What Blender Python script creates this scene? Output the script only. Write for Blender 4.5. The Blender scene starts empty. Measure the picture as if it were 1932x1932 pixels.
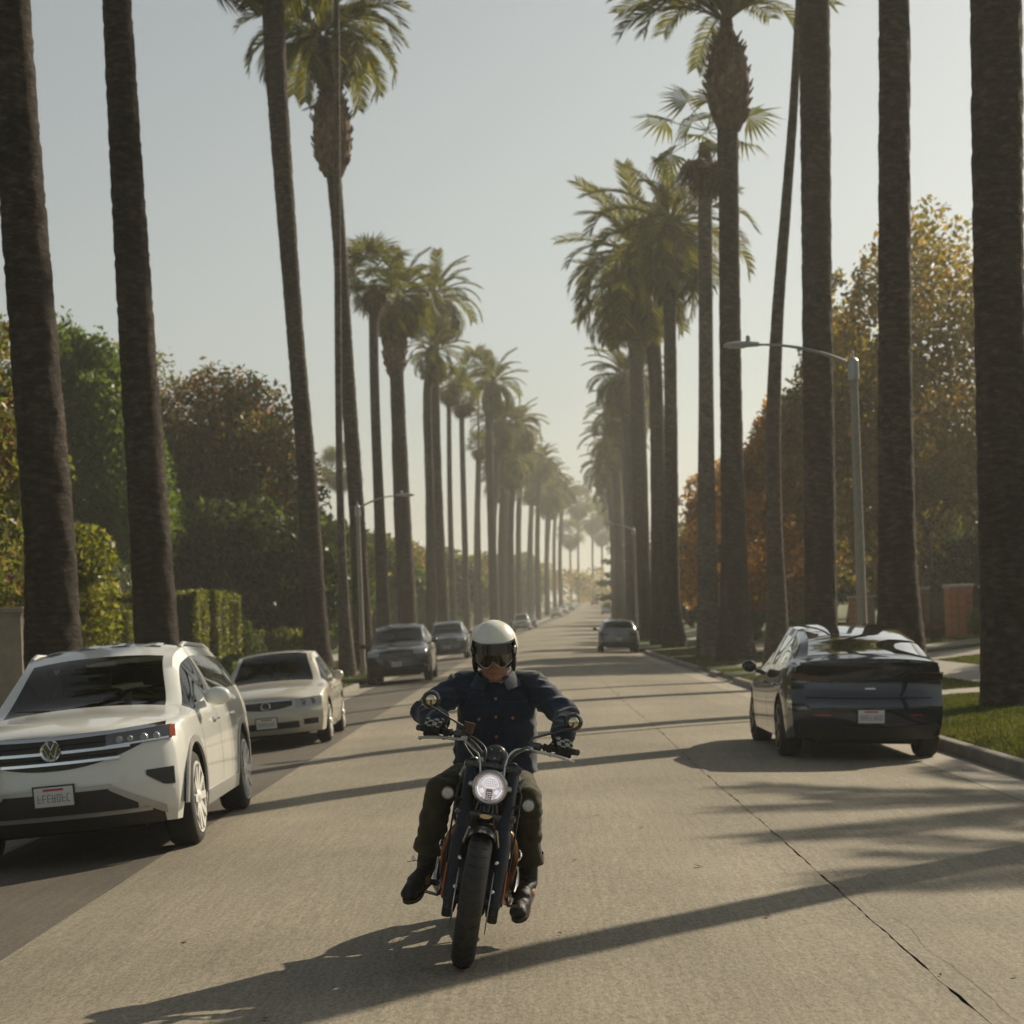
import bpy, bmesh, math, random
import numpy as np
from mathutils import Vector, Matrix, noise as mnoise

R = math.radians
scene = bpy.context.scene
C = scene.collection
random.seed(7)
RNG = np.random.default_rng(11)

# ------------------------------------------------------------------ camera
F_PX, VPX, VPY, ROLL, CAM_Z = 3600.0, 1000.0, 1165.0, R(2.0), 1.72   # in a 1932-pixel frame
K = F_PX / 2600.0     # distances below are paced for a 2600-pixel lens and stretched by K
cam = bpy.data.cameras.new("camera")
cam.sensor_width = 36.0
cam.lens = F_PX / 1932.0 * 36.0
cam.shift_x = (966.0 - VPX) / 1932.0
cam.shift_y = (VPY - 966.0) / 1932.0
cam.clip_start, cam.clip_end = 0.1, 6000.0
cam.dof.use_dof = True
cam.dof.focus_distance = 9.95
cam.dof.aperture_fstop = 4.5
cam_o = bpy.data.objects.new("camera", cam)
C.objects.link(cam_o)
cr, sr = math.cos(ROLL), math.sin(ROLL)
cam_o.matrix_world = Matrix(((cr, sr, 0, 0), (0, 0, -1, 0), (-sr, cr, 0, CAM_Z), (0, 0, 0, 1)))
scene.camera = cam_o

# ------------------------------------------------------------------ sky and sun
SUN_AZ, SUN_EL = R(43.0), R(31.5)        # azimuth from +Y towards +X
world = bpy.data.worlds.new("World")
scene.world = world
world.use_nodes = True
wn = world.node_tree
for n in list(wn.nodes):
    wn.nodes.remove(n)
w_out = wn.nodes.new("ShaderNodeOutputWorld")
w_bg = wn.nodes.new("ShaderNodeBackground")
w_sky = wn.nodes.new("ShaderNodeTexSky")
w_sky.sky_type = 'NISHITA'
w_sky.sun_disc = False
w_sky.sun_elevation = SUN_EL
w_sky.sun_rotation = SUN_AZ
w_sky.altitude = 50.0
w_sky.air_density = 1.0
w_sky.dust_density = 1.6
w_sky.ozone_density = 1.0
w_bg.inputs["Strength"].default_value = 0.071
w_hsv = wn.nodes.new("ShaderNodeHueSaturation")
w_hsv.inputs["Saturation"].default_value = 0.40
w_tint = wn.nodes.new("ShaderNodeMix"); w_tint.data_type = "RGBA"; w_tint.blend_type = "MULTIPLY"; w_tint.inputs[0].default_value = 1.0
w_tint.inputs[7].default_value = (0.995, 1.015, 0.94, 1.0)
wn.links.new(w_sky.outputs[0], w_hsv.inputs["Color"])
wn.links.new(w_hsv.outputs[0], w_tint.inputs[6])
wn.links.new(w_tint.outputs[2], w_bg.inputs["Color"])
wn.links.new(w_bg.outputs[0], w_out.inputs["Surface"])

sun = bpy.data.lights.new("sun", 'SUN')
sun.energy = 5.0
sun.angle = R(0.55)
sun.color = (1.0, 0.87, 0.66)
sun_o = bpy.data.objects.new("sun", sun)
C.objects.link(sun_o)
SUN_DIR = Vector((math.sin(SUN_AZ) * math.cos(SUN_EL), math.cos(SUN_AZ) * math.cos(SUN_EL), math.sin(SUN_EL)))
sun_o.rotation_euler = SUN_DIR.to_track_quat('Z', 'Y').to_euler()
sun_o.location = (30, 20, 40)

scene.view_settings.view_transform = 'Standard'
scene.view_settings.look = 'None'
scene.view_settings.exposure = 0.24
scene.view_settings.gamma = 1.0
scene.view_settings.use_curve_mapping = False
scene.render.engine = 'CYCLES'
cy = scene.cycles
cy.use_denoising = True
cy.max_bounces = 6
cy.diffuse_bounces = 2
cy.glossy_bounces = 3
cy.transmission_bounces = 4
cy.transparent_max_bounces = 6
cy.volume_bounces = 0
cy.caustics_reflective = False
cy.caustics_refractive = False

# ------------------------------------------------------------------ helpers
def P(px, py, D):
    """world point seen at pixel (px,py) of the 1932 frame, at distance D along the street"""
    dx, dy = px - VPX, py - VPY
    k = D / F_PX
    return Vector((k * (dx * cr - dy * sr), D, CAM_Z + k * (-dx * sr - dy * cr)))

def tag(o, label=None, cat=None, group=None, kind=None):
    if label: o["label"] = label
    if cat: o["category"] = cat
    if group: o["group"] = group
    if kind: o["kind"] = kind
    return o

def empty(name, loc=(0, 0, 0), parent=None):
    o = bpy.data.objects.new(name, None)
    o.empty_display_size = 0.2
    C.objects.link(o)
    o.location = loc
    if parent: o.parent = parent
    return o

def link(name, me, parent=None):
    o = bpy.data.objects.new(name, me)
    C.objects.link(o)
    if parent: o.parent = parent
    return o

class MB:
    """collects geometry for ONE mesh object"""
    def __init__(s):
        s.v, s.f = [], []
    def add(s, vs, fs):
        b = len(s.v)
        s.v.extend([tuple(p) for p in vs])
        s.f.extend([tuple(i + b for i in f) for f in fs])
        return s
    def box(s, c, d, rot=None, taper=1.0):
        hx, hy, hz = d[0] / 2, d[1] / 2, d[2] / 2
        vs = []
        for z in (-1, 1):
            t = taper if z > 0 else 1.0
            for x, y in ((-1, -1), (1, -1), (1, 1), (-1, 1)):
                p = Vector((x * hx * t, y * hy * t, z * hz))
                if rot is not None: p = rot @ p
                vs.append(p + Vector(c))
        return s.add(vs, [(3, 2, 1, 0), (4, 5, 6, 7), (0, 1, 5, 4), (1, 2, 6, 5), (2, 3, 7, 6), (3, 0, 4, 7)])
    def rbox(s, c, d, b=0.02, rot=None):
        bm = bmesh.new()
        bmesh.ops.create_cube(bm, size=1.0)
        for v in bm.verts:
            v.co = Vector((v.co.x * d[0], v.co.y * d[1], v.co.z * d[2]))
        bmesh.ops.bevel(bm, geom=list(bm.edges), offset=b, segments=2, profile=0.6, affect='EDGES')
        return s.bm(bm, c, rot)
    def bm(s, bm, c=(0, 0, 0), rot=None):
        bm.verts.ensure_lookup_table()
        vs = [((rot @ v.co) if rot is not None else v.co) + Vector(c) for v in bm.verts]
        for i, v in enumerate(bm.verts): v.index = i
        fs = [[v.index for v in f.verts] for f in bm.faces]
        bm.free()
        return s.add(vs, fs)
    def tube(s, pts, r, n=10, caps=True):
        pts = [Vector(p) for p in pts]
        m = len(pts)
        rs = r if isinstance(r, (list, tuple)) else [r] * m
        t0 = (pts[1] - pts[0]).normalized()
        ref = Vector((0, 0, 1)) if abs(t0.z) < 0.9 else Vector((1, 0, 0))
        nrm = t0.cross(ref).normalized()
        vs, fs = [], []
        for i in range(m):
            if i == 0: t = pts[1] - pts[0]
            elif i == m - 1: t = pts[-1] - pts[-2]
            else: t = (pts[i + 1] - pts[i - 1])
            t = t.normalized()
            nrm = (nrm - t * nrm.dot(t)).normalized()
            bn = t.cross(nrm)
            for k in range(n):
                a = 2 * math.pi * k / n
                vs.append(pts[i] + (nrm * math.cos(a) + bn * math.sin(a)) * rs[i])
        for i in range(m - 1):
            for k in range(n):
                k2 = (k + 1) % n
                fs.append((i * n + k, i * n + k2, (i + 1) * n + k2, (i + 1) * n + k))
        if caps:
            fs.append(tuple(range(n - 1, -1, -1)))
            fs.append(tuple((m - 1) * n + k for k in range(n)))
        return s.add(vs, fs)
    def lathe(s, prof, n=32, c=(0, 0, 0), rot=None, close=True):
        """prof: (r, z) about Z"""
        vs, fs = [], []
        m = len(prof)
        for r, z in prof:
            for k in range(n):
                a = 2 * math.pi * k / n
                p = Vector((r * math.cos(a), r * math.sin(a), z))
                if rot is not None: p = rot @ p
                vs.append(p + Vector(c))
        for i in range(m - 1):
            for k in range(n):
                k2 = (k + 1) % n
                fs.append((i * n + k, i * n + k2, (i + 1) * n + k2, (i + 1) * n + k))
        if close:
            if prof[0][0] > 1e-5: fs.append(tuple(range(n - 1, -1, -1)))
            if prof[-1][0] > 1e-5: fs.append(tuple((m - 1) * n + k for k in range(n)))
        return s.add(vs, fs)
    def ell(s, c, r, rot=None, nu=16, nv=10):
        vs, fs = [], []
        for j in range(nv + 1):
            th = math.pi * j / nv
            for k in range(nu):
                a = 2 * math.pi * k / nu
                p = Vector((r[0] * math.sin(th) * math.cos(a), r[1] * math.sin(th) * math.sin(a), r[2] * math.cos(th)))
                if rot is not None: p = rot @ p
                vs.append(p + Vector(c))
        for j in range(nv):
            for k in range(nu):
                k2 = (k + 1) % nu
                fs.append((j * nu + k, (j + 1) * nu + k, (j + 1) * nu + k2, j * nu + k2))
        return s.add(vs, fs)
    def grid(s, rows, flip=False):
        """rows: list of equally long lists of points"""
        n, m = len(rows), len(rows[0])
        vs = [p for r_ in rows for p in r_]
        fs = []
        for i in range(n - 1):
            for k in range(m - 1):
                f = (i * m + k, i * m + k + 1, (i + 1) * m + k + 1, (i + 1) * m + k)
                fs.append(f[::-1] if flip else f)
        return s.add(vs, fs)
    def mesh(s, name, mat=None, smooth=True, sharp=35, clean=False):
        me = bpy.data.meshes.new(name)
        me.from_pydata(s.v, [], s.f)
        if clean:
            bm = bmesh.new(); bm.from_mesh(me)
            bmesh.ops.remove_doubles(bm, verts=bm.verts, dist=0.0004)
            bmesh.ops.dissolve_degenerate(bm, dist=0.0002, edges=bm.edges)
            bmesh.ops.recalc_face_normals(bm, faces=bm.faces)
            bm.to_mesh(me); bm.free()
        if mat is not None: me.materials.append(mat)
        if smooth:
            me.polygons.foreach_set("use_smooth", [True] * len(me.polygons))
            if sharp < 180: me.set_sharp_from_angle(angle=R(sharp))
        me.update()
        return me
    def obj(s, name, mat=None, parent=None, smooth=True, sharp=35, clean=False):
        return link(name, s.mesh(name, mat, smooth, sharp, clean), parent)

def np_mesh(name, verts, faces, mat, smooth=False):
    """verts (n,3), faces (m,k) with one k"""
    me = bpy.data.meshes.new(name)
    verts = np.asarray(verts, dtype=np.float32); faces = np.asarray(faces, dtype=np.int32)
    m, k = faces.shape
    me.vertices.add(len(verts)); me.vertices.foreach_set("co", verts.ravel())
    me.loops.add(m * k); me.loops.foreach_set("vertex_index", faces.ravel())
    me.polygons.add(m)
    me.polygons.foreach_set("loop_start", np.arange(0, m * k, k, dtype=np.int32))
    me.polygons.foreach_set("loop_total", np.full(m, k, dtype=np.int32))
    if smooth: me.polygons.foreach_set("use_smooth", np.ones(m, dtype=bool))
    if mat is not None: me.materials.append(mat)
    me.update(calc_edges=True)
    return me

def interp(x, tab):
    """smooth (monotone cubic) interpolation through (x, value) pairs"""
    xs = [t[0] for t in tab]; ys = [t[1] for t in tab]
    n = len(xs)
    if x <= xs[0]: return ys[0]
    if x >= xs[-1]: return ys[-1]
    d = [(ys[i + 1] - ys[i]) / (xs[i + 1] - xs[i]) for i in range(n - 1)]
    def slope(i):
        if i == 0: return d[0]
        if i == n - 1: return d[-1]
        if d[i - 1] * d[i] <= 0: return 0.0
        return 2 * d[i - 1] * d[i] / (d[i - 1] + d[i])
    for i in range(n - 1):
        if x <= xs[i + 1]:
            h = xs[i + 1] - xs[i]; t = (x - xs[i]) / h
            m0, m1 = slope(i) * h, slope(i + 1) * h
            return ((2*t**3 - 3*t*t + 1) * ys[i] + (t**3 - 2*t*t + t) * m0 + (-2*t**3 + 3*t*t) * ys[i + 1] + (t**3 - t*t) * m1)

def lin(x, tab):
    return float(np.interp(x, [t[0] for t in tab], [t[1] for t in tab]))

# ------------------------------------------------------------------ materials
MATS = {}
class NT:
    def __init__(s, name):
        s.m = bpy.data.materials.new(name); s.m.use_nodes = True
        s.t = s.m.node_tree; s.b = s.t.nodes["Principled BSDF"]
        s.out = s.t.nodes["Material Output"]
    def n(s, kind, **kw):
        nd = s.t.nodes.new(kind)
        for k, v in kw.items(): setattr(nd, k, v)
        return nd
    def l(s, a, b): s.t.links.new(a, b)
    def coord(s, scale=(1, 1, 1), kind="Object"):
        tc = s.n("ShaderNodeTexCoord"); mp = s.n("ShaderNodeMapping")
        mp.inputs["Scale"].default_value = scale
        s.l(tc.outputs[kind], mp.inputs["Vector"])
        return mp.outputs[0]
    def noise(s, vec, scale, detail=4, rough=0.6):
        nd = s.n("ShaderNodeTexNoise"); nd.inputs["Scale"].default_value = scale
        nd.inputs["Detail"].default_value = detail; nd.inputs["Roughness"].default_value = rough
        if vec is not None: s.l(vec, nd.inputs["Vector"])
        return nd.outputs["Fac"]
    def ramp(s, fac, stops):
        nd = s.n("ShaderNodeValToRGB"); e = nd.color_ramp.elements
        while len(e) < len(stops): e.new(0.5)
        for i, (p, c) in enumerate(stops):
            e[i].position = p; e[i].color = (c[0], c[1], c[2], 1) if len(c) == 3 else c
        s.l(fac, nd.inputs["Fac"])
        return nd.outputs["Color"]
    def mix(s, fac, a, b, mode='MIX'):
        nd = s.n("ShaderNodeMix", data_type='RGBA', blend_type=mode)
        if isinstance(fac, (int, float)): nd.inputs[0].default_value = fac
        else: s.l(fac, nd.inputs[0])
        for i, c in ((6, a), (7, b)):
            if isinstance(c, tuple): nd.inputs[i].default_value = (*c, 1) if len(c) == 3 else c
            else: s.l(c, nd.inputs[i])
        return nd.outputs[2]
    def mul(s, a, k):
        nd = s.n("ShaderNodeMath", operation='MULTIPLY'); s.l(a, nd.inputs[0])
        if isinstance(k, (int, float)): nd.inputs[1].default_value = k
        else: s.l(k, nd.inputs[1])
        return nd.outputs[0]
    def bump(s, h, strength, dist=0.02):
        nd = s.n("ShaderNodeBump"); nd.inputs["Strength"].default_value = strength
        nd.inputs["Distance"].default_value = dist
        s.l(h, nd.inputs["Height"]); s.l(nd.outputs[0], s.b.inputs["Normal"])

def mat(name, col, rough=0.6, metal=0.0, var=0.12, scale=6.0, bump=0.0, bscale=60.0, coat=0.0, spec=0.5, emit=None):
    if name in MATS: return MATS[name]
    t = NT(name)
    c = (col[0], col[1], col[2])
    if var > 0:
        vec = t.coord()
        f = t.noise(vec, scale, 5, 0.65)
        dark = tuple(x * (1 - var) for x in c); lite = tuple(min(1, x * (1 + var)) for x in c)
        t.l(t.ramp(f, [(0.3, dark), (0.7, lite)]), t.b.inputs["Base Color"])
        if bump > 0: t.bump(t.noise(vec, bscale, 3), bump, 0.01)
        rr = t.n("ShaderNodeMapRange"); rr.inputs[3].default_value = max(0.0, rough - 0.06); rr.inputs[4].default_value = min(1, rough + 0.08)
        t.l(f, rr.inputs[0]); t.l(rr.outputs[0], t.b.inputs["Roughness"])
    else:
        t.b.inputs["Base Color"].default_value = (*c, 1); t.b.inputs["Roughness"].default_value = rough
    t.b.inputs["Metallic"].default_value = metal
    t.b.inputs["Specular IOR Level"].default_value = spec
    if coat > 0:
        t.b.inputs["Coat Weight"].default_value = coat; t.b.inputs["Coat Roughness"].default_value = 0.03
    if emit:
        t.b.inputs["Emission Color"].default_value = (*emit[0], 1); t.b.inputs["Emission Strength"].default_value = emit[1]
    MATS[name] = t.m
    return t.m

def leaf_mat(name, stops, rough=0.5, trans=0.35, wscale=0.35, glow=1.6):
    """foliage: colour varies per leaf and in drifts, light passes through"""
    if name in MATS: return MATS[name]
    t = NT(name)
    g = t.n("ShaderNodeNewGeometry")
    vec = t.coord()
    drift = t.noise(vec, wscale, 3)
    add = t.n("ShaderNodeMath", operation='MULTIPLY_ADD')
    t.l(g.outputs["Random Per Island"], add.inputs[0]); add.inputs[1].default_value = 0.55
    sh = t.n("ShaderNodeMath", operation='MULTIPLY_ADD'); t.l(drift, sh.inputs[0]); sh.inputs[1].default_value = 1.1; sh.inputs[2].default_value = -0.32
    t.l(sh.outputs[0], add.inputs[2])
    col = t.ramp(add.outputs[0], stops)
    t.l(col, t.b.inputs["Base Color"]); t.b.inputs["Roughness"].default_value = rough
    t.b.inputs["Specular IOR Level"].default_value = 0.22
    tr = t.n("ShaderNodeBsdfTranslucent")
    lite = t.mix(1.0, col, (glow, glow * 0.95, glow * 0.5), 'MULTIPLY')
    t.l(lite, tr.inputs["Color"])
    ms = t.n("ShaderNodeMixShader"); ms.inputs[0].default_value = trans
    t.l(t.b.outputs[0], ms.inputs[1]); t.l(tr.outputs[0], ms.inputs[2]); t.l(ms.outputs[0], t.out.inputs["Surface"])
    MATS[name] = t.m
    return t.m
# ------------------------------------------------------------------ lie of the street
def cx(y):
    y = y / K
    if y < 40: return 0.0
    if y < 236: return 2.4e-4 * (y - 40) ** 2
    return 9.22 + 0.075 * (y - 236)
def gz(y):
    y = y / K
    if y < 80: return 0.0
    return 0.8e-4 * (min(y, 330.0) - 80) ** 2
def cross(u):
    a = abs(u); s = 0.06 if u < 0 else 0.035
    if a <= 2.5: return -0.02 * a
    if a <= 5.1: return -0.05 - s * (a - 2.5)
    top = -0.05 - s * 2.6 + 0.15
    if a <= 8.5: return top + 0.03 * (a - 5.1)
    top += 0.03 * 3.4
    if a <= 15: return top + 0.09 * (a - 8.5)
    return top + 0.09 * 6.5 + 0.01 * min(a - 15, 60)
def GP(u, y, dz=0.0):
    return Vector((cx(y) + u, y, gz(y) + cross(u) + dz))
def Gxy(x, y): return gz(y) + cross(x - cx(y))

YEND = 455.0
YS = [-14 + i for i in range(100)] + [86 + 5 * i for i in range(75)]      # to 456
def strip(us, ys, dz=0.0, jit=None):
    """sheet over lateral positions us and distances ys"""
    rows = []
    for j, y in enumerate(ys):
        row = []
        for i, u in enumerate(us):
            uu = u + (jit(i, y) if jit else 0.0)
            p = GP(u, y, dz); p.x += uu - u
            row.append(p)
        rows.append(row)
    return MB().grid(rows)

# road concrete: sun-bleached, streaked along the wheel tracks, stained
def road_mat(name, c0, c1, c2, speck=0.5):
    t = NT(name)
    v = t.coord()
    big = t.noise(v, 0.22, 5, 0.6)
    base = t.ramp(big, [(0.32, c0), (0.5, c1), (0.68, c2)])
    sv = t.coord((9.0, 0.35, 1.0))
    streak = t.noise(sv, 3.2, 4, 0.65)
    base = t.mix(0.32, base, t.ramp(streak, [(0.34, (0.62, 0.60, 0.57)), (0.66, (1.28, 1.28, 1.28))]), 'MULTIPLY')
    fv = t.coord((1.0, 0.35, 1.0))
    fine = t.noise(fv, 48.0, 4, 0.85)
    base = t.mix(speck, base, t.ramp(fine, [(0.3, (0.45, 0.44, 0.41)), (0.5, (1, 1, 1)), (0.70, (1.55, 1.55, 1.55))]), 'MULTIPLY')
    tv = t.coord((0.5, 0.045, 1))
    tracks = t.noise(tv, 1.5, 2, 0.5)
    base = t.mix(0.45, base, t.ramp(tracks, [(0.4, (0.78, 0.77, 0.76)), (0.6, (1.06, 1.06, 1.06))]), 'MULTIPLY')
    t.l(base, t.b.inputs["Base Color"])
    t.b.inputs["Roughness"].default_value = 0.82
    t.b.inputs["Specular IOR Level"].default_value = 0.3
    t.bump(t.noise(t.coord((1, 0.3, 1)), 90.0, 3, 0.7), 0.45, 0.006)
    return t.m
M_CONC = road_mat("road_concrete", (0.195, 0.172, 0.132), (0.24, 0.212, 0.163), (0.285, 0.252, 0.195), 0.85)
M_ASPH = road_mat("parking_asphalt", (0.085, 0.074, 0.06), (0.107, 0.094, 0.077), (0.135, 0.118, 0.097), 0.7)
M_GUTT = road_mat("gutter_concrete", (0.25, 0.225, 0.185), (0.30, 0.27, 0.225), (0.35, 0.315, 0.265), 0.5)
M_WALK = mat("sidewalk_concrete", (0.29, 0.262, 0.225), 0.85, var=0.18, scale=1.3, bump=0.2, bscale=90)
M_KERB = mat("kerb_concrete", (0.19, 0.172, 0.147), 0.85, var=0.3, scale=2.2, bump=0.3, bscale=50)
M_DIRT = mat("joint_dirt", (0.10, 0.085, 0.06), 0.95, var=0.4, scale=12)
def ground_mat():
    t = NT("garden_ground"); v = t.coord()
    a = t.noise(v, 0.35, 6, 0.65); b = t.noise(v, 30.0, 3, 0.7)
    base = t.ramp(a, [(0.3, (0.035, 0.05, 0.012)), (0.5, (0.06, 0.085, 0.018)), (0.7, (0.10, 0.105, 0.035))])
    base = t.mix(0.6, base, t.ramp(b, [(0.3, (0.55, 0.55, 0.5)), (0.7, (1.3, 1.3, 1.2))]), 'MULTIPLY')
    t.l(base, t.b.inputs["Base Color"]); t.b.inputs["Roughness"].default_value = 0.95
    t.bump(b, 0.6, 0.03)
    return t.m
M_GROUND = ground_mat()

gu = [-700, -300, -120, -60, -30, -20, -15, -12, -10, -8.5, -7, -6, -5.26, -5.2, -4, 0, 4, 5.2, 5.26, 6, 7, 8.5, 10, 12, 15, 20, 30, 60, 120, 300, 700]
gy = [-60, -30] + YS + [475, 500, 560, 700, 1000, 1600, 2600]
rows = []
for y in gy:
    rows.append([GP(u, y, -0.30 if abs(u) < 5.21 and y < 460 else -0.012) for u in gu])
tag(MB().grid(rows).obj("ground", M_GROUND, sharp=180), kind="structure")

road = tag(strip([-5.099, -3, -2.5, 0, 2.5, 3, 5.099], YS, -0.045).obj("road", M_DIRT, sharp=180), kind="structure")
JU = 1.85
def jag(y, seed, amp=0.018):
    return amp * (mnoise.noise((y * 2.3, seed, 0.0)) + 0.7 * mnoise.noise((y * 7.1, seed, 3.0)))
def drift(y): return 0.05 * mnoise.noise((y * 0.12, 4.0, 9.0))
yfine = [i * 0.12 for i in range(30, 460)]
YR = [-14 + i for i in range(17)] + yfine + [55.5 + i for i in range(20)] + [y for y in YS if y >= 76]
def jl(i, y): return (drift(y) + jag(y, 1.0)) if i == 6 else 0.0
def jr(i, y): return (drift(y) + 0.007 + 0.006 * mnoise.noise((y * 0.8, 2.0, 5.0)) + jag(y, 8.0)) if i == 0 else 0.0
strip([-3.0, -2.2, -1.2, 0, 0.8, 1.4, JU], YR, 0.0, jl).obj("concrete_lane", M_CONC, road, sharp=180)
strip([JU, 2.4, 3.0, 3.8, 4.45], YR, 0.002, jr).obj("concrete_lane", M_CONC, road, sharp=180)
def jas(i, y): return (0.03 * mnoise.noise((y * 0.7, 1.0, 0.0)) + 0.012 * mnoise.noise((y * 5, 1.0, 0.0))) if i == 3 else 0.0
strip([-4.62, -4.0, -3.4, -3.004], YR, -0.006, jas).obj("asphalt_lane", M_ASPH, road, sharp=180)
strip([-5.0995, -4.63], YS, 0.004).obj("gutter", M_GUTT, road, sharp=180)
strip([4.46, 5.0995], YS, 0.004).obj("gutter", M_GUTT, road, sharp=180)
# tar-filled crack wandering beside the joint, seen near the camera
cpts = []
for k in range(60):
    y = 6.0 + k * 0.12
    cpts.append((JU + 0.10 + 0.18 * (14 - y) / 8 * 0.3 + 0.05 * mnoise.noise((y * 1.3, 7, 1)) + 0.012 * mnoise.noise((y * 6, 7, 2)), y))
rows = [[GP(u - w, y, 0.006), GP(u + w, y, 0.006)] for (u, y), w in zip(cpts, [0.0006 + 0.0022 * abs(mnoise.noise((k * 0.35, 3, 3))) for k in range(60)])]
MB().grid(rows).obj("crack", M_DIRT, road, sharp=180)
# a fine crossing crack farther on
rows = []
for k in range(40):
    u = -2.9 + k * 0.12
    y = 26.5 * K + 0.5 * mnoise.noise((u * 0.9, 1, 8)) + 0.1 * mnoise.noise((u * 5, 1, 8))
    rows.append([GP(u, y - 0.02, 0.005), GP(u, y + 0.02, 0.005)])
MB().grid(rows).obj("crack", M_DIRT, road, sharp=180)

# kerbs: cast segments with joints; driveway openings where the run is broken
def kerb_seg(side, y0, y1, name="kerb_segment", parent=None):
    n = max(2, int((y1 - y0) / 3) + 1)
    rows = []
    for k in range(n):
        y = y0 + (y1 - y0) * k / (n - 1)
        base = GP(5.10 * side, y); ax = base.x; z = base.z
        top = z + 0.15
        pr = [(0.0, -0.10), (0.0, 0.0), (0.025, 0.125), (0.045, 0.147), (0.07, 0.152), (0.165, 0.152), (0.165, -0.10)]
        rows.append([Vector((ax + side * a, y, z + b)) for a, b in pr])
    m = MB().grid(rows, flip=(side < 0))
    k = len(pr_ := rows[0])
    b = (n - 1) * k
    m.f.append(tuple(range(k))); m.f.append(tuple(b + i for i in range(k - 1, -1, -1)))
    return m.obj(name, M_KERB, parent, sharp=50)
def kerb_run(name, side, runs):
    root = tag(empty(name), kind="structure")
    for a, b in runs:
        a, b = a * K, b * K
        y = a
        while y < b - 0.05:
            st = 3.05 if y < 95 else 80.0
            e = min(b, y + st)
            kerb_seg(side, y, e - 0.012, parent=root)
            y = e
    return root
kerb_run("kerb_right", 1, [(-14, 35.2), (38.3, 39.9), (42.6, 64), (67, 325)])
kerb_run("kerb_left", -1, [(-14, 27.5), (36.5, 41), (44.5, 62), (66, 325)])

# sidewalks cut into squares, driveways, carriage walks
def flag(u0, u1, y0, y1, parent, dz=0.012, name="paving_slab", m=None):
    mb = MB()
    g = 0.006
    n = max(2, int((y1 - y0) / 2) + 1); nu = max(2, int(abs(u1 - u0) / 1.7) + 1)
    ys = np.linspace(y0 + g, y1 - g, n); us = np.linspace(u0 + g, u1 - g, nu)
    top = [[GP(u, y, dz) for u in us] for y in ys]
    mb.grid(top)
    edge = [(us[0], y) for y in ys] + [(us[-1], y) for y in ys]
    for uu in (us[0], us[-1]):
        mb.grid([[GP(uu, y, dz), GP(uu, y, dz - 0.06)] for y in ys])
    for yy in (ys[0], ys[-1]):
        mb.grid([[GP(u, yy, dz), GP(u, yy, dz - 0.06)] for u in us])
    return mb.obj(name, m or M_WALK, parent, sharp=40)
for side, nm in ((1, "sidewalk_right"), (-1, "sidewalk_left")):
    sw = tag(empty(nm), kind="structure")
    a, b = 8.75 * side, 10.25 * side
    y = 8.0
    while y < 81:
        flag(min(a, b), max(a, b), y, y + 1.5, sw); y += 1.5
    flag(min(a, b), max(a, b), 81.5, 450, sw)
def apron(side, y0, y1, uend, name, m):
    y0, y1 = y0 * K, y1 * K
    o = empty(name); tag(o, kind="structure")
    n = 6
    for (a, b) in ((5.06, 8.74), (10.26, uend)):
        us = np.linspace(a, b, 6)
        rows = []
        for y in np.linspace(y0, y1, n):
            r_ = []
            for u in us:
                p = GP(u * side, y, 0.016)
                if u < 6.6:
                    t_ = max(0.0, (u - 5.06) / 1.54); low = gz(y) + cross(5.09 * side) + 0.022
                    p.z = low + (GP(6.6 * side, y, 0.016).z - low) * t_
                r_.append(p)
            rows.append(r_)
        MB().grid(rows, flip=(side < 0)).obj("slab", m, o, sharp=180)
M_DRIVE = mat("driveway_concrete", (0.24, 0.22, 0.19), 0.85, var=0.2, scale=0.9, bump=0.2, bscale=70)
apron(1, 35.2, 38.3, 30, "driveway", M_DRIVE)
apron(1, 39.9, 42.6, 30, "driveway", M_DRIVE)
apron(-1, 27.5, 36.5, 30, "driveway", M_DRIVE)
apron(-1, 41, 44.5, 30, "driveway", M_DRIVE)
# narrow walks from kerb to sidewalk
for side, y0, w in ((1, 24.6, 1.1), (1, 52, 1.0), (-1, 48, 1.0)):
    y0, w = y0 * K, w * K
    o = tag(empty("carriage_walk"), kind="structure")
    for k in range(3):
        a, b = 5.3 + k * 1.15, 5.3 + (k + 1) * 1.15
        flag(min(a * side, b * side), max(a * side, b * side), y0, y0 + w, o, 0.014)

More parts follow.
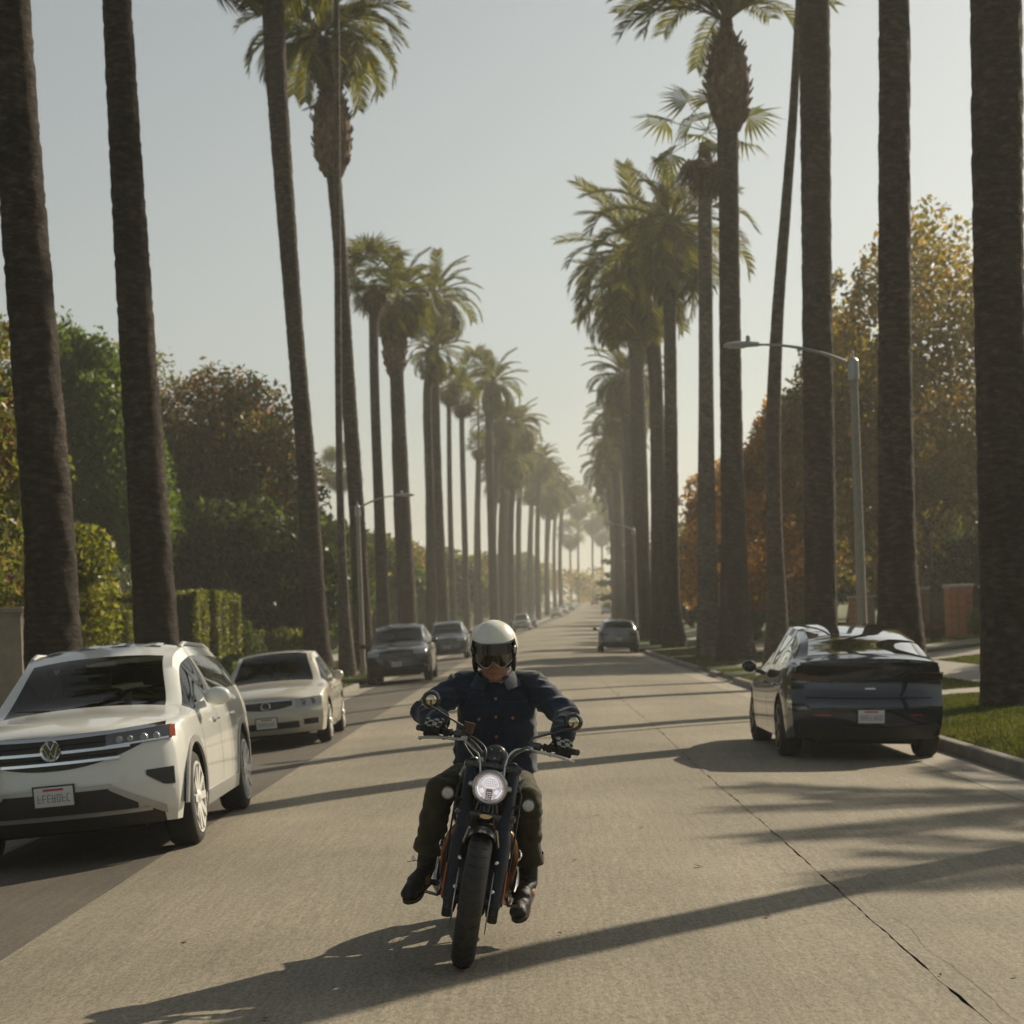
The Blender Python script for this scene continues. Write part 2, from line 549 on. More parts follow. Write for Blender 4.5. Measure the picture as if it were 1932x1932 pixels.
# lawn blades between kerb and sidewalk, as real geometry
def lawn(name, side, regions, n, h, label):
    vs = []; fs = []
    tot = sum((b - a) * (d - c) for a, b, c, d, _ in regions) or 1
    wts = [(b - a) * (d - c) * k for a, b, c, d, k in regions]; tw = sum(wts)
    V = []
    for (u0, u1, y0, y1, k), w in zip(regions, wts):
        m = int(n * w / tw)
        U = RNG.uniform(u0, u1, m); Y = RNG.uniform(y0 * K, y1 * K, m)
        keep = np.ones(m, bool)
        for a, b in ([(35.1, 38.4), (39.8, 42.7), (24.5, 25.8), (51.9, 53.1)] if side > 0 else [(27.4, 36.6), (40.9, 44.6), (47.9, 49.1)]):
            keep &= ~((Y > a * K) & (Y < b * K))
        U, Y = U[keep], Y[keep]
        X = np.array([cx(y) for y in Y]) + side * U
        Z = np.array([gz(y) + cross(side * u) for u, y in zip(U, Y)]) - 0.014
        V.append(np.stack([X, Y, Z], 1))
    B = np.concatenate(V); m = len(B)
    hh = h * RNG.uniform(0.5, 1.25, m); ang = RNG.uniform(0, 6.283, m); wd = 0.006 + 0.0006 * B[:, 1]
    d = np.stack([np.cos(ang), np.sin(ang), np.zeros(m)], 1) * wd[:, None]
    la = RNG.uniform(0, 6.283, m); le = RNG.uniform(0.1, 0.7, m) * hh
    top = B + np.stack([np.cos(la) * le, np.sin(la) * le, hh], 1)
    verts = np.stack([B - d, B + d, top], 1).reshape(-1, 3)
    faces = np.arange(3 * m).reshape(-1, 3)
    o = link(name, np_mesh(name, verts, faces, M_GRASS))
    return tag(o, label, "grass", kind="stuff")
M_GRASS = leaf_mat("lawn_grass", [(0.15, (0.05, 0.07, 0.014)), (0.5, (0.085, 0.105, 0.022)), (0.85, (0.15, 0.145, 0.045))], 0.55, 0.35, 0.5, 1.5)
lawn("grass", 1, [(5.28, 8.74, 10, 30, 3.0), (5.28, 8.74, 30, 62, 1.0), (10.3, 13.5, 14, 60, 0.8)], 120000, 0.055, "bright green clipped lawn along the right kerb and garden front")
lawn("grass", -1, [(5.28, 8.74, 14, 70, 1.0), (10.3, 12.5, 20, 60, 0.3)], 50000, 0.055, "green verge grass around the palm feet behind the parked white cars")
# ------------------------------------------------------------------ palms
def trunk_mat(name, c0, c1, c2, zs=7.0, bstr=0.9):
    t = NT(name)
    v = t.coord((1, 1, 1))
    sv = t.coord((3.4, 3.4, zs * 1.25))
    ring = t.noise(sv, 1.5, 4, 0.62)
    base = t.ramp(ring, [(0.3, c0), (0.5, c1), (0.7, c2)])
    patch = t.noise(v, 0.5, 4, 0.6)
    base = t.mix(0.85, base, t.ramp(patch, [(0.3, (0.6, 0.57, 0.55)), (0.5, (1, 1, 1)), (0.7, (1.5, 1.45, 1.4))]), 'MULTIPLY')
    oi = t.n("ShaderNodeObjectInfo")
    base = t.mix(1.0, base, t.ramp(oi.outputs["Random"], [(0.0, (0.8, 0.78, 0.76)), (1.0, (1.3, 1.28, 1.26))]), 'MULTIPLY')
    spots = t.noise(t.coord((1, 1, 2.5)), 5.0, 5, 0.75)
    base = t.mix(0.7, base, t.ramp(spots, [(0.36, (0.5, 0.48, 0.46)), (0.5, (1, 1, 1)), (0.66, (1.55, 1.5, 1.42))]), 'MULTIPLY')
    t.l(base, t.b.inputs["Base Color"]); t.b.inputs["Roughness"].default_value = 0.92
    t.b.inputs["Specular IOR Level"].default_value = 0.2
    t.bump(t.noise(t.coord((4.5, 4.5, zs * 1.8)), 2.2, 4, 0.7), bstr, 0.06)
    return t.m
M_PHX = trunk_mat("date_palm_bark", (0.024, 0.019, 0.016), (0.048, 0.038, 0.031), (0.10, 0.078, 0.062))
M_WSH = trunk_mat("fan_palm_bark", (0.07, 0.06, 0.05), (0.11, 0.095, 0.08), (0.155, 0.135, 0.115), 4.0, 0.5)
M_BOOT = trunk_mat("leaf_base_fibre", (0.05, 0.032, 0.02), (0.105, 0.066, 0.042), (0.19, 0.125, 0.08), 2.0, 0.9)
M_FROND = leaf_mat("date_palm_leaflets", [(0.12, (0.035, 0.042, 0.010)), (0.45, (0.085, 0.092, 0.018)), (0.8, (0.16, 0.145, 0.036))], 0.6, 0.42, 0.25, 2.1)
M_FRDRY = leaf_mat("old_palm_leaflets", [(0.15, (0.075, 0.055, 0.025)), (0.5, (0.13, 0.09, 0.04)), (0.85, (0.19, 0.14, 0.065))], 0.6, 0.3, 0.3, 1.4)
M_FAN = leaf_mat("fan_palm_leaflets", [(0.15, (0.035, 0.045, 0.010)), (0.5, (0.085, 0.095, 0.018)), (0.85, (0.15, 0.145, 0.034))], 0.65, 0.42, 0.4, 2.0)

def catmull(pts, n):
    """pts: list of tuples of any length, evenly refined"""
    A = np.array(pts, dtype=float)
    A = np.vstack([2 * A[0] - A[1], A, 2 * A[-1] - A[-2]])
    out = []
    segs = len(A) - 3
    L = [np.linalg.norm(A[i + 2][:3] - A[i + 1][:3]) for i in range(segs)]
    tot = sum(L)
    for i in range(segs):
        m = max(1, int(round(n * L[i] / tot)))
        p0, p1, p2, p3 = A[i:i + 4]
        for k in range(m):
            t = k / m
            out.append(0.5 * ((2*p1) + (-p0+p2)*t + (2*p0-5*p1+4*p2-p3)*t*t + (-p0+3*p1-3*p2+p3)*t**3))
    out.append(A[-2])
    return np.array(out)

def trunk_mesh(name, path, m, step=0.10, nseg=22, ridge=0.035, kind="date", seed=0):
    """path rows x,y,z,radius"""
    H = path[-1][2] - path[0][2]
    n = int(H / step)
    n = max(24, min(n, 300))
    pts = catmull(path, n)
    n = len(pts)
    ang = np.arange(nseg) * 2 * np.pi / nseg
    vs = np.zeros((n, nseg, 3))
    for i, (x, y, z, r) in enumerate(pts):
        r = max(r, 0.03)
        if kind == "date":
            # spiralling leaf scars: staggered saw-tooth steps
            saw = ((i * 0.5 + (np.arange(nseg) * 13 / nseg) + 0.6 * np.sin(ang * 5 + i * 0.9 + seed)) % 1.0)
            d = ridge * (saw - 0.5) + 0.018 * np.array([mnoise.noise((math.cos(a) * 1.2, math.sin(a) * 1.2 + seed, z * 0.8)) for a in ang])
        else:
            d = 0.018 * np.array([mnoise.noise((math.cos(a) * 2, math.sin(a) * 2 + seed, z * 3.0)) for a in ang]) + (0.008 if i % 3 == 0 else 0.0)
        d = d + 0.028 * np.array([mnoise.noise((math.cos(a) * 0.5, math.sin(a) * 0.5 + seed * 3, z * 0.22)) for a in ang])
        rr = r * (1 + d * (0.35 / max(r, 0.15)))
        vs[i, :, 0] = x + rr * np.cos(ang); vs[i, :, 1] = y + rr * np.sin(ang); vs[i, :, 2] = z
    idx = np.arange(n * nseg).reshape(n, nseg)
    nx = np.roll(idx, -1, axis=1)
    fs = np.stack([idx[:-1], nx[:-1], nx[1:], idx[1:]], -1).reshape(-1, 4)
    return np_mesh(name, vs.reshape(-1, 3), fs, m, smooth=True)

def frond_geo(L=3.6, a0=0.0, droop=1.2, pairs=36, llen=0.52, lw=0.045, twist=0.0, seed=0):
    """pinnate leaf along +X from the origin, starting level, bending down by `droop` radians; returns verts, quads"""
    rs = np.random.default_rng(seed)
    n = 14
    V = []; Fq = []
    p = np.array([0.0, 0, 0]); a = a0
    path = [p.copy()]; tang = [a]
    for i in range(n):
        a = a0 - droop * ((i + 1) / n) ** 1.5
        p = p + np.array([math.cos(a), 0, math.sin(a)]) * (L / n)
        path.append(p.copy()); tang.append(a)
    path = np.array(path)
    # rachis, a thin three-sided taper
    b = 0
    for i in range(n + 1):
        w = 0.045 * (1 - i / n) ** 0.8 + 0.006
        V += [path[i] + np.array([0, -w, 0]), path[i] + np.array([0, w, 0]), path[i] + np.array([0, 0, -w])]
    for i in range(n):
        for k in range(3):
            k2 = (k + 1) % 3
            Fq.append((i * 3 + k, i * 3 + k2, (i + 1) * 3 + k2, (i + 1) * 3 + k))
    for k in range(pairs):
        t = 0.14 + 0.86 * (k + 0.5) / pairs
        f = t * n; i = min(n - 1, int(f)); q = path[i] + (path[i + 1] - path[i]) * (f - i)
        a = tang[min(n, i + 1)]
        fw = np.array([math.cos(a), 0, math.sin(a)]); up = np.array([-math.sin(a), 0, math.cos(a)])
        ll = llen * (0.55 + 0.9 * math.sin(math.pi * (0.12 + 0.80 * t)) ** 0.8) * rs.uniform(0.88, 1.1)
        for s in (-1, 1):
            v = rs.uniform(0.05, 0.55)
            dr = fw * rs.uniform(0.8, 1.1) + np.array([0, s, 0]) * 0.85 + up * v * 0.6
            dr /= np.linalg.norm(dr)
            e = q + dr * ll + np.array([0, 0, -0.16 * ll])
            wv = np.cross(dr, up); wv /= np.linalg.norm(wv) + 1e-6
            wv = wv * lw * 0.5 + up * lw * rs.uniform(-0.35, 0.35)
            mid = q + dr * ll * 0.55 + np.array([0, 0, 0.02])
            bb = len(V)
            V += [q - wv * 0.6, q + wv * 0.6, mid + wv, mid - wv, e]
            Fq += [(bb, bb + 1, bb + 2, bb + 3), (bb + 3, bb + 2, bb + 4, bb + 4)]
    return np.array(V), Fq

def mesh_from_mixed(name, V, Fq, m):
    me = bpy.data.meshes.new(name)
    me.from_pydata([tuple(v) for v in V], [], [tuple(dict.fromkeys(f)) for f in Fq])
    me.materials.append(m); me.update()
    return me
FROND_GEO = [frond_geo(3.8, 0.0, d, 60, 0.54, 0.05, seed=i) for i, d in enumerate((0.8, 1.2, 1.55, 1.85, 2.15))]
FROND_ME = [mesh_from_mixed("frond", V, Fq, M_FROND) for V, Fq in FROND_GEO]
FROND_DRY_ME = [mesh_from_mixed("dry_frond", V, Fq, M_FRDRY) for V, Fq in FROND_GEO[2:]]

def crown_angles(n, rnd, top=80, low=-48):
    out = []
    for i in range(n):
        t = (i + 0.5) / n
        el = R(top - (top - low) * t ** 0.8 + rnd.uniform(-7, 7))
        out.append((i * 2.39996 + rnd.uniform(-0.25, 0.25), el, t))
    return out

def frond_matrix(az, el, sc, roll, r0):
    return (Matrix.Rotation(az, 4, 'Z') @ Matrix.Translation((r0 * math.cos(el) * 0.6, 0, r0 * math.sin(el) * 0.6)) @
            Matrix.Rotation(-el, 4, 'Y') @ Matrix.Rotation(roll, 4, 'X') @ Matrix.Scale(sc, 4))

def joined_crown(name, n, seed, m, sc=1.0, low=-48):
    rnd = random.Random(seed)
    Vs, Fs = [], []
    b = 0
    for az, el, t in crown_angles(n, rnd, low=low):
        V, Fq = FROND_GEO[min(4, int(1 + t * 3.4 + rnd.uniform(-0.6, 0.6)))]
        M4 = np.array(frond_matrix(az, el, sc * rnd.uniform(0.85, 1.1), rnd.uniform(-0.4, 0.4), 0.3))
        Vs.append(V @ M4[:3, :3].T + M4[:3, 3]); Fs += [tuple(i + b for i in f) for f in Fq]; b += len(V)
    return mesh_from_mixed(name, np.concatenate(Vs), Fs, m)
CROWN_ME = [joined_crown("crown", 54, s, M_FROND) for s in (1, 2, 3)]
_dead = [joined_crown("dead_fronds", 16, s, M_FRDRY, 0.8, low=-86) for s in (5, 6)]

def boot_mesh(name, r, h, seed, spiky=1.0):
    """pineapple of cut leaf bases below a date palm's crown"""
    rnd = random.Random(seed)
    mb = MB()
    prof = [(0.50 * r, -0.62 * h), (0.72 * r, -0.5 * h), (0.93 * r, -0.32 * h), (r, -0.1 * h), (0.97 * r, 0.1 * h), (0.82 * r, 0.28 * h), (0.6 * r, 0.42 * h), (0.42 * r, 0.55 * h), (0.3 * r, 0.62 * h)]
    mb.lathe(prof, 20)
    for i in range(150):
        z = rnd.uniform(-0.55, 0.5) * h
        rr = lin(z, [(b, a) for a, b in prof]); a = i * 2.39996 + rnd.uniform(-.2, .2)
        ln = rnd.uniform(0.10, 0.26) * spiky; w = rnd.uniform(0.05, 0.09)
        o = Vector((math.cos(a), math.sin(a), 0)); s_ = Vector((-o.y, o.x, 0))
        p = o * rr * 0.93 + Vector((0, 0, z)); e = p + o * ln * 0.7 + Vector((0, 0, ln * 0.9))
        mb.add([p - s_ * w, p + s_ * w, p + o * 0.05 - Vector((0, 0, w)), e - s_ * w * 0.5, e + s_ * w * 0.5, e + Vector((0, 0, -0.03)) + o * 0.03],
               [(0, 1, 4, 3), (1, 2, 5, 4), (2, 0, 3, 5), (3, 4, 5)])
    return mb.mesh(name, M_BOOT, smooth=False)

def fan_geo(seed, seg=20, Lp=1.1, Lf=0.95):
    rs = random.Random(seed)
    V, Fq = [], []
    w = 0.018
    V += [(0, -w, 0), (0, w, 0), (Lp, w * .6, 0), (Lp, -w * .6, 0)]; Fq.append((0, 1, 2, 3))
    V += [(0, 0, -w), (0, 0, w), (Lp, 0, w * .6), (Lp, 0, -w * .6)]; Fq.append((4, 5, 6, 7))
    for k in range(seg):
        a = R(-118 + 236 * k / (seg - 1))
        l = Lf * (0.72 + 0.28 * math.cos(a * 0.6)) * rs.uniform(0.9, 1.08)
        d = Vector((math.cos(a), math.sin(a), 0.0)); s_ = Vector((-d.y, d.x, 0)) * 0.045
        p = Vector((Lp, 0, 0)); fold = Vector((0, 0, -0.10 * abs(math.sin(a))))
        mid = p + d * l * 0.55 + fold; e = p + d * l + fold * 2 + Vector((0, 0, -rs.uniform(0.12, 0.38) * l))
        b = len(V)
        V += [tuple(p), tuple(mid + s_), tuple(e), tuple(mid - s_)]; Fq.append((b, b + 1, b + 2, b + 3))
    return np.array(V), Fq
FAN_GEO = [fan_geo(i) for i in range(3)]
FAN_ME = [mesh_from_mixed("fan_leaf", V, Fq, M_FAN) for V, Fq in FAN_GEO]
FAN_DRY_ME = [mesh_from_mixed("dead_fan_leaf", V, Fq, M_FRDRY) for V, Fq in FAN_GEO]
def joined_fans(name, n, seed, m, top=82, low=-40, sc=1.0):
    rnd = random.Random(seed); Vs, Fs = [], []; b = 0
    for az, el, t in crown_angles(n, rnd, top, low):
        V, Fq = FAN_GEO[rnd.randrange(3)]
        M4 = np.array(frond_matrix(az, el, sc * rnd.uniform(0.85, 1.1), rnd.uniform(-0.5, 0.5), 0.12))
        Vs.append(V @ M4[:3, :3].T + M4[:3, 3]); Fs += [tuple(i + b for i in f) for f in Fq]; b += len(V)
    return mesh_from_mixed(name, np.concatenate(Vs), Fs, m)
FANCROWN_ME = [joined_fans("crown", 34, s, M_FAN) for s in (3, 4)]
FANSKIRT_ME = [joined_fans("dead_skirt", 26, s, M_FRDRY, -35, -88, 0.9) for s in (7, 8)]

LEFT_G, RIGHT_G = "date palms lining the left verge", "date palms lining the right verge"
def palm(name, D, px, label, group, kind="date", H=None, crown=None, cs=1.0, fronds=0, boot=None, seed=1, u=None, dry=0, skirt=False, low=-48):
    """px: (x, y, width) of the trunk in the 1932 frame, from foot to top; H: total height if the top is out of frame"""
    D = D * K
    pts = []
    for (x, y, w) in px:
        q = P(x, y, D); pts.append([q.x, q.y, q.z, w * D / F_PX / 2])
    # stand the foot on the ground
    g = Gxy(pts[0][0], D) - 0.12
    if pts[0][2] > g or True:
        pts[0][2] = g
    if H:
        a, b = pts[-2], pts[-1]
        z = g + H
        if z > b[2] + 0.5:
            k = (z - b[2]) / max(0.5, (b[2] - a[2]))
            pts.append([b[0] + (b[0] - a[0]) * k * 0.5, b[1], z, b[3] * 0.95])
    base = Vector((pts[0][0], pts[0][1], g + 0.12))
    root = empty(name, base)
    loc = [[p[0] - base.x, p[1] - base.y, p[2] - base.z, p[3]] for p in pts]
    near = D < 84
    me = trunk_mesh("trunk", loc, M_PHX if kind == "date" else M_WSH, 0.07 if near else 0.2, 34 if near else 12, 0.075, kind, seed)
    link("trunk", me, root)
    top = Vector(loc[-1][:3])
    if crown:
        q = P(crown[0], crown[1], D); cpos = q - base
    else:
        cpos = top + Vector((0, 0, 0.5))
    rnd = random.Random(seed)
    if kind == "date":
        if boot:
            bq = P(boot[0], boot[1], D) - base; br = boot[2] * D / F_PX; bh = boot[3] * D / F_PX
            o = link("leaf_base_ball", boot_mesh("leaf_base_ball", br, bh, seed), root); o.location = bq
        else:
            o = link("leaf_base_ball", boot_mesh("leaf_base_ball", max(0.34, loc[-1][3] * 1.35), 1.5, seed), root); o.location = top.lerp(cpos, 0.4)
        if fronds:
            for az, el, t in crown_angles(fronds, rnd, low=low):
                me = FROND_ME[max(0, min(4, int((0.6 if low < 20 else -0.8) + t * 3.8 + rnd.uniform(-0.7, 0.7))))]
                o = link("frond", me, root)
                o.matrix_local = Matrix.Translation(cpos) @ frond_matrix(az, el, cs * rnd.uniform(0.85, 1.12), rnd.uniform(-0.4, 0.4), 0.3)
            for k in range(dry):
                o = link("dry_frond", FROND_DRY_ME[k % 3], root)
                o.matrix_local = Matrix.Translation(cpos) @ frond_matrix(k * 2.39996 + 0.3, R(rnd.uniform(-78, -42)), cs * rnd.uniform(0.6, 0.85), rnd.uniform(-.4, .4), 0.3)
        else:
            o = link("crown", CROWN_ME[seed % 3], root); o.location = cpos; o.scale = (cs, cs, cs); o.rotation_euler.z = rnd.uniform(0, 6.28)
            if dry:
                o = link("dead_fronds", _dead[seed % 2], root); o.location = cpos; o.scale = (cs, cs, cs); o.rotation_euler.z = rnd.uniform(0, 6.28)
    else:
        if fronds:
            for az, el, t in crown_angles(fronds, rnd, 80, -35):
                o = link("fan_leaf", FAN_ME[rnd.randrange(3)], root)
                o.matrix_local = Matrix.Translation(cpos) @ frond_matrix(az, el, cs * rnd.uniform(0.85, 1.15), rnd.uniform(-.5, .5), 0.12)
        else:
            o = link("crown", FANCROWN_ME[seed % 2], root); o.location = cpos; o.scale = (cs, cs, cs); o.rotation_euler.z = rnd.uniform(0, 6.28)
        if skirt:
            if fronds:
                for k in range(18):
                    o = link("dead_fan_leaf", FAN_DRY_ME[k % 3], root)
                    o.matrix_local = Matrix.Translation(cpos - Vector((0, 0, 0.25))) @ frond_matrix(k * 2.39996, R(rnd.uniform(-84, -48)), cs * rnd.uniform(0.7, 1.0), rnd.uniform(-.6, .6), 0.12)
            else:
                o = link("dead_skirt", FANSKIRT_ME[seed % 2], root); o.location = cpos - Vector((0, 0, 0.2)); o.scale = (cs, cs, cs)
    tag(root, label, "palm tree", group)
    return root

# left verge
palm("date_palm", 19.0, [(104, 1262, 128), (98, 1180, 104), (92, 1000, 94), (60, 600, 88), (15, 0, 82)], "thick rough date palm trunk beside the stone gate pillar, behind the white SUV's roof", LEFT_G, H=19, seed=1)
palm("date_palm", 24.3, [(301, 1262, 100), (294, 1180, 82), (276, 900, 73), (256, 600, 67), (220, 0, 54)], "date palm trunk between the two clipped hedge blocks", LEFT_G, H=20, seed=2)
palm("date_palm", 43.0, [(612, 1275, 66), (597, 1207, 50), (580, 904, 37), (558, 641, 32), (536, 350, 36), (519, 101, 40), (511, -130, 42)], "date palm leaning left over the silver sedan, its frond tips hanging into view", LEFT_G, crown=(500, -205), cs=1.15, fronds=46, dry=6, seed=3)
palm("fan_palm", 46.0, [(656, 1278, 38), (649, 1150, 22), (641, 900, 14), (637, 500, 13), (635, 0, 11), (634, -200, 10)], "very slender fan palm trunk crossing in front of the swollen palm crown", "slender fan palms", kind="fan", H=27, seed=4)
palm("date_palm", 52.0, [(688, 1266, 40), (680, 1100, 32), (672, 950, 29), (655, 700, 27), (640, 450, 25), (631, 340, 28), (622, 200, 30), (617, 150, 26), (610, 70, 22)], "tall date palm with a ragged double pineapple knob under its crown", LEFT_G, crown=(609, 62), cs=0.95, fronds=46, low=-12, dry=5, boot=(626, 240, 36, 150), seed=5)
palm("fan_palm", 63.0, [(726, 1240, 32), (717, 1000, 21), (707, 750, 18), (704, 540, 18)], "straight fan palm with a neat round head beside the left street lamp", "slender fan palms", kind="fan", crown=(704, 515), cs=0.95, fronds=34, skirt=True, seed=6)
palm("date_palm", 72.0, [(772, 1232, 38), (758, 950, 32), (749, 720, 27), (745, 640, 32), (748, 580, 28)], "date palm with a dark bulging neck next to the round-headed fan palm", LEFT_G, crown=(757, 555), cs=0.72, fronds=44, dry=6, boot=(744, 645, 22, 110), seed=7)
palm("date_palm", 92.0, [(814, 1212, 22), (811, 950, 17), (806, 760, 16), (812, 690, 16)], "date palm with the lower, smaller crown of the leaning pair", LEFT_G, crown=(818, 662), cs=0.62, fronds=34, dry=6, seed=8)
palm("date_palm", 98.0, [(838, 1210, 24), (827, 950, 18), (820, 700, 17), (822, 600, 17)], "date palm whose long arching fronds reach out over the street", LEFT_G, crown=(822, 560), cs=0.98, fronds=40, dry=6, seed=9)
palm("fan_palm", 113.0, [(856, 1204, 13), (849, 950, 10), (847, 760, 9), (848, 740, 9)], "thin fan palm with a mop of dead leaves, one of two side by side", "slender fan palms", kind="fan", crown=(849, 722), cs=1.0, skirt=True, seed=10)
palm("fan_palm", 118.0, [(882, 1204, 14), (875, 950, 11), (871, 790, 10), (872, 765, 10)], "thin fan palm with a mop of dead leaves, one of two side by side", "slender fan palms", kind="fan", crown=(873, 748), cs=1.0, skirt=True, seed=11)
palm("fan_palm", 128.0, [(907, 1198, 6), (904, 950, 4), (902, 720, 4)], "hair-thin fan palm stem rising beside a broad date palm crown", "slender fan palms", kind="fan", crown=(899, 690), cs=1.15, seed=12)
palm("date_palm", 138.0, [(934, 1192, 20), (926, 950, 15), (922, 780, 14), (924, 740, 14)], "broad-crowned date palm above the row of hazy trunks, next to the hair-thin fan palm", LEFT_G, crown=(930, 722), cs=1.0, fronds=40, dry=6, seed=13)
for i, (D, ty, cs_) in enumerate(((150, 790, 0.95), (163, 812, 1.0), (178, 830, 0.95), (192, 858, 1.0), (208, 872, 1.0), (226, 890, 1.0), (246, 905, 1.05), (268, 918, 1.05), (292, 930, 1.1))):
    D = D + 3 * math.sin(i * 3.7); ty = ty + 14 * math.sin(i * 2.9 + 1)
    b = GP(-6.8 + 1.3 * math.sin(i * 2.1), D * K)
    bx = VPX + b.x * 2600.0 / D; by = VPY + (CAM_Z - b.z) * 2600.0 / D
    tx = bx + 2 + (6 if i < 3 else 0)
    palm("date_palm", D, [(bx, by, 16 * 150 / D), (bx - 2, (by + ty) / 2, 13 * 150 / D), (tx, ty + 22, 13 * 150 / D)], "date palm in the hazy far stretch of the left row", LEFT_G, crown=(tx + 2, ty), cs=cs_, dry=5, seed=20 + i)
for i, (D, ty, kind_) in enumerate(((143, 838, "fan"), (157, 872, "date"), (171, 862, "date"), (186, 905, "date"), (201, 896, "fan"), (218, 925, "date"), (237, 934, "date"), (258, 948, "date"), (284, 958, "date"))):
    b = GP(-8.0 + 1.6 * math.sin(i * 1.3), D * K)
    bx = VPX + b.x * 2600.0 / D; by = VPY + (CAM_Z - b.z) * 2600.0 / D
    palm("date_palm" if kind_ == "date" else "fan_palm", D, [(bx, by, 14 * 150 / D), (bx - 1, (by + ty) / 2, 11 * 150 / D), (bx + 3, ty + 18, 11 * 150 / D)], "shorter palm mixed among the hazy far stretch of the left row", "shorter palms in the left row", kind=kind_, crown=(bx + 4, ty), cs=0.9 + 0.15 * math.sin(i * 2.2), dry=5, skirt=True, seed=120 + i)
# right verge
palm("date_palm", 12.9, [(1000 + 7.3 * 2600 / 12.9, 1520, 120), (1000 + 7.3 * 2600 / 12.9, 900, 92), (1000 + 7.35 * 2600 / 12.9, 0, 88)], "date palm just out of view whose trunk shadow crosses the street before the motorcycle", RIGHT_G, H=19, seed=40)
palm("date_palm", 21.7, [(1908, 1322, 122), (1904, 1200, 106), (1896, 1000, 98), (1884, 500, 94), (1879, 0, 96)], "thick deeply ribbed date palm trunk on the bright green lawn", RIGHT_G, H=19, seed=41)
palm("date_palm", 25.7, [(1703, 1300, 116), (1699, 1215, 92), (1693, 1080, 74), (1690, 900, 68), (1688, 600, 62), (1687, 300, 59), (1687, 0, 58)], "date palm trunk rising behind the dark car's roof beside the lamp post", RIGHT_G, H=20, seed=42)
palm("date_palm", 33.0, [(1554, 1262, 76), (1549, 1150, 62), (1546, 900, 59), (1541, 500, 56), (1536, 0, 58)], "date palm trunk crossed by the street lamp's arm", RIGHT_G, H=21, seed=43)
palm("fan_palm", 37.0, [(1462, 1252, 54), (1466, 1160, 40), (1461, 1000, 31), (1459, 800, 28), (1467, 600, 23), (1482, 400, 20), (1497, 200, 17), (1508, 0, 14), (1513, -90, 12)], "thin curving fan palm trunk leaning right behind the lamp head", "slender fan palms", kind="fan", H=24, seed=44)
palm("date_palm", 45.0, [(1390, 1252, 88), (1387, 1190, 64), (1385, 1080, 52), (1381, 850, 43), (1377, 600, 40), (1375, 400, 38), (1373, 250, 40), (1372, 80, 26), (1370, 38, 24)], "date palm with a fat bristly pineapple knob high on its trunk", RIGHT_G, crown=(1370, 42), cs=0.98, fronds=34, low=34, boot=(1373, 150, 41, 158), seed=45)
palm("fan_palm", 51.0, [(1339, 1242, 56), (1336, 1160, 42), (1333, 1000, 35), (1332, 700, 28), (1330, 330, 26), (1331, 270, 24)], "fan palm with a sparse star of leaves and brown skirt", "slender fan palms", kind="fan", crown=(1335, 248), cs=1.25, fronds=11, skirt=True, seed=46)
palm("date_palm", 66.0, [(1273, 1216, 52), (1267, 1120, 32), (1266, 850, 26), (1264, 600, 24), (1262, 480, 24)], "date palm with the highest fronds of the big leafy clump over the street", RIGHT_G, crown=(1262, 425), cs=1.15, fronds=38, dry=8, seed=47)
palm("date_palm", 73.0, [(1249, 1214, 46), (1243, 1050, 30), (1238, 750, 27), (1228, 600, 27), (1215, 530, 27)], "date palm with a shaggy brown-bellied crown hanging over the street", RIGHT_G, crown=(1203, 488), cs=1.3, fronds=42, dry=16, seed=48)
palm("date_palm", 88.0, [(1214, 1206, 34), (1208, 950, 31), (1201, 680, 28), (1196, 610, 28)], "date palm with a drooping crown right behind the shaggy one", RIGHT_G, crown=(1188, 560), cs=1.2, fronds=34, dry=10, seed=49)
for i, (D, ty, cs_) in enumerate(((104, 715, 0.95), (120, 775, 1.0), (138, 830, 1.0), (158, 880, 1.0), (182, 915, 1.05), (208, 945, 1.05), (240, 965, 1.05), (275, 985, 1.0))):
    b = GP(6.9 + 0.4 * math.sin(i * 1.7), D * K)
    bx = VPX + b.x * 2600.0 / D; by = VPY + (CAM_Z - b.z) * 2600.0 / D
    tx = bx - 14 * 120 / D
    palm("date_palm", D, [(bx, by, 24 * 120 / D), (bx - 4, (by + ty) / 2, 19 * 120 / D), (tx, ty + 26, 18 * 120 / D)], "date palm in the hazy far stretch of the right row", RIGHT_G, crown=(tx, ty), cs=cs_, dry=6, seed=60 + i)
# closing the view
for i, (x, y, D) in enumerate(((1091, 945, 350), (1118, 975, 365), (1076, 1005, 380), (1136, 1000, 395))):
    palm("fan_palm", D, [(x + 2, 1142, 5), (x, 1060, 4), (x, y + 12, 4)], "faint fan palm standing past the far end of the street", "faint palms past the street end", kind="fan", crown=(x, y), cs=2.6, skirt=True, seed=80 + i)
palm("fan_palm", 150.0, [(641, 1190, 9), (640, 1000, 8), (640, 905, 8)], "shaggy fan palm far back in the left gardens between two trunks", None, kind="fan", crown=(640, 880), cs=1.5, skirt=True, seed=90)
# garden palm out of view on the right: its crown shades the dark car's lane
palm("date_palm", 22.6, [(1000 + 18.0 * 2600 / 22.6, 1250, 80), (1000 + 18.0 * 2600 / 22.6, 800, 70), (1000 + 18.0 * 2600 / 22.6, 190, 70)], "short garden date palm whose crown throws the frond shadow behind the dark car", None, cs=1.05, seed=91)
palm("date_palm", 19.5, [(1000 + 17.4 * 2600 / 19.5, 1270, 80), (1000 + 17.4 * 2600 / 19.5, 800, 70), (1000 + 17.4 * 2600 / 19.5, 60, 70)], "short garden date palm whose frond shadow reaches the concrete lane beside the joint", None, cs=0.9, seed=92)
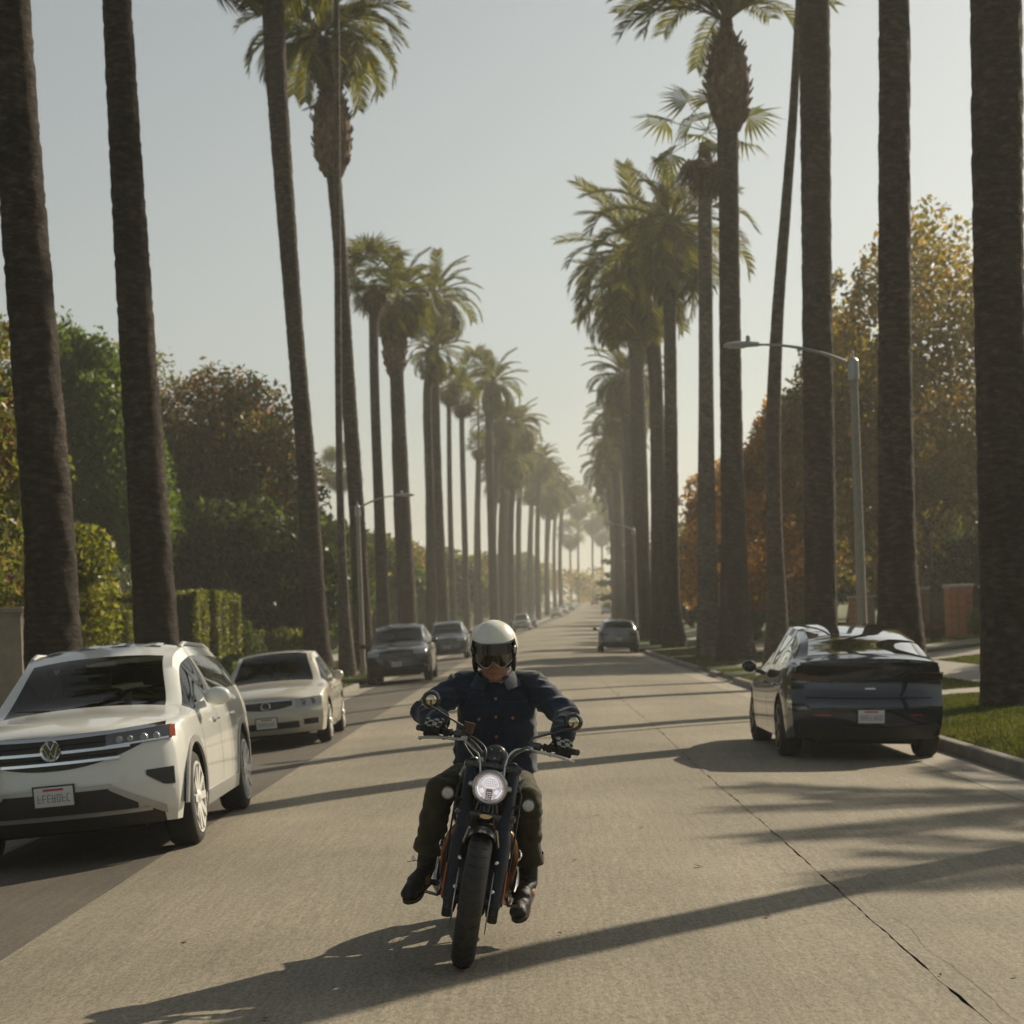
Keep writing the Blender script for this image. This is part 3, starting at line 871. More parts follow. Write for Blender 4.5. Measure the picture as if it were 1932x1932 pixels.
# ------------------------------------------------------------------ trees, hedges and shrubs
M_BARK = mat("tree_bark", (0.10, 0.078, 0.058), 0.92, var=0.35, scale=3.0, bump=0.7, bscale=18)
LG = dict(
    green=[(0.1, (0.03, 0.052, 0.010)), (0.45, (0.062, 0.098, 0.018)), (0.85, (0.105, 0.14, 0.03))],
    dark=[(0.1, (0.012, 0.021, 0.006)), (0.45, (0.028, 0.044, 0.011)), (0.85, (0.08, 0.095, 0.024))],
    red=[(0.1, (0.045, 0.06, 0.016)), (0.5, (0.10, 0.115, 0.035)), (0.72, (0.13, 0.095, 0.055)), (0.92, (0.20, 0.075, 0.065))],
    brown=[(0.1, (0.026, 0.036, 0.011)), (0.42, (0.055, 0.066, 0.017)), (0.64, (0.11, 0.075, 0.034)), (0.9, (0.22, 0.105, 0.065))],
    orange=[(0.1, (0.10, 0.07, 0.016)), (0.45, (0.24, 0.13, 0.028)), (0.85, (0.40, 0.20, 0.04))],
    olive=[(0.1, (0.06, 0.062, 0.015)), (0.45, (0.13, 0.115, 0.027)), (0.7, (0.21, 0.15, 0.038)), (0.92, (0.30, 0.16, 0.04))],
    gold=[(0.1, (0.05, 0.068, 0.012)), (0.45, (0.11, 0.125, 0.022)), (0.85, (0.19, 0.18, 0.04))],
    hedge=[(0.1, (0.045, 0.058, 0.010)), (0.45, (0.085, 0.098, 0.016)), (0.85, (0.13, 0.135, 0.026))])
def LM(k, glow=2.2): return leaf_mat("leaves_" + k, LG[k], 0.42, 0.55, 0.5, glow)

def leaf_cloud(name, centres, radii, n, size, m, flat=0.8, seed=0, tilt=1.0):
    """n leaves (diamonds of two triangles) in soft clumps"""
    rs = np.random.default_rng(seed)
    centres = np.asarray(centres); radii = np.asarray(radii)
    w = radii ** 2; w = w / w.sum()
    idx = rs.choice(len(centres), n, p=w)
    d = rs.normal(size=(n, 3)); d /= np.linalg.norm(d, axis=1)[:, None]
    rr = rs.uniform(0.25, 1.0, n) ** 0.55
    pos = centres[idx] + d * (rr * radii[idx])[:, None] * np.array([1, 1, flat])
    a = rs.normal(size=(n, 3)); a /= np.linalg.norm(a, axis=1)[:, None]
    b = np.cross(a, rs.normal(size=(n, 3))); b /= np.linalg.norm(b, axis=1)[:, None]
    s = size * rs.uniform(0.6, 1.35, n)
    c = np.cross(a, b)
    q = np.stack([pos - a * s[:, None], pos + b * (s * 0.42)[:, None] + c * (s * .12)[:, None], pos + a * s[:, None], pos - b * (s * 0.42)[:, None] + c * (s * .12)[:, None]], 1)
    return np_mesh(name, q.reshape(-1, 3), np.arange(4 * n).reshape(-1, 4), m)

def crown_leaves(name, H, clear, rad, shape, n, size, m, seed, gap=0.30, fine=0.55):
    """a full crown: leaves through an uneven ellipsoid, thinned by drifting gaps, densest near the skin"""
    rs = np.random.default_rng(seed)
    N = int(n * 1.9)
    d = rs.normal(size=(N, 3)); d /= np.linalg.norm(d, axis=1)[:, None]
    ph = rs.uniform(0, 6.28, (14, 3)); fr = rs.normal(size=(14, 3))
    lump = np.zeros(N)
    for k in range(7): lump += np.sin(d @ (fr[k] * 2.2) + ph[k, 0]) / 7
    for k in range(7, 14): lump += 0.6 * np.sin(d @ (fr[k] * 6.5) + ph[k, 0]) / 7
    r_ = rs.uniform(0.12, 1.0, N) ** 0.45 * (1 + 0.30 * lump) + rs.normal(0, .03, N)
    cz = H * (clear + 1) / 2; hz = H * (1 - clear) / 2
    v = d * r_[:, None]
    if shape[2] < 1:
        wz = 1 - (1 - shape[2]) * np.clip((v[:, 2] + 0.2) / 1.2, 0, 1)
    else: wz = np.ones(N)
    pos = np.stack([v[:, 0] * rad * shape[0] * wz, v[:, 1] * rad * shape[1] * wz, cz + v[:, 2] * hz], 1)
    q = pos / (rad * fine)
    g = np.zeros(N)
    for k in range(14): g += np.sin(q @ (fr[k] * 2.4) + ph[k, 1])
    g = g / np.sqrt(14)
    keep = g > np.quantile(g, gap)
    pos = pos[keep][:n]; n = len(pos)
    a = rs.normal(size=(n, 3)); a[:, 2] -= 0.4; a /= np.linalg.norm(a, axis=1)[:, None]
    b = np.cross(a, rs.normal(size=(n, 3))); b /= np.linalg.norm(b, axis=1)[:, None]
    s = size * rs.uniform(0.55, 1.35, n); c = np.cross(a, b)
    Q = np.stack([pos - a * s[:, None], pos + b * (s * 0.5)[:, None] + c * (s * .12)[:, None], pos + a * s[:, None], pos - b * (s * 0.5)[:, None] + c * (s * .12)[:, None]], 1)
    return np_mesh(name, Q.reshape(-1, 3), np.arange(4 * n).reshape(-1, 4), m)

def limbs(mb, p, d, L, r, depth, rnd, tips, spread=0.6, up=0.25):
    n = 4
    pts = [p.copy()]; rs = [r]
    q = p.copy(); dd = d.copy()
    for i in range(n):
        dd = (dd + Vector((rnd.gauss(0, .12), rnd.gauss(0, .12), rnd.gauss(0, .08) + up * 0.12))).normalized()
        q = q + dd * L / n
        pts.append(q.copy()); rs.append(r * (1 - 0.45 * (i + 1) / n))
    mb.tube(pts, rs, 7 if depth > 1 else 5, caps=False)
    if depth == 0:
        tips.append(q.copy()); return
    k = rnd.choice((2, 3, 3)) if depth > 1 else rnd.choice((2, 3))
    for i in range(k):
        a = rnd.uniform(0, 6.283)
        side = Vector((math.cos(a), math.sin(a), rnd.uniform(-0.1, 0.5)))
        nd = (dd * (1 - spread * 0.5) + side * spread).normalized()
        limbs(mb, q, nd, L * rnd.uniform(0.62, 0.85), rs[-1] * 0.8, depth - 1, rnd, tips, spread, up)
    tips.append(q.copy())

def tree(name, label, x, y, H, rad, key, n=9000, size=0.17, seed=1, trunk=0.22, clear=0.28, shape=(1, 1, 1), group=None, clump=0.30, depth=3, nclump=46, cat="tree", core=0.9, gap=0.3):
    rnd = random.Random(seed)
    y = y * K
    g = Gxy(x, y)
    root = empty(name, (x, y, g))
    mb = MB(); tips = []
    limbs(mb, Vector((0, 0, -0.15)), Vector((rnd.uniform(-.05, .05), rnd.uniform(-.05, .05), 1)), H * max(.26, clear), trunk, depth, rnd, tips, 0.45)
    kz = (H * 0.9) / max(1.0, max(t.z for t in tips)); kx = rad * 0.75 / max(1.0, max(math.hypot(t.x, t.y) for t in tips))
    mb.v = [(x_ * min(1, kx), y_ * min(1, kx), z_ * min(1, kz)) for x_, y_, z_ in mb.v]
    mb.obj("trunk", M_BARK, root, sharp=180)
    link("crown", crown_leaves("crown", H, clear, rad, shape, n, size, LM(key), seed, gap), root)
    return tag(root, label, cat, group)

def bush(name, label, x, y, w, h, key, n=3000, size=0.09, seed=1, cat="shrub", group=None, dz=0.0, d=None):
    rnd = random.Random(seed)
    y = y * K
    root = empty(name, (x, y, Gxy(x, y) + dz))
    cs, rr = [], []
    for i in range(16):
        a = rnd.uniform(0, 6.283); r_ = rnd.uniform(0, 0.6)
        cs.append((math.cos(a) * r_ * w / 2, math.sin(a) * r_ * (d or w) / 2, h * rnd.uniform(0.25, 0.75))); rr.append(min(w, h) * rnd.uniform(0.2, 0.33))
    mb = MB()
    for i in range(7):
        c = cs[i]; mb.tube([(c[0] * .15, c[1] * .15, -0.05), (c[0] * .6, c[1] * .6, c[2] * .6), c], [0.03, 0.022, 0.01], 5, caps=False)
    mb.obj("stem", M_BARK, root, sharp=180)
    link("foliage", leaf_cloud("foliage", cs, rr, n, size, LM(key), 0.9, seed), root)
    return tag(root, label, cat, group)

def hedge(name, label, x0, x1, y0, y1, h, seed=1, flute=0.0, n=14000, size=0.045, key="hedge", group=None, base=None):
    """clipped hedge: a leafy skin over a dark twiggy core"""
    y0, y1 = y0 * K, y1 * K
    cxm, cym = (x0 + x1) / 2, (y0 + y1) / 2
    g = base if base is not None else Gxy(cxm, cym)
    root = empty(name, (cxm, cym, g))
    hx, hy = (x1 - x0) / 2, (y1 - y0) / 2
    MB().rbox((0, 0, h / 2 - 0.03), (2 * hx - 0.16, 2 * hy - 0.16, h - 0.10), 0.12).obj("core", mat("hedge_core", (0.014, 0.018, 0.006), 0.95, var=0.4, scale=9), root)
    rs = np.random.default_rng(seed)
    A = np.array([2 * hy * h, 2 * hy * h, 2 * hx * h, 2 * hx * h, 4 * hx * hy]); A = A / A.sum()
    f = rs.choice(5, n, p=A)
    u, v = rs.uniform(-1, 1, n), rs.uniform(0, 1, n)
    pos = np.zeros((n, 3)); nr = np.zeros((n, 3))
    for k, (ax, sg) in enumerate(((0, -1), (0, 1), (1, -1), (1, 1))):
        q = f == k
        if ax == 0:
            pos[q, 0] = sg * hx; pos[q, 1] = u[q] * hy; nr[q, 0] = sg
        else:
            pos[q, 1] = sg * hy; pos[q, 0] = u[q] * hx; nr[q, 1] = sg
        pos[q, 2] = v[q] * h
    q = f == 4
    pos[q, 0] = u[q] * hx; pos[q, 1] = (v[q] * 2 - 1) * hy; pos[q, 2] = h; nr[q, 2] = 1
    wob = np.array([mnoise.noise((p[0] * 1.1 + seed, p[1] * 1.1, p[2] * 1.1)) for p in pos])
    s_ = pos[:, 0] + pos[:, 1]
    pos += nr * (wob * 0.10 + rs.normal(0, 0.018, n) - flute * np.abs(np.sin(s_ * 2.6)) ** 6)[:, None]
    a = rs.normal(size=(n, 3)); a /= np.linalg.norm(a, axis=1)[:, None]
    b = np.cross(a, nr + 0.6 * rs.normal(size=(n, 3))); b /= np.linalg.norm(b, axis=1)[:, None]
    sz = (size * rs.uniform(0.6, 1.4, n))[:, None]
    Q = np.stack([pos - a * sz, pos + b * sz * .55, pos + a * sz, pos - b * sz * .55], 1)
    link("foliage", np_mesh("foliage", Q.reshape(-1, 3), np.arange(4 * n).reshape(-1, 4), LM(key)), root)
    return tag(root, label, "hedge", group)

# ---- left gardens
tree("maple_tree", "tree with red and yellow-green autumn leaves beside the stone gate pillar", -11.6, 26.5, 8.6, 2.7, "red", 26000, 0.10, 3, 0.14, 0.10, gap=.22)
bush("citrus_shrub", "glossy yellow-green shrub with spreading sprays between the two nearest left palms", -9.9, 29.5, 2.6, 4.6, "gold", 6000, 0.10, 4)
tree("ficus_tree", "rounded bright green tree rising behind the two nearest left palms", -16.6, 52, 13.4, 3.7, "green", 48000, 0.13, 5, 0.3, 0.05, shape=(1, 1, 0.5), gap=.12)
tree("plum_tree", "broad garden tree with rusty brown leaf tops above the dark shrubbery", -12.9, 60, 12.6, 3.9, "brown", 42000, 0.13, 6, 0.28, 0.16, gap=.25)
tree("plum_tree", "thin reddish tree with bare twigs poking out behind the rusty brown tree", -17.4, 63, 14.2, 2.6, "red", 6000, 0.12, 7, 0.16, 0.4, gap=.5)
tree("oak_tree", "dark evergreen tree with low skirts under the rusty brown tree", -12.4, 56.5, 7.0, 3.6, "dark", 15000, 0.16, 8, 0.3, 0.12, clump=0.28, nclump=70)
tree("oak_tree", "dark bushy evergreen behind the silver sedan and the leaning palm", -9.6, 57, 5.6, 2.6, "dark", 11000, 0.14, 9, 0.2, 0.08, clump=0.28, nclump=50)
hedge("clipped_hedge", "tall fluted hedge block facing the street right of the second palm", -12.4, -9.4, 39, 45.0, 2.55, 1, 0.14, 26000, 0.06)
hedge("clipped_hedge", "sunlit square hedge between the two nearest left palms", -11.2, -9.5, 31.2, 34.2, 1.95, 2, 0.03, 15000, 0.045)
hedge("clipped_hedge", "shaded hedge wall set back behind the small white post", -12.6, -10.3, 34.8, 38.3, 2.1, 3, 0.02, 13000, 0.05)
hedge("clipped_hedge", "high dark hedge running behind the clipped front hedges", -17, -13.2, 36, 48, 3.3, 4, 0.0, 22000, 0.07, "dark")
bush("sago_bush", "arching yellow-green bush at the foot of the dark trees by the silver sedan", -9.3, 50, 3.4, 1.6, "gold", 5000, 0.10, 11, d=4)
bush("garden_bush", "low dark bush at the end of the fluted hedge", -8.9, 41.5, 2.2, 1.0, "green", 3500, 0.07, 12, d=4)
bush("garden_bush", "small dark bush behind the silver sedan's roof", -10.2, 47.2, 3.0, 1.9, "dark", 5000, 0.08, 13, d=3)
M_STONE = mat("garden_stone", (0.33, 0.28, 0.22), 0.85, var=0.22, scale=2.5, bump=0.4, bscale=40)
def pillar(name, label, x, y, w, h, m, cap, group=None, courses=0, cm=None):
    y = y * K
    g = Gxy(x, y)
    root = empty(name, (x, y, g))
    if courses:
        MB().box((0, 0, h / 2 - 0.02), (w - 0.03, w - 0.03, h)).obj("mortar_core", M_MORTAR, root)
        hh = h / courses; bl = None
        rnd = random.Random(int(x * 100))
        for k in range(courses):
            for s in range(4):
                nb = 3
                for b in range(nb):
                    L = (w - 0.001) / nb
                    me = BRICKS[rnd.randrange(len(BRICKS))]
                    o = link("brick", me, root)
                    off = -w / 2 + L * (b + 0.5) + (0.5 * L if k % 2 else 0) * 0.0
                    pos = [(off, -w / 2, 0), (w / 2, off, math.pi / 2), (-off, w / 2, math.pi), (-w / 2, -off, -math.pi / 2)][s]
                    o.location = (pos[0], pos[1], hh * (k + 0.5)); o.rotation_euler.z = pos[2]
                    o.scale = (L / 0.24 * 0.97, 1, hh / 0.085 * 1.0)
    else:
        MB().rbox((0, 0, h / 2 - 0.02), (w, w, h + 0.04), 0.015).obj("shaft", m, root)
    if cap:
        MB().rbox((0, 0, h + cap / 2), (w + 0.12, w + 0.12, cap), 0.02).obj("cap", cm or m, root)
        MB().rbox((0, 0, h - 0.03), (w + 0.05, w + 0.05, 0.05), 0.012).obj("collar", cm or m, root)
    return tag(root, label, "gate pillar", group)
pillar("gate_pillar", "square buff stone gate pillar with flat cap left of the thick palm", -9.25, 24.3, 0.75, 2.0, M_STONE, 0.1)
M_WHITE = mat("white_paint", (0.72, 0.70, 0.66), 0.6, var=0.08, scale=4)
MB().rbox((0, 0, 0.55), (0.16, 0.16, 1.2), 0.015).add(*[[(-.1, -.1, 1.15), (.1, -.1, 1.15), (.1, .1, 1.15), (-.1, .1, 1.15), (0, 0, 1.25)], [(0, 1, 4), (1, 2, 4), (2, 3, 4), (3, 0, 4), (3, 2, 1, 0)]]).obj("garden_post", M_WHITE)
tag(bpy.data.objects["garden_post"], "small white painted post in the hedge gap", "post").location = (-9.75, 32.8 * K, Gxy(-9.75, 32.8 * K) + 0.05)

# ---- right gardens
tree("sweetgum_tree", "tall olive and amber leafed tree behind the lamp post and brick pillars", 15.9, 55, 15.4, 5.2, "olive", 46000, 0.14, 21, 0.32, 0.06, shape=(1, 1, .85), gap=.30)
tree("sweetgum_tree", "tall thin-topped olive tree between the two palm trunks nearest the lamp", 14.2, 62, 16.2, 3.6, "olive", 21000, 0.14, 22, 0.28, 0.1, shape=(1, 1, 0.4), gap=.48)
tree("maple_tree", "orange autumn tree glowing behind the thin curving palm", 11.6, 63, 11.2, 3.4, "orange", 22000, 0.13, 23, 0.24, 0.08, shape=(1, 1, 0.5), gap=.36)
tree("maple_tree", "smaller rusty orange tree just behind the pineapple-knobbed palm", 11.2, 78, 10.6, 2.9, "orange", 15000, 0.15, 24, 0.2, 0.08, gap=.34)
tree("oak_tree", "dark green garden tree behind the red brick gate wall", 17.6, 68, 8.4, 4.4, "dark", 17000, 0.2, 25, 0.3, 0.06, clump=0.27, nclump=70)
tree("oak_tree", "yellow-green leafy tree beside the thick ribbed palm", 19.6, 45, 10.5, 2.5, "gold", 12000, 0.13, 26, 0.2, 0.1, clump=0.22, nclump=60)
tree("oak_tree", "dark evergreen filling the gap under the orange trees", 13.0, 72, 6.6, 3.4, "dark", 13000, 0.18, 27, 0.2, 0.05, clump=0.28, nclump=60)
M_MORTAR = mat("mortar", (0.30, 0.25, 0.21), 0.9, var=0.15, scale=8)
def brick_me(i):
    c = [(0.52, 0.215, 0.095), (0.47, 0.185, 0.08), (0.56, 0.25, 0.115)][i]
    m = mat("brick_%d" % i, c, 0.85, var=0.2, scale=9, bump=0.3, bscale=80)
    return MB().rbox((0, 0, 0), (0.228, 0.05, 0.075), 0.006).mesh("brick", m, smooth=False)
BRICKS = [brick_me(i) for i in range(3)]
M_CAP = mat("pillar_cap_stone", (0.55, 0.50, 0.44), 0.8, var=0.12, scale=5)
pillar("gate_pillar", "broad orange brick gate pillar with pale cap, lamp-side of the garden gate", 14.0, 45.0, 0.74, 1.62, None, 0.09, "brick pillars of the garden gate", 19, M_CAP)
pillar("gate_pillar", "narrower brick gate pillar peeking past the palm behind the dark car", 14.1, 50.0, 0.62, 1.62, None, 0.09, "brick pillars of the garden gate", 18, M_CAP)
pillar("gate_pillar", "brick gate pillar half hidden by the thick ribbed palm", 14.55, 43.6, 0.45, 1.5, None, 0.08, "brick pillars of the garden gate", 18, M_CAP)
M_IRON = mat("black_iron", (0.02, 0.02, 0.02), 0.5, metal=0.3, var=0.1)
def iron_fence(name, label, x0, y0, x1, y1, h, n, lift=0.12):
    y0, y1 = y0 * K, y1 * K
    a, b = Vector((x0, y0, Gxy(x0, y0))), Vector((x1, y1, Gxy(x1, y1)))
    root = empty(name, a)
    for z in (lift, h * 0.8, h * 0.96):
        MB().tube([Vector((0, 0, z)), b - a + Vector((0, 0, z))], 0.022, 6).obj("rail", M_IRON, root)
    for k in range(n):
        q = (b - a) * ((k + 0.5) / n)
        MB().tube([q + Vector((0, 0, 0.03)), q + Vector((0, 0, h)), q + Vector((0, 0, h + 0.09))], [0.011, 0.011, 0.002], 5).obj("bar", M_IRON, root)
    return tag(root, label, "iron gate")
iron_fence("iron_gate", "black iron gate between the two larger brick pillars", 14.05, 45.45, 14.1, 49.65, 1.5, 26)
iron_fence("iron_gate", "short black iron fence panel beside the half hidden brick pillar", 14.35, 43.85, 14.15, 44.6, 1.35, 6)
# low brick wall farther back
wr = empty("brick_wall", (13.7, 55.5 * K, Gxy(13.7, 55.5 * K)))
MB().box((0, 2.0, 0.72), (0.22, 4.9, 1.5)).obj("mortar_core", M_MORTAR, wr)
for k in range(17):
    for b in range(20):
        o = link("brick", BRICKS[(k * 7 + b * 3) % 3], wr)
        o.rotation_euler.z = math.pi / 2; o.location = (-0.115, -0.38 + 0.243 * b + (0.12 if k % 2 else 0), 0.05 + 0.086 * k)
MB().rbox((0, 2.0, 1.52), (0.36, 5.1, 0.08), 0.015).obj("coping", M_CAP, wr)
tag(wr, "red brick garden wall with pale coping behind the lamp post", "garden wall")
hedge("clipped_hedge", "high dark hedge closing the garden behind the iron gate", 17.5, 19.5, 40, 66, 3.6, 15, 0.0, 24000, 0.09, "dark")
bush("garden_bush", "rounded dark green bush beneath the broad brick pillar", 13.9, 42.2, 1.9, 0.95, "green", 5000, 0.05, 31)
bush("garden_bush", "low clipped bush in front of the narrower brick pillar", 13.2, 47.3, 1.5, 0.5, "dark", 3500, 0.05, 32)
bush("flower_bush", "bush with coral red flowers by the brick gate", 13.0, 44.5, 0.9, 0.55, "brown", 2500, 0.045, 33)
fm = leaf_mat("red_petals", [(0.2, (0.45, 0.04, 0.03)), (0.8, (0.6, 0.12, 0.09))], 0.5, 0.3)
link("flower", leaf_cloud("flower", [(0, 0, 0.45), (-.2, -.1, .4), (.2, .1, .42)], [0.2, 0.16, 0.15], 120, 0.04, fm, 0.6, 3), bpy.data.objects["flower_bush"])
bush("garden_bush", "sunny yellow-green shrub between the trunks behind the silver hatchback", 9.9, 62, 2.2, 1.5, "gold", 4500, 0.09, 34)
bush("garden_bush", "ragged shrub in the gap right of the wide-footed palm", 10.3, 52, 2.0, 1.3, "gold", 4000, 0.08, 35)
# ---- trees farther along both sides (individuals), then the hazy mass at the end
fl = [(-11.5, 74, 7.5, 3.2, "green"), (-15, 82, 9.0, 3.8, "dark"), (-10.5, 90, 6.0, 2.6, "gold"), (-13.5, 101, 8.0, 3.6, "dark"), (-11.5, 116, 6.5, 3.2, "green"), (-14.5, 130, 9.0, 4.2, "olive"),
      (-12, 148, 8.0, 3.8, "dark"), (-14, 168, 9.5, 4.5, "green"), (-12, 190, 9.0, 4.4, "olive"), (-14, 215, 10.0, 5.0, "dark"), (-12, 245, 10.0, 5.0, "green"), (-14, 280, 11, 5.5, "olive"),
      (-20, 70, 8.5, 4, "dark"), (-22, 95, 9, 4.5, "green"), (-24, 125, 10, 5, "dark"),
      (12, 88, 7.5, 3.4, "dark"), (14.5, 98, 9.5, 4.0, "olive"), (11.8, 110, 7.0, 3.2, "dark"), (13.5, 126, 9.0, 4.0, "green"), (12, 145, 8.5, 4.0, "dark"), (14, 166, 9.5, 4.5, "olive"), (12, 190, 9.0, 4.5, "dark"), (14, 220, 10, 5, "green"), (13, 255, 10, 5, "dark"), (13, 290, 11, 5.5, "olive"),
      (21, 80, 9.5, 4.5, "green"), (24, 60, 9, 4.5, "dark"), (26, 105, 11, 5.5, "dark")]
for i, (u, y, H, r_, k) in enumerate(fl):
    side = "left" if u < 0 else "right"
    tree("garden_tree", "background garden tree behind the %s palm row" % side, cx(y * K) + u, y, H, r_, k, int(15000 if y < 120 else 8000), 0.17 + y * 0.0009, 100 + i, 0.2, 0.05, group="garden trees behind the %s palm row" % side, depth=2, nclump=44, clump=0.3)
rs = random.Random(5)
ec, er = [], []
for i in range(260):
    x = rs.uniform(-70, 110); y = rs.uniform(335, 380) * K
    hh = 9 + 6 * mnoise.noise((x * 0.05, 1, 2)) + 0.05 * abs(x - 20)
    ec.append((x, y, gz(y) + rs.uniform(0, hh))); er.append(rs.uniform(2, 3.6))
tag(link("tree_mass", leaf_cloud("tree_mass", ec, er, 26000, 0.6, LM("olive"), 0.85, 77)), "hazy mass of trees closing the far end of the street", "trees", kind="stuff")
# gardens just out of view on both sides, so that the street stays closed from a step aside
for i, (x, y, H, r_, k) in enumerate(((-14.5, 13, 7.5, 3.2, "green"), (-15.5, 18.5, 9, 3.6, "dark"), (-16.5, 7, 8, 3.4, "olive"), (17.5, 34, 8, 3.0, "green"), (22, 26, 9, 3.6, "dark"), (24, 38, 10, 4.0, "olive"))):
    tree("garden_tree", "garden tree standing just beyond the hedges at the %s edge of the street" % ("left" if x < 0 else "right"), x, y, H, r_, k, 9000, 0.16, 300 + i, 0.22, 0.1, group="garden trees beside the near %s gardens" % ("left" if x < 0 else "right"), depth=2, nclump=44, clump=0.3)
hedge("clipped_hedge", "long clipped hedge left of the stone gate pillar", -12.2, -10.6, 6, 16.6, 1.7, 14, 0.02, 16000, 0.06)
# windblown leaves along the gutters and on the concrete
lp = np.concatenate([np.stack([RNG.normal(-4.75, .25, 260), RNG.uniform(6, 90, 260)], 1), np.stack([RNG.normal(4.85, .2, 260), RNG.uniform(8, 90, 260)], 1), np.stack([RNG.uniform(-5, 5, 120), RNG.uniform(6, 60, 120)], 1)])
lp = lp[np.abs(lp[:, 0]) < 5.05]
Q = []
for u_, y_ in lp:
    c_ = np.array(GP(u_, y_, 0.012)); a_ = RNG.uniform(0, 6.28); s_ = RNG.uniform(.012, .035)
    d_ = np.array([math.cos(a_), math.sin(a_), RNG.uniform(-.25, .25)]) * s_; e_ = np.array([-math.sin(a_), math.cos(a_), RNG.uniform(-.2, .4)]) * s_ * .5
    Q += [c_ - d_, c_ + e_, c_ + d_, c_ - e_]
tag(link("leaf_litter", np_mesh("leaf_litter", np.array(Q), np.arange(len(Q)).reshape(-1, 4), LM("brown"))), "scattered dry leaves along the gutters", "leaf litter", kind="stuff")
# layered cedar over the far right kerb
def cedar(x, y, H):
    root = empty("cedar_tree", (x, y, Gxy(x, y))); rnd = random.Random(3); mb = MB()
    mb.tube([(0, 0, -0.1), (0.1, 0, H * 0.5), (0, 0, H)], [0.35, 0.22, 0.04], 8)
    cs, rr = [], []
    for i in range(34):
        z = H * (0.10 + 0.86 * i / 34); a = i * 2.4; L = (1 - i / 40) * 5.2 * rnd.uniform(0.7, 1.1)
        e = Vector((math.cos(a) * L, math.sin(a) * L, z + 0.4))
        mb.tube([(0, 0, z), e * 0.5 + Vector((0, 0, z * 0.5 + 0.2)), e], [0.09, 0.06, 0.02], 5)
        for t in (0.3, 0.5, 0.7, 0.85, 1.0):
            cs.append((e.x * t + rnd.uniform(-.5, .5), e.y * t + rnd.uniform(-.5, .5), z + 0.4 * t + rnd.uniform(-.3, .2))); rr.append(rnd.uniform(.6, 1.15))
    mb.obj("trunk", M_BARK, root, sharp=180)
    link("crown", leaf_cloud("crown", cs, rr, 14000, 0.2, LM("dark"), 0.4, 5), root)
    tag(root, "dark cedar with flat layered boughs reaching over the far right kerb", "tree")
cedar(cx(170 * K) + 8.6, 170 * K, 13.5)
# ------------------------------------------------------------------ street lamps
M_POLE = mat("lamp_pole_concrete", (0.32, 0.30, 0.26), 0.8, var=0.15, scale=10, bump=0.2, bscale=90)
M_ARM = mat("lamp_arm_metal", (0.35, 0.35, 0.34), 0.45, metal=0.7, var=0.1, scale=10)
M_HEADM = mat("lamp_head_metal", (0.42, 0.43, 0.43), 0.45, metal=0.4, var=0.08)
M_LENS = mat("lamp_lens", (0.6, 0.6, 0.56), 0.25, var=0.05)
def lamp(label, x, y, H, reach, rise, side, r=0.085):
    """side: +1 arm towards +x"""
    y = y * K
    root = empty("street_lamp", (x, y, Gxy(x, y)))
    MB().lathe([(r * 1.45, -0.05), (r * 1.45, 0.25), (r * 1.05, 0.4), (r * 0.95, H * 0.5), (r * 0.8, H - 0.15)], 16).obj("pole", M_POLE, root)
    MB().lathe([(r * 1.15, H - 0.35), (r * 1.15, H - 0.02), (r * 0.8, H + 0.02), (r * 0.25, H + 0.05), (r * 0.25, H + 0.14), (0.001, H + 0.16)], 14).obj("collar", M_HEADM, root)
    pts = []
    for k in range(13):
        t = k / 12
        pts.append(Vector((side * reach * t, 0, H - 0.10 + rise * (1 - (1 - t) ** 2.2))))
    MB().tube(pts, [0.036 - 0.018 * k / 12 for k in range(13)], 10).obj("arm", M_ARM, root)
    e = pts[-1]
    hd = MB()
    L = 0.62
    rows = []
    for t, w, h in ((0, .05, .05), (.12, .075, .06), (.35, .11, .07), (.7, .125, .065), (.92, .11, .05), (1.0, .06, .02)):
        c = e + Vector((side * (L * t - 0.12), 0, 0.0))
        rows.append([c + Vector((0, math.cos(a) * w, max(-0.028, math.sin(a) * h))) for a in np.linspace(0, 2 * math.pi, 15)])
    hd.grid(rows).obj("lamp_head", M_HEADM, root, sharp=50, clean=True)
    MB().rbox(e + Vector((side * (L * 0.62 - 0.12), 0, -0.036)), (0.28, 0.16, 0.022), 0.008).obj("lens", M_LENS, root)
    MB().lathe([(0.035, 0.0), (0.04, 0.02), (0.04, 0.09), (0.03, 0.11), (0.001, 0.112)], 12, e + Vector((side * (L * 0.3 - 0.12), 0, 0.055))).obj("photocell", M_HEADM, root)
    return tag(root, label, "street lamp", "street lamps along the kerbs")
lamp("street lamp with long bent arm reaching over the dark parked car", 5.78, 24.0, 5.98, 1.75, 0.42, -1)
lamp("street lamp standing behind the leaning palm by the black off-roader", -5.75, 47.0, 5.75, 1.45, 0.42, 1)
lamp("street lamp with its arm half hidden among the far right palms", cx(80 * K) + 5.8, 80.0, 6.6, 1.3, 0.45, -1)

# haze: even air round the camera and the whole street
bpy.ops.mesh.primitive_cube_add(size=1.0, location=(20, 900, 20.0))
hz = bpy.context.object
hz.name = "haze"; hz.data.name = "haze"
hz.scale = (1500.0, 2760.0, 46.0); hz.location = (0, 1290, 21.5)
hm = bpy.data.materials.new("haze_air"); hm.use_nodes = True
hn = hm.node_tree
for n in list(hn.nodes): hn.nodes.remove(n)
ho = hn.nodes.new("ShaderNodeOutputMaterial"); hv = hn.nodes.new("ShaderNodeVolumePrincipled")
hv.inputs["Color"].default_value = (0.93, 0.92, 0.85, 1)
hv.inputs["Density"].default_value = 0.00078
hv.inputs["Anisotropy"].default_value = 0.35
hn.links.new(hv.outputs[0], ho.inputs["Volume"])
hz.data.materials.append(hm)
tag(hz, "pale warm haze filling the air of the street", "haze", kind="stuff")
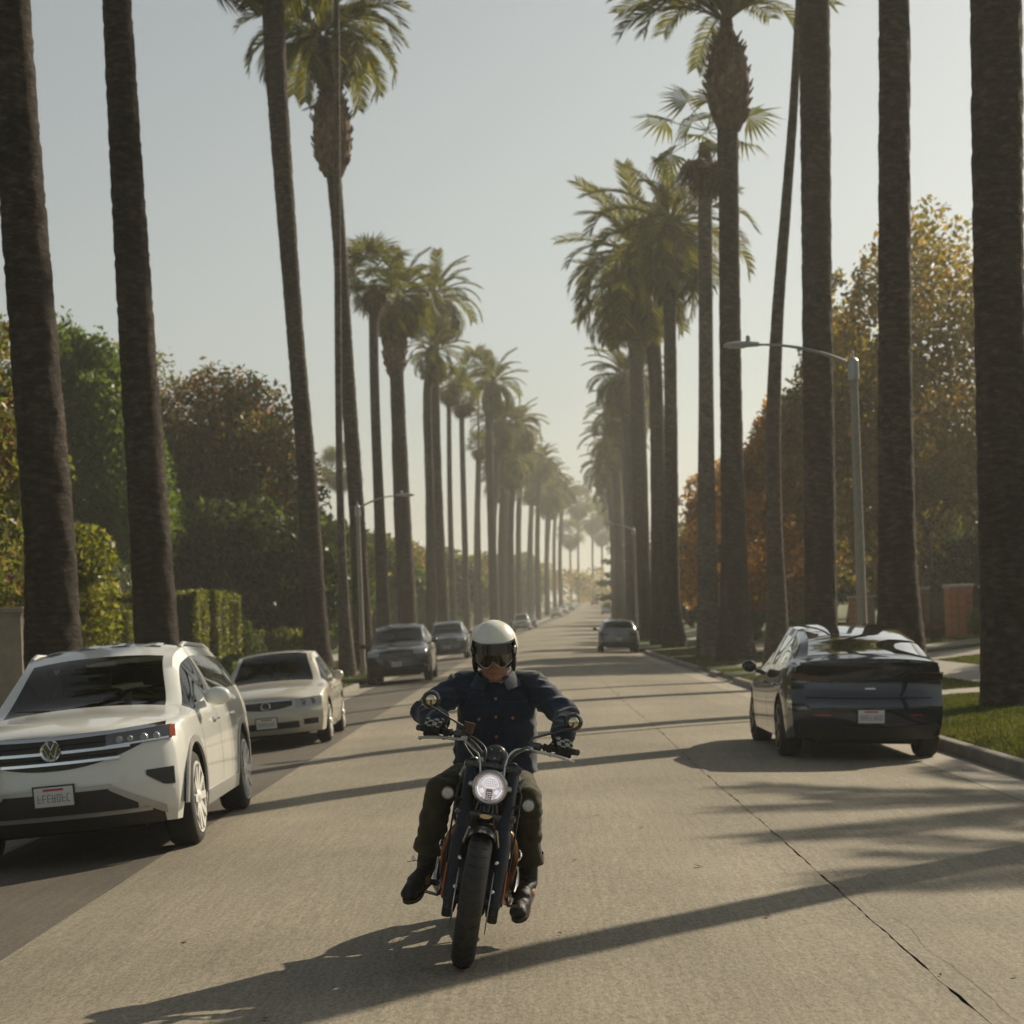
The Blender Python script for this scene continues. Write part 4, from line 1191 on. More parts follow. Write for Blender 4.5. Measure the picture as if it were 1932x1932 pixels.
# ------------------------------------------------------------------ cars
def paint(name, c, metal=0.0, rough=0.28, flake=0.0, coat=1.0):
    if name in MATS: return MATS[name]
    t = NT(name)
    v = t.coord()
    f = t.noise(v, 3.0, 4, 0.6)
    d = tuple(x * 0.93 for x in c)
    t.l(t.ramp(f, [(0.3, d), (0.7, c)]), t.b.inputs["Base Color"])
    t.b.inputs["Metallic"].default_value = metal; t.b.inputs["Roughness"].default_value = rough
    t.b.inputs["Coat Weight"].default_value = coat; t.b.inputs["Coat Roughness"].default_value = 0.04
    MATS[name] = t.m
    return t.m
M_TYRE = mat("tyre_rubber", (0.018, 0.017, 0.016), 0.85, var=0.3, scale=20, bump=0.2, bscale=120)
M_GLASS = mat("tinted_car_glass", (0.008, 0.011, 0.012), 0.03, var=0.0, spec=0.6)
M_GLASSG = mat("green_windscreen_glass", (0.007, 0.012, 0.012), 0.03, var=0.0, spec=0.4)
M_BLACKPL = mat("black_trim_plastic", (0.02, 0.02, 0.021), 0.5, var=0.1)
M_CHROME = mat("chrome", (0.75, 0.75, 0.74), 0.08, metal=1.0, var=0.0)
M_ALU = mat("alloy_rim", (0.66, 0.65, 0.62), 0.45, metal=0.25, var=0.06)
M_DARKRIM = mat("dark_rim", (0.06, 0.06, 0.065), 0.4, metal=0.6, var=0.1)
M_LAMPG = mat("headlamp_glass", (0.36, 0.38, 0.40), 0.08, var=0.05, coat=1.0)
M_LAMPD = mat("headlamp_dark", (0.09, 0.10, 0.12), 0.08, var=0.05, coat=1.0)
M_RED = mat("tail_lamp_red", (0.30, 0.012, 0.012), 0.12, var=0.05, coat=1.0)
M_AMBER = mat("amber_reflector", (0.65, 0.10, 0.01), 0.15, var=0.05, coat=1.0)
M_SILVERPL = mat("silver_trim", (0.45, 0.45, 0.44), 0.35, metal=0.6, var=0.06)
M_UNDER = mat("underbody_black", (0.012, 0.012, 0.012), 0.9, var=0.2)
def plate_mat(name, seed):
    """US style plate: white with a red script band above and blue characters (unreadable in the photograph)"""
    return mat(name, (0.62, 0.62, 0.60), 0.4, var=0.04, scale=30)
M_PLATE = plate_mat("licence_plate_white", 1)
M_PLBLUE = mat("plate_characters", (0.13, 0.15, 0.24), 0.5, var=0.0)
M_PLRED = mat("plate_script_red", (0.5, 0.05, 0.05), 0.5, var=0.0)

def see_glass():
    t = NT("see_through_tinted_glass")
    tr = t.n("ShaderNodeBsdfTransparent"); tr.inputs["Color"].default_value = (0.30, 0.37, 0.35, 1)
    gl = t.n("ShaderNodeBsdfGlossy"); gl.inputs["Roughness"].default_value = 0.02
    fr = t.n("ShaderNodeFresnel"); fr.inputs["IOR"].default_value = 1.5
    ms = t.n("ShaderNodeMixShader"); t.l(fr.outputs[0], ms.inputs[0]); t.l(tr.outputs[0], ms.inputs[1]); t.l(gl.outputs[0], ms.inputs[2])
    t.l(ms.outputs[0], t.out.inputs["Surface"])
    return t.m
M_SEETHRU = see_glass()
M_SEAT = mat("car_seat_fabric", (0.03, 0.028, 0.026), 0.9, var=0.15, scale=20)
class Car:
    def __init__(s, sp):
        s.sp = sp
        s.L = sp["L"]; s.xf = s.L / 2; s.xr = -s.L / 2
        s.arch = sp["arch"]; s.wf, s.wrr = sp["wheel_f"], sp["wheel_r"]; s.rw = sp["rw"]
    def T(s, k, x): return interp(x, s.sp[k])
    def yside(s, x, z):
        zb, zs = s.T("zb", x), s.T("zs", x); h = (z - zb) / (zs - zb)
        return s.T("hw", x) * interp(h, s.sp.get("prof", [(-0.2, .94), (0, .965), (.15, .985), (.45, 1.0), (.75, .992), (.93, .965), (1.0, .945)]))
    def Xf(s, y, z):
        sp = s.sp; hw = s.T("hw", s.xf - 0.4)
        return s.xf - interp(z, sp["nose"]) - sp["fplan"] * abs(y / hw) ** sp.get("fpow", 3.0)
    def Xr(s, y, z):
        sp = s.sp; hw = s.T("hw", s.xr + 0.4)
        return s.xr + interp(z, sp["tail"]) + sp["rplan"] * abs(y / hw) ** sp.get("rpow", 3.2)
    def z0(s, x):
        z = s.T("zb", x)
        for c in (s.wf, s.wrr):
            d = abs(x - c)
            if d < s.arch:
                z = max(z, s.rw + math.sqrt(s.arch ** 2 - d * d))
        return z
    def rows_at(s, x, i_front=None):
        """one half section: list of (y, z) from sill to centre line, and row kinds"""
        sp = s.sp; out = []
        zs = s.T("zs", x); z0 = min(s.z0(x), zs - 0.05); ns, ng, nt = 11, 6, 8
        for k in range(ns + 1):
            z = z0 + (zs - z0) * k / ns
            out.append((s.yside(x, z), z))
        yb = out[-1][0]; zr, wr_ = s.T("zr", x), s.T("wr", x); wr_ = min(wr_, yb - 0.005)
        for k in range(1, ng + 1):
            t = k / ng
            bul = math.sin(math.pi * t) * 0.02
            out.append((yb + (wr_ - yb) * t + bul, zs + (zr - zs) * t))
        zc = s.T("zc", x)
        for k in range(1, nt + 1):
            v = 1 - k / nt
            out.append((wr_ * v, zr + (zc - zr) * (1 - v ** 2.3)))
        return out
    def stations(s):
        xs = set(np.round(np.linspace(s.xr, s.xf, 64), 4))
        for c in (s.wf, s.wrr):
            for k in range(19):
                xs.add(round(c + s.arch * math.cos(math.pi * k / 18), 4))
            xs.add(round(c + s.arch + 0.012, 4)); xs.add(round(c - s.arch - 0.012, 4))
        for a in s.sp["xkeys"]: xs.add(round(a, 4))
        xs = sorted(x for x in xs if s.xr <= x <= s.xf)
        out = [xs[0]]
        for x in xs[1:]:
            if x - out[-1] > 0.006: out.append(x)
        out[-1] = s.xf
        return out
    def build(s, root, body_m, glass_m=None, roof_m=None):
        sp = s.sp; glass_m = glass_m or M_GLASS
        xs = s.stations(); n = len(xs)
        secs = [s.rows_at(x) for x in xs]; m = len(secs[0]); ns, ng, nt = 11, 6, 8
        Fd = Rd = sp.get("blend", 0.85)
        bf = [s.xf - s.Xf(y, z) for y, z in secs[-1]]; br = [s.Xr(y, z) - s.xr for y, z in secs[0]]
        V = {}
        pts = []
        for i, x in enumerate(xs):
            row = []
            for k, (y, z) in enumerate(secs[i]):
                xx = x
                df, dr = s.xf - x, x - s.xr
                if df < Fd: xx = s.xf - (bf[k] + df * (1 - bf[k] / Fd))
                elif dr < Rd: xx = s.xr + (br[k] + dr * (1 - br[k] / Rd))
                row.append((xx, y, z))
            # keep the arch edge true after the nose/tail warp
            zl = min(s.z0(row[0][0]), s.T("zs", x) - 0.05); zs = secs[i][ns][1]
            for k in range(ns + 1):
                xx, y, _ = row[k]; z = zl + (zs - zl) * k / ns
                row[k] = (xx, s.yside(x, z), z)
            pts.append(row)
        xw0, xw1, xg0, xg1 = sp["wind"][0], sp["wind"][1], sp["rearg"][0], sp["rearg"][1]
        win = sp["side"]       # list of (x0,x1) side windows
        groups = {"body": MB(), "windscreen": MB(), "rear_window": MB(), "roof": MB()}
        sw = {}
        def put(mb, quad, sg):
            q = [(a, b * sg, c) for a, b, c in quad]
            mb.add(q if sg > 0 else q[::-1], [(0, 1, 2, 3)])
        for sg in (1, -1):
            for i in range(n - 1):
                xm = (xs[i] + xs[i + 1]) / 2
                for k in range(m - 1):
                    quad = (pts[i][k], pts[i + 1][k], pts[i + 1][k + 1], pts[i][k + 1])
                    tgt = groups["body"]
                    if ns <= k < ns + ng:
                        t = (k - ns)
                        if 0 < t < ng - 1:
                            for w_i, (a, b) in enumerate(win):
                                if a <= xm <= b: tgt = sw.setdefault((w_i, sg), MB())
                            if tgt is groups["body"]:
                                for a, b in sp.get("blackpillar", []):
                                    if a <= xm <= b: tgt = sw.setdefault(("pillar", sg, sum(1 for w_ in win if w_[1] < xm)), MB())
                    elif k >= ns + ng:
                        t = (k - ns - ng)
                        if xw0 <= xm <= xw1 and t >= 1: tgt = groups["windscreen"]
                        elif xg0 <= xm <= xg1 and t >= 1: tgt = groups["rear_window"]
                        elif roof_m and xg1 < xm < xw0: tgt = groups["roof"]
                    put(tgt, quad, sg)
            # inner lip / wheel well ring
        for end, i in ((1, n - 1), (-1, 0)):
            f = s.Xf if end > 0 else s.Xr
            ncap = nt
            for sg in (1, -1):
                for k in range(ns + ng):
                    a, b = pts[i][k], pts[i][k + 1]
                    for j in range(ncap):
                        v0, v1 = 1 - j / ncap, 1 - (j + 1) / ncap
                        qs = []
                        for (p_, v) in ((a, v0), (b, v0), (b, v1), (a, v1)):
                            y = p_[1] * v
                            # centre height follows the hood crown at the top row
                            z = p_[2]
                            if k + (1 if p_ is b else 0) == ns + ng:
                                z = pts[i][ns + ng + round((1 - v) * nt)][2] if nt == ncap else z
                            x = f(y, z) if v < 1 else p_[0]
                            qs.append((x, y, z))
                        put(groups["body"], qs if end > 0 else qs[::-1], sg)
        body = groups["body"].obj("body", body_m, root, sharp=42, clean=True)
        for nm in ("windscreen", "rear_window"):
            if groups[nm].v: groups[nm].obj(nm, glass_m, root, sharp=40, clean=True)
        if groups["roof"].v: groups["roof"].obj("roof", roof_m, root, sharp=40, clean=True)
        for key in list(sw):
            if key[0] == "pillar": sw[key].obj("window_pillar", M_BLACKPL, root, sharp=40, clean=True)
            else: sw[key].obj("side_window", glass_m, root, sharp=40, clean=True)
        # floor and wells
        zb = s.T("zb", 0)
        hw = s.T("hw", 0)
        ub = MB().box((0, 0, zb + 0.10), (s.L * 0.86, hw * 1.25, 0.28))
        for c in (s.wf, s.wrr):
            ub.box((c, 0, s.rw + 0.22), (2 * s.arch + 0.1, hw * 1.18, s.rw * 1.5))
        for sg in (1, -1):
            ub.box(((s.wf + s.wrr) / 2, sg * hw * 0.80, zb + 0.12), (s.wf - s.wrr - 2 * s.arch - 0.03, hw * 0.33, 0.2))
            for c in (s.wf, s.wrr):
                arc = [(c + (s.arch + 0.004) * math.cos(a), s.rw + (s.arch + 0.004) * math.sin(a)) for a in np.linspace(0.02, math.pi - 0.02, 17)]
                ub.grid([[(x, sg * (s.yside(min(max(x, s.xr + .3), s.xf - .3), max(z, zb)) - 0.012), z) for x, z in arc], [(x, sg * hw * 0.55, z) for x, z in arc]])
        ub.obj("underbody", M_UNDER, root, sharp=40)
        return body
    def cabin(s, root, dx=0.0, dz=0.0):
        hw = s.T("hw", 0); zf = s.T("zb", 0) + 0.22; belt = s.T("zs", -0.2)
        xc = s.sp["wind"][1]
        tub = MB()
        x0, x1, w = s.xr + 0.55, xc - 0.12, hw - 0.13
        for sg in (1, -1): tub.box(((x0 + x1) / 2, sg * w, (zf + belt - .03) / 2), (x1 - x0, 0.03, belt - .03 - zf))
        tub.box(((x0 + x1) / 2, 0, zf), (x1 - x0, 2 * w, 0.03)); tub.box((x0, 0, (zf + belt) / 2), (0.03, 2 * w, belt - zf))
        tub.obj("cabin_trim", M_SEAT, root, smooth=False)
        MB().rbox((x1 - 0.10, 0, belt - 0.10), (0.5, 2 * w - .03, 0.24), 0.06).obj("dashboard", M_SEAT, root)
        for x in (x1 - 1.05, x1 - 2.05):
            for y in (-.38, .38):
                st = MB().rbox((x, y, zf + .20), (.50, .50, .18), .06)
                st.rbox((x - .27, y, zf + .52), (.15, .48, .62), .06, Matrix.Rotation(R(-14), 3, 'Y'))
                st.rbox((x - .36, y, zf + .92 - dz * .25), (.09, .27, .17), .035).obj("seat", M_SEAT, root)
        a = Vector((x1 - .42, .38, belt + .02))
        MB().tube([a + Vector((.19 * math.sin(t) * .35, .19 * math.cos(t), .19 * math.sin(t))) for t in np.linspace(0, 2 * math.pi, 25)], .014, 7, caps=False).obj("steering_wheel", M_BLACKPL, root)
        MB().rbox((x1 - .20 - .42, 0, s.sp["zc"] and interp(x1 - .62, s.sp["zc"]) - .10), (.03, .22, .06), .012).obj("inner_mirror", M_BLACKPL, root)
    # patches that follow the skin
    def front(s, root, name, m, ys, ztop, zbot, off=0.006, nz=4, thick=0.02, end=1):
        rows = []
        for j in range(nz + 1):
            t = j / nz; r_ = []
            for y in ys:
                z = zbot(y) + (ztop(y) - zbot(y)) * t
                x = (s.Xf(y, z) + off) if end > 0 else (s.Xr(y, z) - off)
                r_.append((x, y, z))
            rows.append(r_)
        return s.slab(rows, name, m, root, Vector((-thick * end, 0, 0)))
    def side(s, root, name, m, xs, ztop, zbot, sg, off=0.005, nz=3, thick=0.015):
        rows = []
        for j in range(nz + 1):
            t = j / nz; r_ = []
            for x in xs:
                z = zbot(x) + (ztop(x) - zbot(x)) * t
                r_.append((x, sg * (s.yside(x, z) + off), z))
            rows.append(r_)
        return s.slab(rows, name, m, root, Vector((0, -sg * thick, 0)))
    def slab(s, rows, name, m, root, back):
        mb = MB(); n, k = len(rows), len(rows[0])
        mb.grid(rows)
        rb = [[Vector(p) + back for p in r_] for r_ in rows]
        mb.grid([rows[0], rb[0]]); mb.grid([rows[-1], rb[-1]])
        mb.grid([[r_[0] for r_ in rows], [r_[0] for r_ in rb]]); mb.grid([[r_[-1] for r_ in rows], [r_[-1] for r_ in rb]])
        return mb.obj(name, m, root, sharp=40, clean=True)
    def wheels(s, root, rim_m, width=0.24, spokes=10, style=0):
        hw = s.T("hw", 0)
        R0 = s.rw
        ty = [(R0 * 0.70, -width / 2 + .012), (R0 * 0.80, -width / 2), (R0 * 0.93, -width / 2 + 0.008), (R0 * 0.985, -width / 2 + 0.03), (R0, -width / 2 + 0.06), (R0, width / 2 - 0.06), (R0 * 0.985, width / 2 - 0.03), (R0 * 0.93, width / 2 - 0.008), (R0 * 0.80, width / 2), (R0 * 0.70, width / 2 - .012), (R0 * 0.70, -width / 2 + .012)]
        tyre = MB().lathe(ty, 40, close=False).mesh("wheel", M_TYRE, sharp=50)
        rm = MB().lathe([(R0 * 0.73, -width / 2 + .015), (R0 * 0.77, width / 2 - 0.002), (R0 * 0.76, width / 2 + 0.006), (R0 * 0.70, width / 2 + 0.004), (R0 * 0.64, width / 2 - 0.05), (R0 * 0.62, 0.0), (R0 * 0.1, -0.02)], 36, close=False)
        zf = width / 2 + 0.002
        for k in range(spokes):
            a = 2 * math.pi * k / spokes
            d = Vector((math.cos(a), math.sin(a), 0)); t = Vector((-d.y, d.x, 0))
            w0, w1 = (0.032, 0.030) if spokes > 6 else (0.055, 0.045)
            p0, p1 = d * R0 * 0.12, d * R0 * 0.70
            if style == 1: p1 = d * R0 * 0.68 + t * 0.05
            z0_, z1_ = Vector((0, 0, zf - 0.005)), Vector((0, 0, zf + 0.012))
            bk = Vector((0, 0, -0.03))
            rm.add([p0 - t * w0 + z0_, p0 + t * w0 + z0_, p1 + t * w1 + z1_, p1 - t * w1 + z1_, p0 - t * w0 + z0_ + bk, p0 + t * w0 + z0_ + bk, p1 + t * w1 + z1_ + bk, p1 - t * w1 + z1_ + bk],
                   [(0, 1, 2, 3), (1, 5, 6, 2), (4, 0, 3, 7), (7, 6, 5, 4)])
        rm.lathe([(0.0, zf + 0.012), (R0 * 0.10, zf + 0.01), (R0 * 0.17, zf - 0.01), (R0 * 0.17, zf - 0.05)], 18)
        rim = rm.mesh("rim", rim_m, sharp=35)
        disc = MB().lathe([(R0 * 0.2, 0.02), (R0 * 0.5, 0.02), (R0 * 0.5, 0.0), (R0 * 0.2, 0.0)], 24).mesh("brake_disc", M_SILVERPL)
        for c in (s.wf, s.wrr):
            for sg in (1, -1):
                y = sg * (s.yside(c, s.rw + s.arch + .05) - width / 2 - s.sp.get("inset", 0.0))
                w = link("wheel", tyre, root); w.location = (c, y, R0)
                w.rotation_euler = (-sg * math.pi / 2, 0, 0)
                link("rim", rim, w); link("brake_disc", disc, w)
    def mirror(s, root, m, x, z, out=0.22):
        for sg in (1, -1):
            y0 = s.yside(x, z - 0.03)
            mb = MB().tube([(x, sg * (y0 - 0.03), z - 0.04), (x - 0.01, sg * (y0 + 0.06), z - 0.02)], [0.035, 0.03], 8)
            mb.ell((x - 0.02, sg * (y0 + 0.05 + out / 2), z + 0.035), (0.075, out / 2, 0.082), nu=16, nv=10)
            o = mb.obj("wing_mirror", m, root, sharp=60)
            MB().ell((x - 0.075, sg * (y0 + 0.05 + out / 2), z + 0.035), (0.025, out / 2 - 0.02, 0.066)).obj("mirror_glass", M_GLASS, o)
    def handles(s, root, m, xs, z):
        for sg in (1, -1):
            for x in xs:
                y = s.yside(x, z)
                MB().tube([(x - 0.10, sg * (y - 0.005), z), (x - 0.07, sg * (y + 0.03), z), (x + 0.07, sg * (y + 0.03), z + .004), (x + 0.10, sg * (y - 0.005), z + .004)], 0.013, 7).obj("door_handle", m, root)
    def seams(s, root, xs, ztop, zbot):
        for sg in (1, -1):
            for x in xs:
                rows = [[(x - 0.004, sg * (s.yside(x, z) + 0.0015), z), (x + 0.004, sg * (s.yside(x, z) + 0.0015), z)] for z in np.linspace(max(zbot, s.z0(x) + 0.01), ztop, 9)]
                MB().grid(rows).obj("door_seam", M_UNDER, root, sharp=180)
    def plate(s, root, z, end=1, off=0.02, y=0.0):
        x = (s.Xf(y, z) + off) if end > 0 else (s.Xr(y, z) - off)
        e = 1 if end > 0 else -1
        p = MB().rbox((x, y, z), (0.012, 0.305, 0.152), 0.004).obj("licence_plate", M_PLATE, root)
        MB().rbox((x - e * 0.008, y, z), (0.012, 0.335, 0.178), 0.004).obj("plate_frame", M_BLACKPL, p)
        MB().box((x + e * 0.0068, y, z + 0.055), (0.002, 0.16, 0.018)).obj("plate_script", M_PLRED, p)
        rnd = random.Random(int(z * 1000) + int(s.L * 100) + int(s.rw * 7000))
        for k in range(7):
            yy = y + e * (-0.114 + 0.038 * k)
            mb = MB(); xx = x + e * 0.0068
            # blurred block characters
            mb.box((xx, yy - e * 0.010, z - 0.012), (0.002, 0.006, 0.062)); 
            if rnd.random() < .6: mb.box((xx, yy + e * 0.010, z - 0.012), (0.002, 0.006, 0.062))
            for zz in rnd.choice(([0.016, -0.04], [0.016, -0.012], [-0.012, -0.04], [0.016, -0.012, -0.04])): mb.box((xx, yy, z + zz), (0.0021, 0.026, 0.006))
            mb.obj("plate_character", M_PLBLUE, p)
def place(root, x, y, heading, roll=0.0, pitch=0.0, dz=0.0):
    """heading: car's +x axis direction in degrees from world +x; stands on the cambered road"""
    root.location = (x, y, Gxy(x, y) + dz)
    root.rotation_mode = 'XYZ'
    Mz = Matrix.Rotation(R(heading), 4, 'Z')
    # slope of the road across (world x)
    s_ = (Gxy(x + 0.6, y) - Gxy(x - 0.6, y)) / 1.2; sy = (Gxy(x, y + 1.2) - Gxy(x, y - 1.2)) / 2.4
    nrm = Vector((-s_, -sy, 1)).normalized()
    tilt = Vector((0, 0, 1)).rotation_difference(nrm).to_matrix().to_4x4()
    root.matrix_world = Matrix.Translation(root.location) @ tilt @ Mz

def suv_spec(L=5.03, W=0.985, H=1.72, wb=2.98, rw=0.385, hood=1.10, cowl=1.12, belt=1.13, tailslope=0.25, nosef=None, wr_top=0.66):
    xf, xr = L / 2, -L / 2
    wf = xf - 0.94; wr = wf - wb
    xc = xf - 1.32           # cowl
    xh = xc - 0.86           # header
    xb = xr + 0.62           # roof rear
    return dict(L=L, arch=rw + 0.075, wheel_f=wf, wheel_r=wr, rw=rw,
        hw=[(xr, W * 0.90), (xr + 0.5, W * 0.985), (xr + 1.2, W), (xf - 1.3, W), (xf - 0.5, W * 0.985), (xf, W * 0.93)],
        zb=[(xr, 0.42), (xr + 0.6, 0.30), (wr, 0.27), (wf, 0.27), (xf - 0.4, 0.27), (xf, 0.33)],
        zs=[(xr, belt - 0.03), (xr + 0.4, belt + 0.02), (0, belt - 0.02), (xc, hood - 0.08), (xf - 0.35, hood - 0.14), (xf, hood - 0.22)],
        zr=[(xr, belt + 0.02), (xr + 0.12, belt + 0.10), (xb, H - 0.15), (-0.6, H - 0.085), (xh - .42, H - .075), (xh, H - 0.15), (xc, cowl - 0.01), (xf - 0.4, hood - 0.10), (xf, hood - 0.19)],
        wr=[(xr, W * 0.80), (xb, wr_top * W / 0.985 + 0.02), (0, wr_top * W / 0.985 + 0.03), (xh, wr_top * W / 0.985), (xc, W * 0.80), (xf - 0.4, W * 0.80), (xf, W * 0.76)],
        zc=[(xr, belt + 0.04), (xr + 0.12, belt + 0.13), (xb, H - 0.10), (-0.6, H - .025), (xh - .42, H), (xh, H - 0.10), (xc, cowl + 0.045), (xf - 0.5, hood - 0.03), (xf - 0.12, hood - 0.09), (xf, hood - 0.15)],
        nose=nosef or [(0.2, 0.16), (0.33, 0.05), (0.5, 0.0), (0.7, 0.02), (0.88, 0.06), (1.0, 0.14), (1.1, 0.3)], fplan=0.30, fpow=2.8,
        tail=[(0.2, 0.14), (0.45, 0.02), (0.6, 0.0), (0.9, 0.05), (1.15, 0.12), (1.4, 0.3)], rplan=0.22,
        wind=(xh + 0.015, xc - 0.015), rearg=(xr + 0.14, xb - 0.03),
        side=[(xr + 0.55, xr + 1.05), (xr + 1.13, -0.12), (-0.02, xc - 0.13)], blackpillar=[(xr + 0.5, xc - 0.05)],
        xkeys=[xc, xh, xb, xc - 0.13, -0.12, -0.02, xr + 0.55, xr + 1.05, xr + 1.13, xr + 0.14, xh + 0.015, xc - 0.015])
lsp = lambda a, b, n: list(np.linspace(a, b, n))
def sym(f):      # call for both sides
    for sg in (1, -1): f(sg)

# ---- white SUV
M_PW = paint("white_car_paint", (0.745, 0.75, 0.715), 0.0, 0.3, coat=1.0)
def white_suv():
    sp = suv_spec(5.04, 0.992, 1.73, 2.98, 0.39, 1.17, 1.16, 1.13, nosef=[(0.2, 0.20), (0.32, 0.08), (0.45, 0.02), (0.6, 0.0), (0.76, 0.015), (0.9, 0.035), (1.02, 0.07), (1.12, 0.18), (1.2, 0.35)]); sp['fplan'] = 0.37; sp['fpow'] = 2.5
    c = Car(sp); root = empty("parked_suv")
    c.build(root, M_PW, M_SEETHRU); c.cabin(root)
    c.wheels(root, M_ALU, 0.255, 10)
    c.mirror(root, M_PW, c.xf - 1.62, 1.16, 0.23)
    c.handles(root, M_CHROME, (0.30, -0.78), 0.98)
    c.seams(root, (1.08, 0.10, -0.92), 1.1, 0.32)
    aw = lambda y: abs(y)
    c.front(root, "grille", M_BLACKPL, lsp(-.80, .80, 25), lambda y: 1.035 + 0.02 * aw(y), lambda y: 0.765 + 0.21 * (aw(y) / .8) ** 2.2, 0.006)
    for z0, z1, hw_ in ((1.005, 1.035, .86), (0.895, 0.918, .60), (0.812, 0.834, .52)):
        c.front(root, "grille_bar", M_CHROME, lsp(-hw_, hw_, 29), lambda y: z1 + (0.03 if hw_ > .7 else 0.012) * (aw(y) / .8) ** 2, lambda y: z0 + (0.03 if hw_ > .7 else .012) * (aw(y) / .8) ** 2, 0.026, 2, 0.03)
    for z0 in (0.855, 0.955):
        c.front(root, "grille_slat", M_UNDER, lsp(-.5, .5, 15), lambda y: z0 + .012, lambda y: z0, 0.014, 1, 0.015)
    def lamp_(sg):
        h = c.front(root, "headlamp", M_LAMPD, [sg * y for y in lsp(.42, .90, 10)], lambda y: 1.012 + 0.06 * (aw(y) - .42), lambda y: 0.905 + 0.05 * (aw(y) - .42), 0.016)
        for yc, r_ in ((.52, .030), (.60, .026), (.70, .034), (.79, .030)):
            x = c.Xf(sg * yc, 0.965) + 0.02
            MB().lathe([(0.001, 0.012), (r_ * .8, 0.012), (r_, 0.0), (r_, -0.02)], 16, (x, sg * yc, .962), Matrix.Rotation(math.pi / 2, 3, 'Y')).obj("lamp_lens", M_LAMPG, h)
        c.front(root, "daytime_strip", M_CHROME, [sg * y for y in lsp(.42, .88, 10)], lambda y: 0.925 + 0.05 * (aw(y) - .42), lambda y: 0.91 + 0.05 * (aw(y) - .42), 0.024, 1, 0.012)
        c.front(root, "amber_marker", M_AMBER, [sg * y for y in lsp(.885, .925, 4)], lambda y: 1.035, lambda y: 0.94, 0.018)
        c.front(root, "air_curtain", M_BLACKPL, [sg * y for y in lsp(.70, .90, 6)], lambda y: 0.70 + 0.02 * (aw(y) - .7), lambda y: 0.66 - 0.72 * (aw(y) - .7) if aw(y) < .83 else 0.566, 0.008)
        c.front(root, "bumper_chevron", M_SILVERPL, [sg * y for y in lsp(.42, .82, 10)], lambda y: 0.62 - 0.55 * (aw(y) - .42), lambda y: 0.575 - 0.60 * (aw(y) - .42), 0.022, 2, 0.03)
    sym(lamp_)
    c.front(root, "lower_intake", M_BLACKPL, lsp(-.62, .62, 21), lambda y: 0.60 - max(0, aw(y) - .40) * .5, lambda y: 0.41, 0.012)
    c.front(root, "bumper_trim", M_SILVERPL, lsp(-.44, .44, 17), lambda y: 0.622, lambda y: 0.588, 0.024, 2, 0.03)
    c.front(root, "skid_bar", M_SILVERPL, lsp(-.72, .72, 23), lambda y: 0.405, lambda y: 0.375, 0.022, 2, 0.03)
    c.front(root, "bumper_lower", M_BLACKPL, lsp(-.80, .80, 25), lambda y: 0.385 + 0.10 * max(0, aw(y) - .7), lambda y: 0.27, 0.014)
    c.plate(root, 0.57, 1, 0.035)
    # round emblem with nested V and W strokes
    x = c.Xf(0, .925) + 0.035
    e = MB().lathe([(0.062, 0), (0.075, 0.004), (0.082, 0.012), (0.086, 0.0), (0.086, -0.02)], 30, (x, 0, .925), Matrix.Rotation(math.pi / 2, 3, 'Y'), close=False).obj("emblem", M_CHROME, root)
    MB().lathe([(0.001, 0.002), (0.064, 0.002), (0.064, -0.01)], 26, (x, 0, .925), Matrix.Rotation(math.pi / 2, 3, 'Y')).obj("emblem_field", M_LAMPD, e)
    mb = MB()
    for a, b in (((-.026, .058), (0, .006)), ((.026, .058), (0, .006)), ((-.052, .035), (-.022, -.055)), ((-.022, -.055), (0, -.008)), ((0, -.008), (.022, -.055)), ((.022, -.055), (.052, .035))):
        mb.tube([(x + 0.008, a[0], .925 + a[1]), (x + 0.008, b[0], .925 + b[1])], 0.0065, 6)
    mb.obj("emblem_letters", M_CHROME, e)
    # roof ribs, rails, wipers, arch claddings and sill
    for y in (-.42, -.14, .14, .42):
        MB().grid([[(x_, y + d * 0.11, interp(x_, sp["zr"]) + (interp(x_, sp["zc"]) - interp(x_, sp["zr"])) * (1 - (abs(y) / .68) ** 2.3) + h_) for d, h_ in ((-1, -0.004), (-.5, .007), (0, .011), (.5, .007), (1, -.004))] for x_ in lsp(c.xf - 2.42, c.xr + .8, 14)]).obj("roof_rib", M_PW, root, sharp=180)
    for sg in (1, -1):
        pts = [(x_, sg * (interp(x_, sp["wr"]) - 0.02), interp(x_, sp["zr"]) + h_) for x_, h_ in ((c.xf - 2.5, 0.0), (c.xf - 2.7, .03), (-0.3, .028), (c.xr + 1.1, .03), (c.xr + .8, 0))]
        MB().tube(pts, 0.022, 8).obj("roof_rail", M_SILVERPL, root)
        c.side(root, "sill_cladding", M_SILVERPL, lsp(c.wrr + c.arch + .03, c.wf - c.arch - .03, 12), lambda x_: 0.40, lambda x_: 0.275, sg, 0.012)
        for w in (c.wf, c.wrr):
            rows = []
            for a in np.linspace(0.0, math.pi, 19):
                r_ = []
                for rad in (c.arch - 0.002, c.arch + 0.055):
                    x_, z_ = w + rad * math.cos(a), c.rw + rad * math.sin(a)
                    r_.append((x_, sg * (c.yside(x_, max(z_, .28)) + 0.010), z_))
                rows.append(r_)
            c.slab(rows, "arch_moulding", M_SILVERPL, root, Vector((0, -sg * .02, 0)))
        MB().tube([(c.xf - 1.33, sg * .05, 1.19), (c.xf - 1.40, sg * .50 - .1, 1.225)], 0.009, 5).obj("wiper", M_BLACKPL, root)
    c.seams(root, (c.wrr + 0.9,), 1.1, 0.32)
    # bonnet shut line and creases
    for sg in (1, -1):
        MB().grid([[(x_, sg * (0.70 - .004 + .05 * (c.xf - x_ - .2)), 0), (x_, sg * (0.70 + .004 + .05 * (c.xf - x_ - .2)), 0)] for x_ in lsp(c.xf - .25, c.xf - 1.3, 9)])
    return root
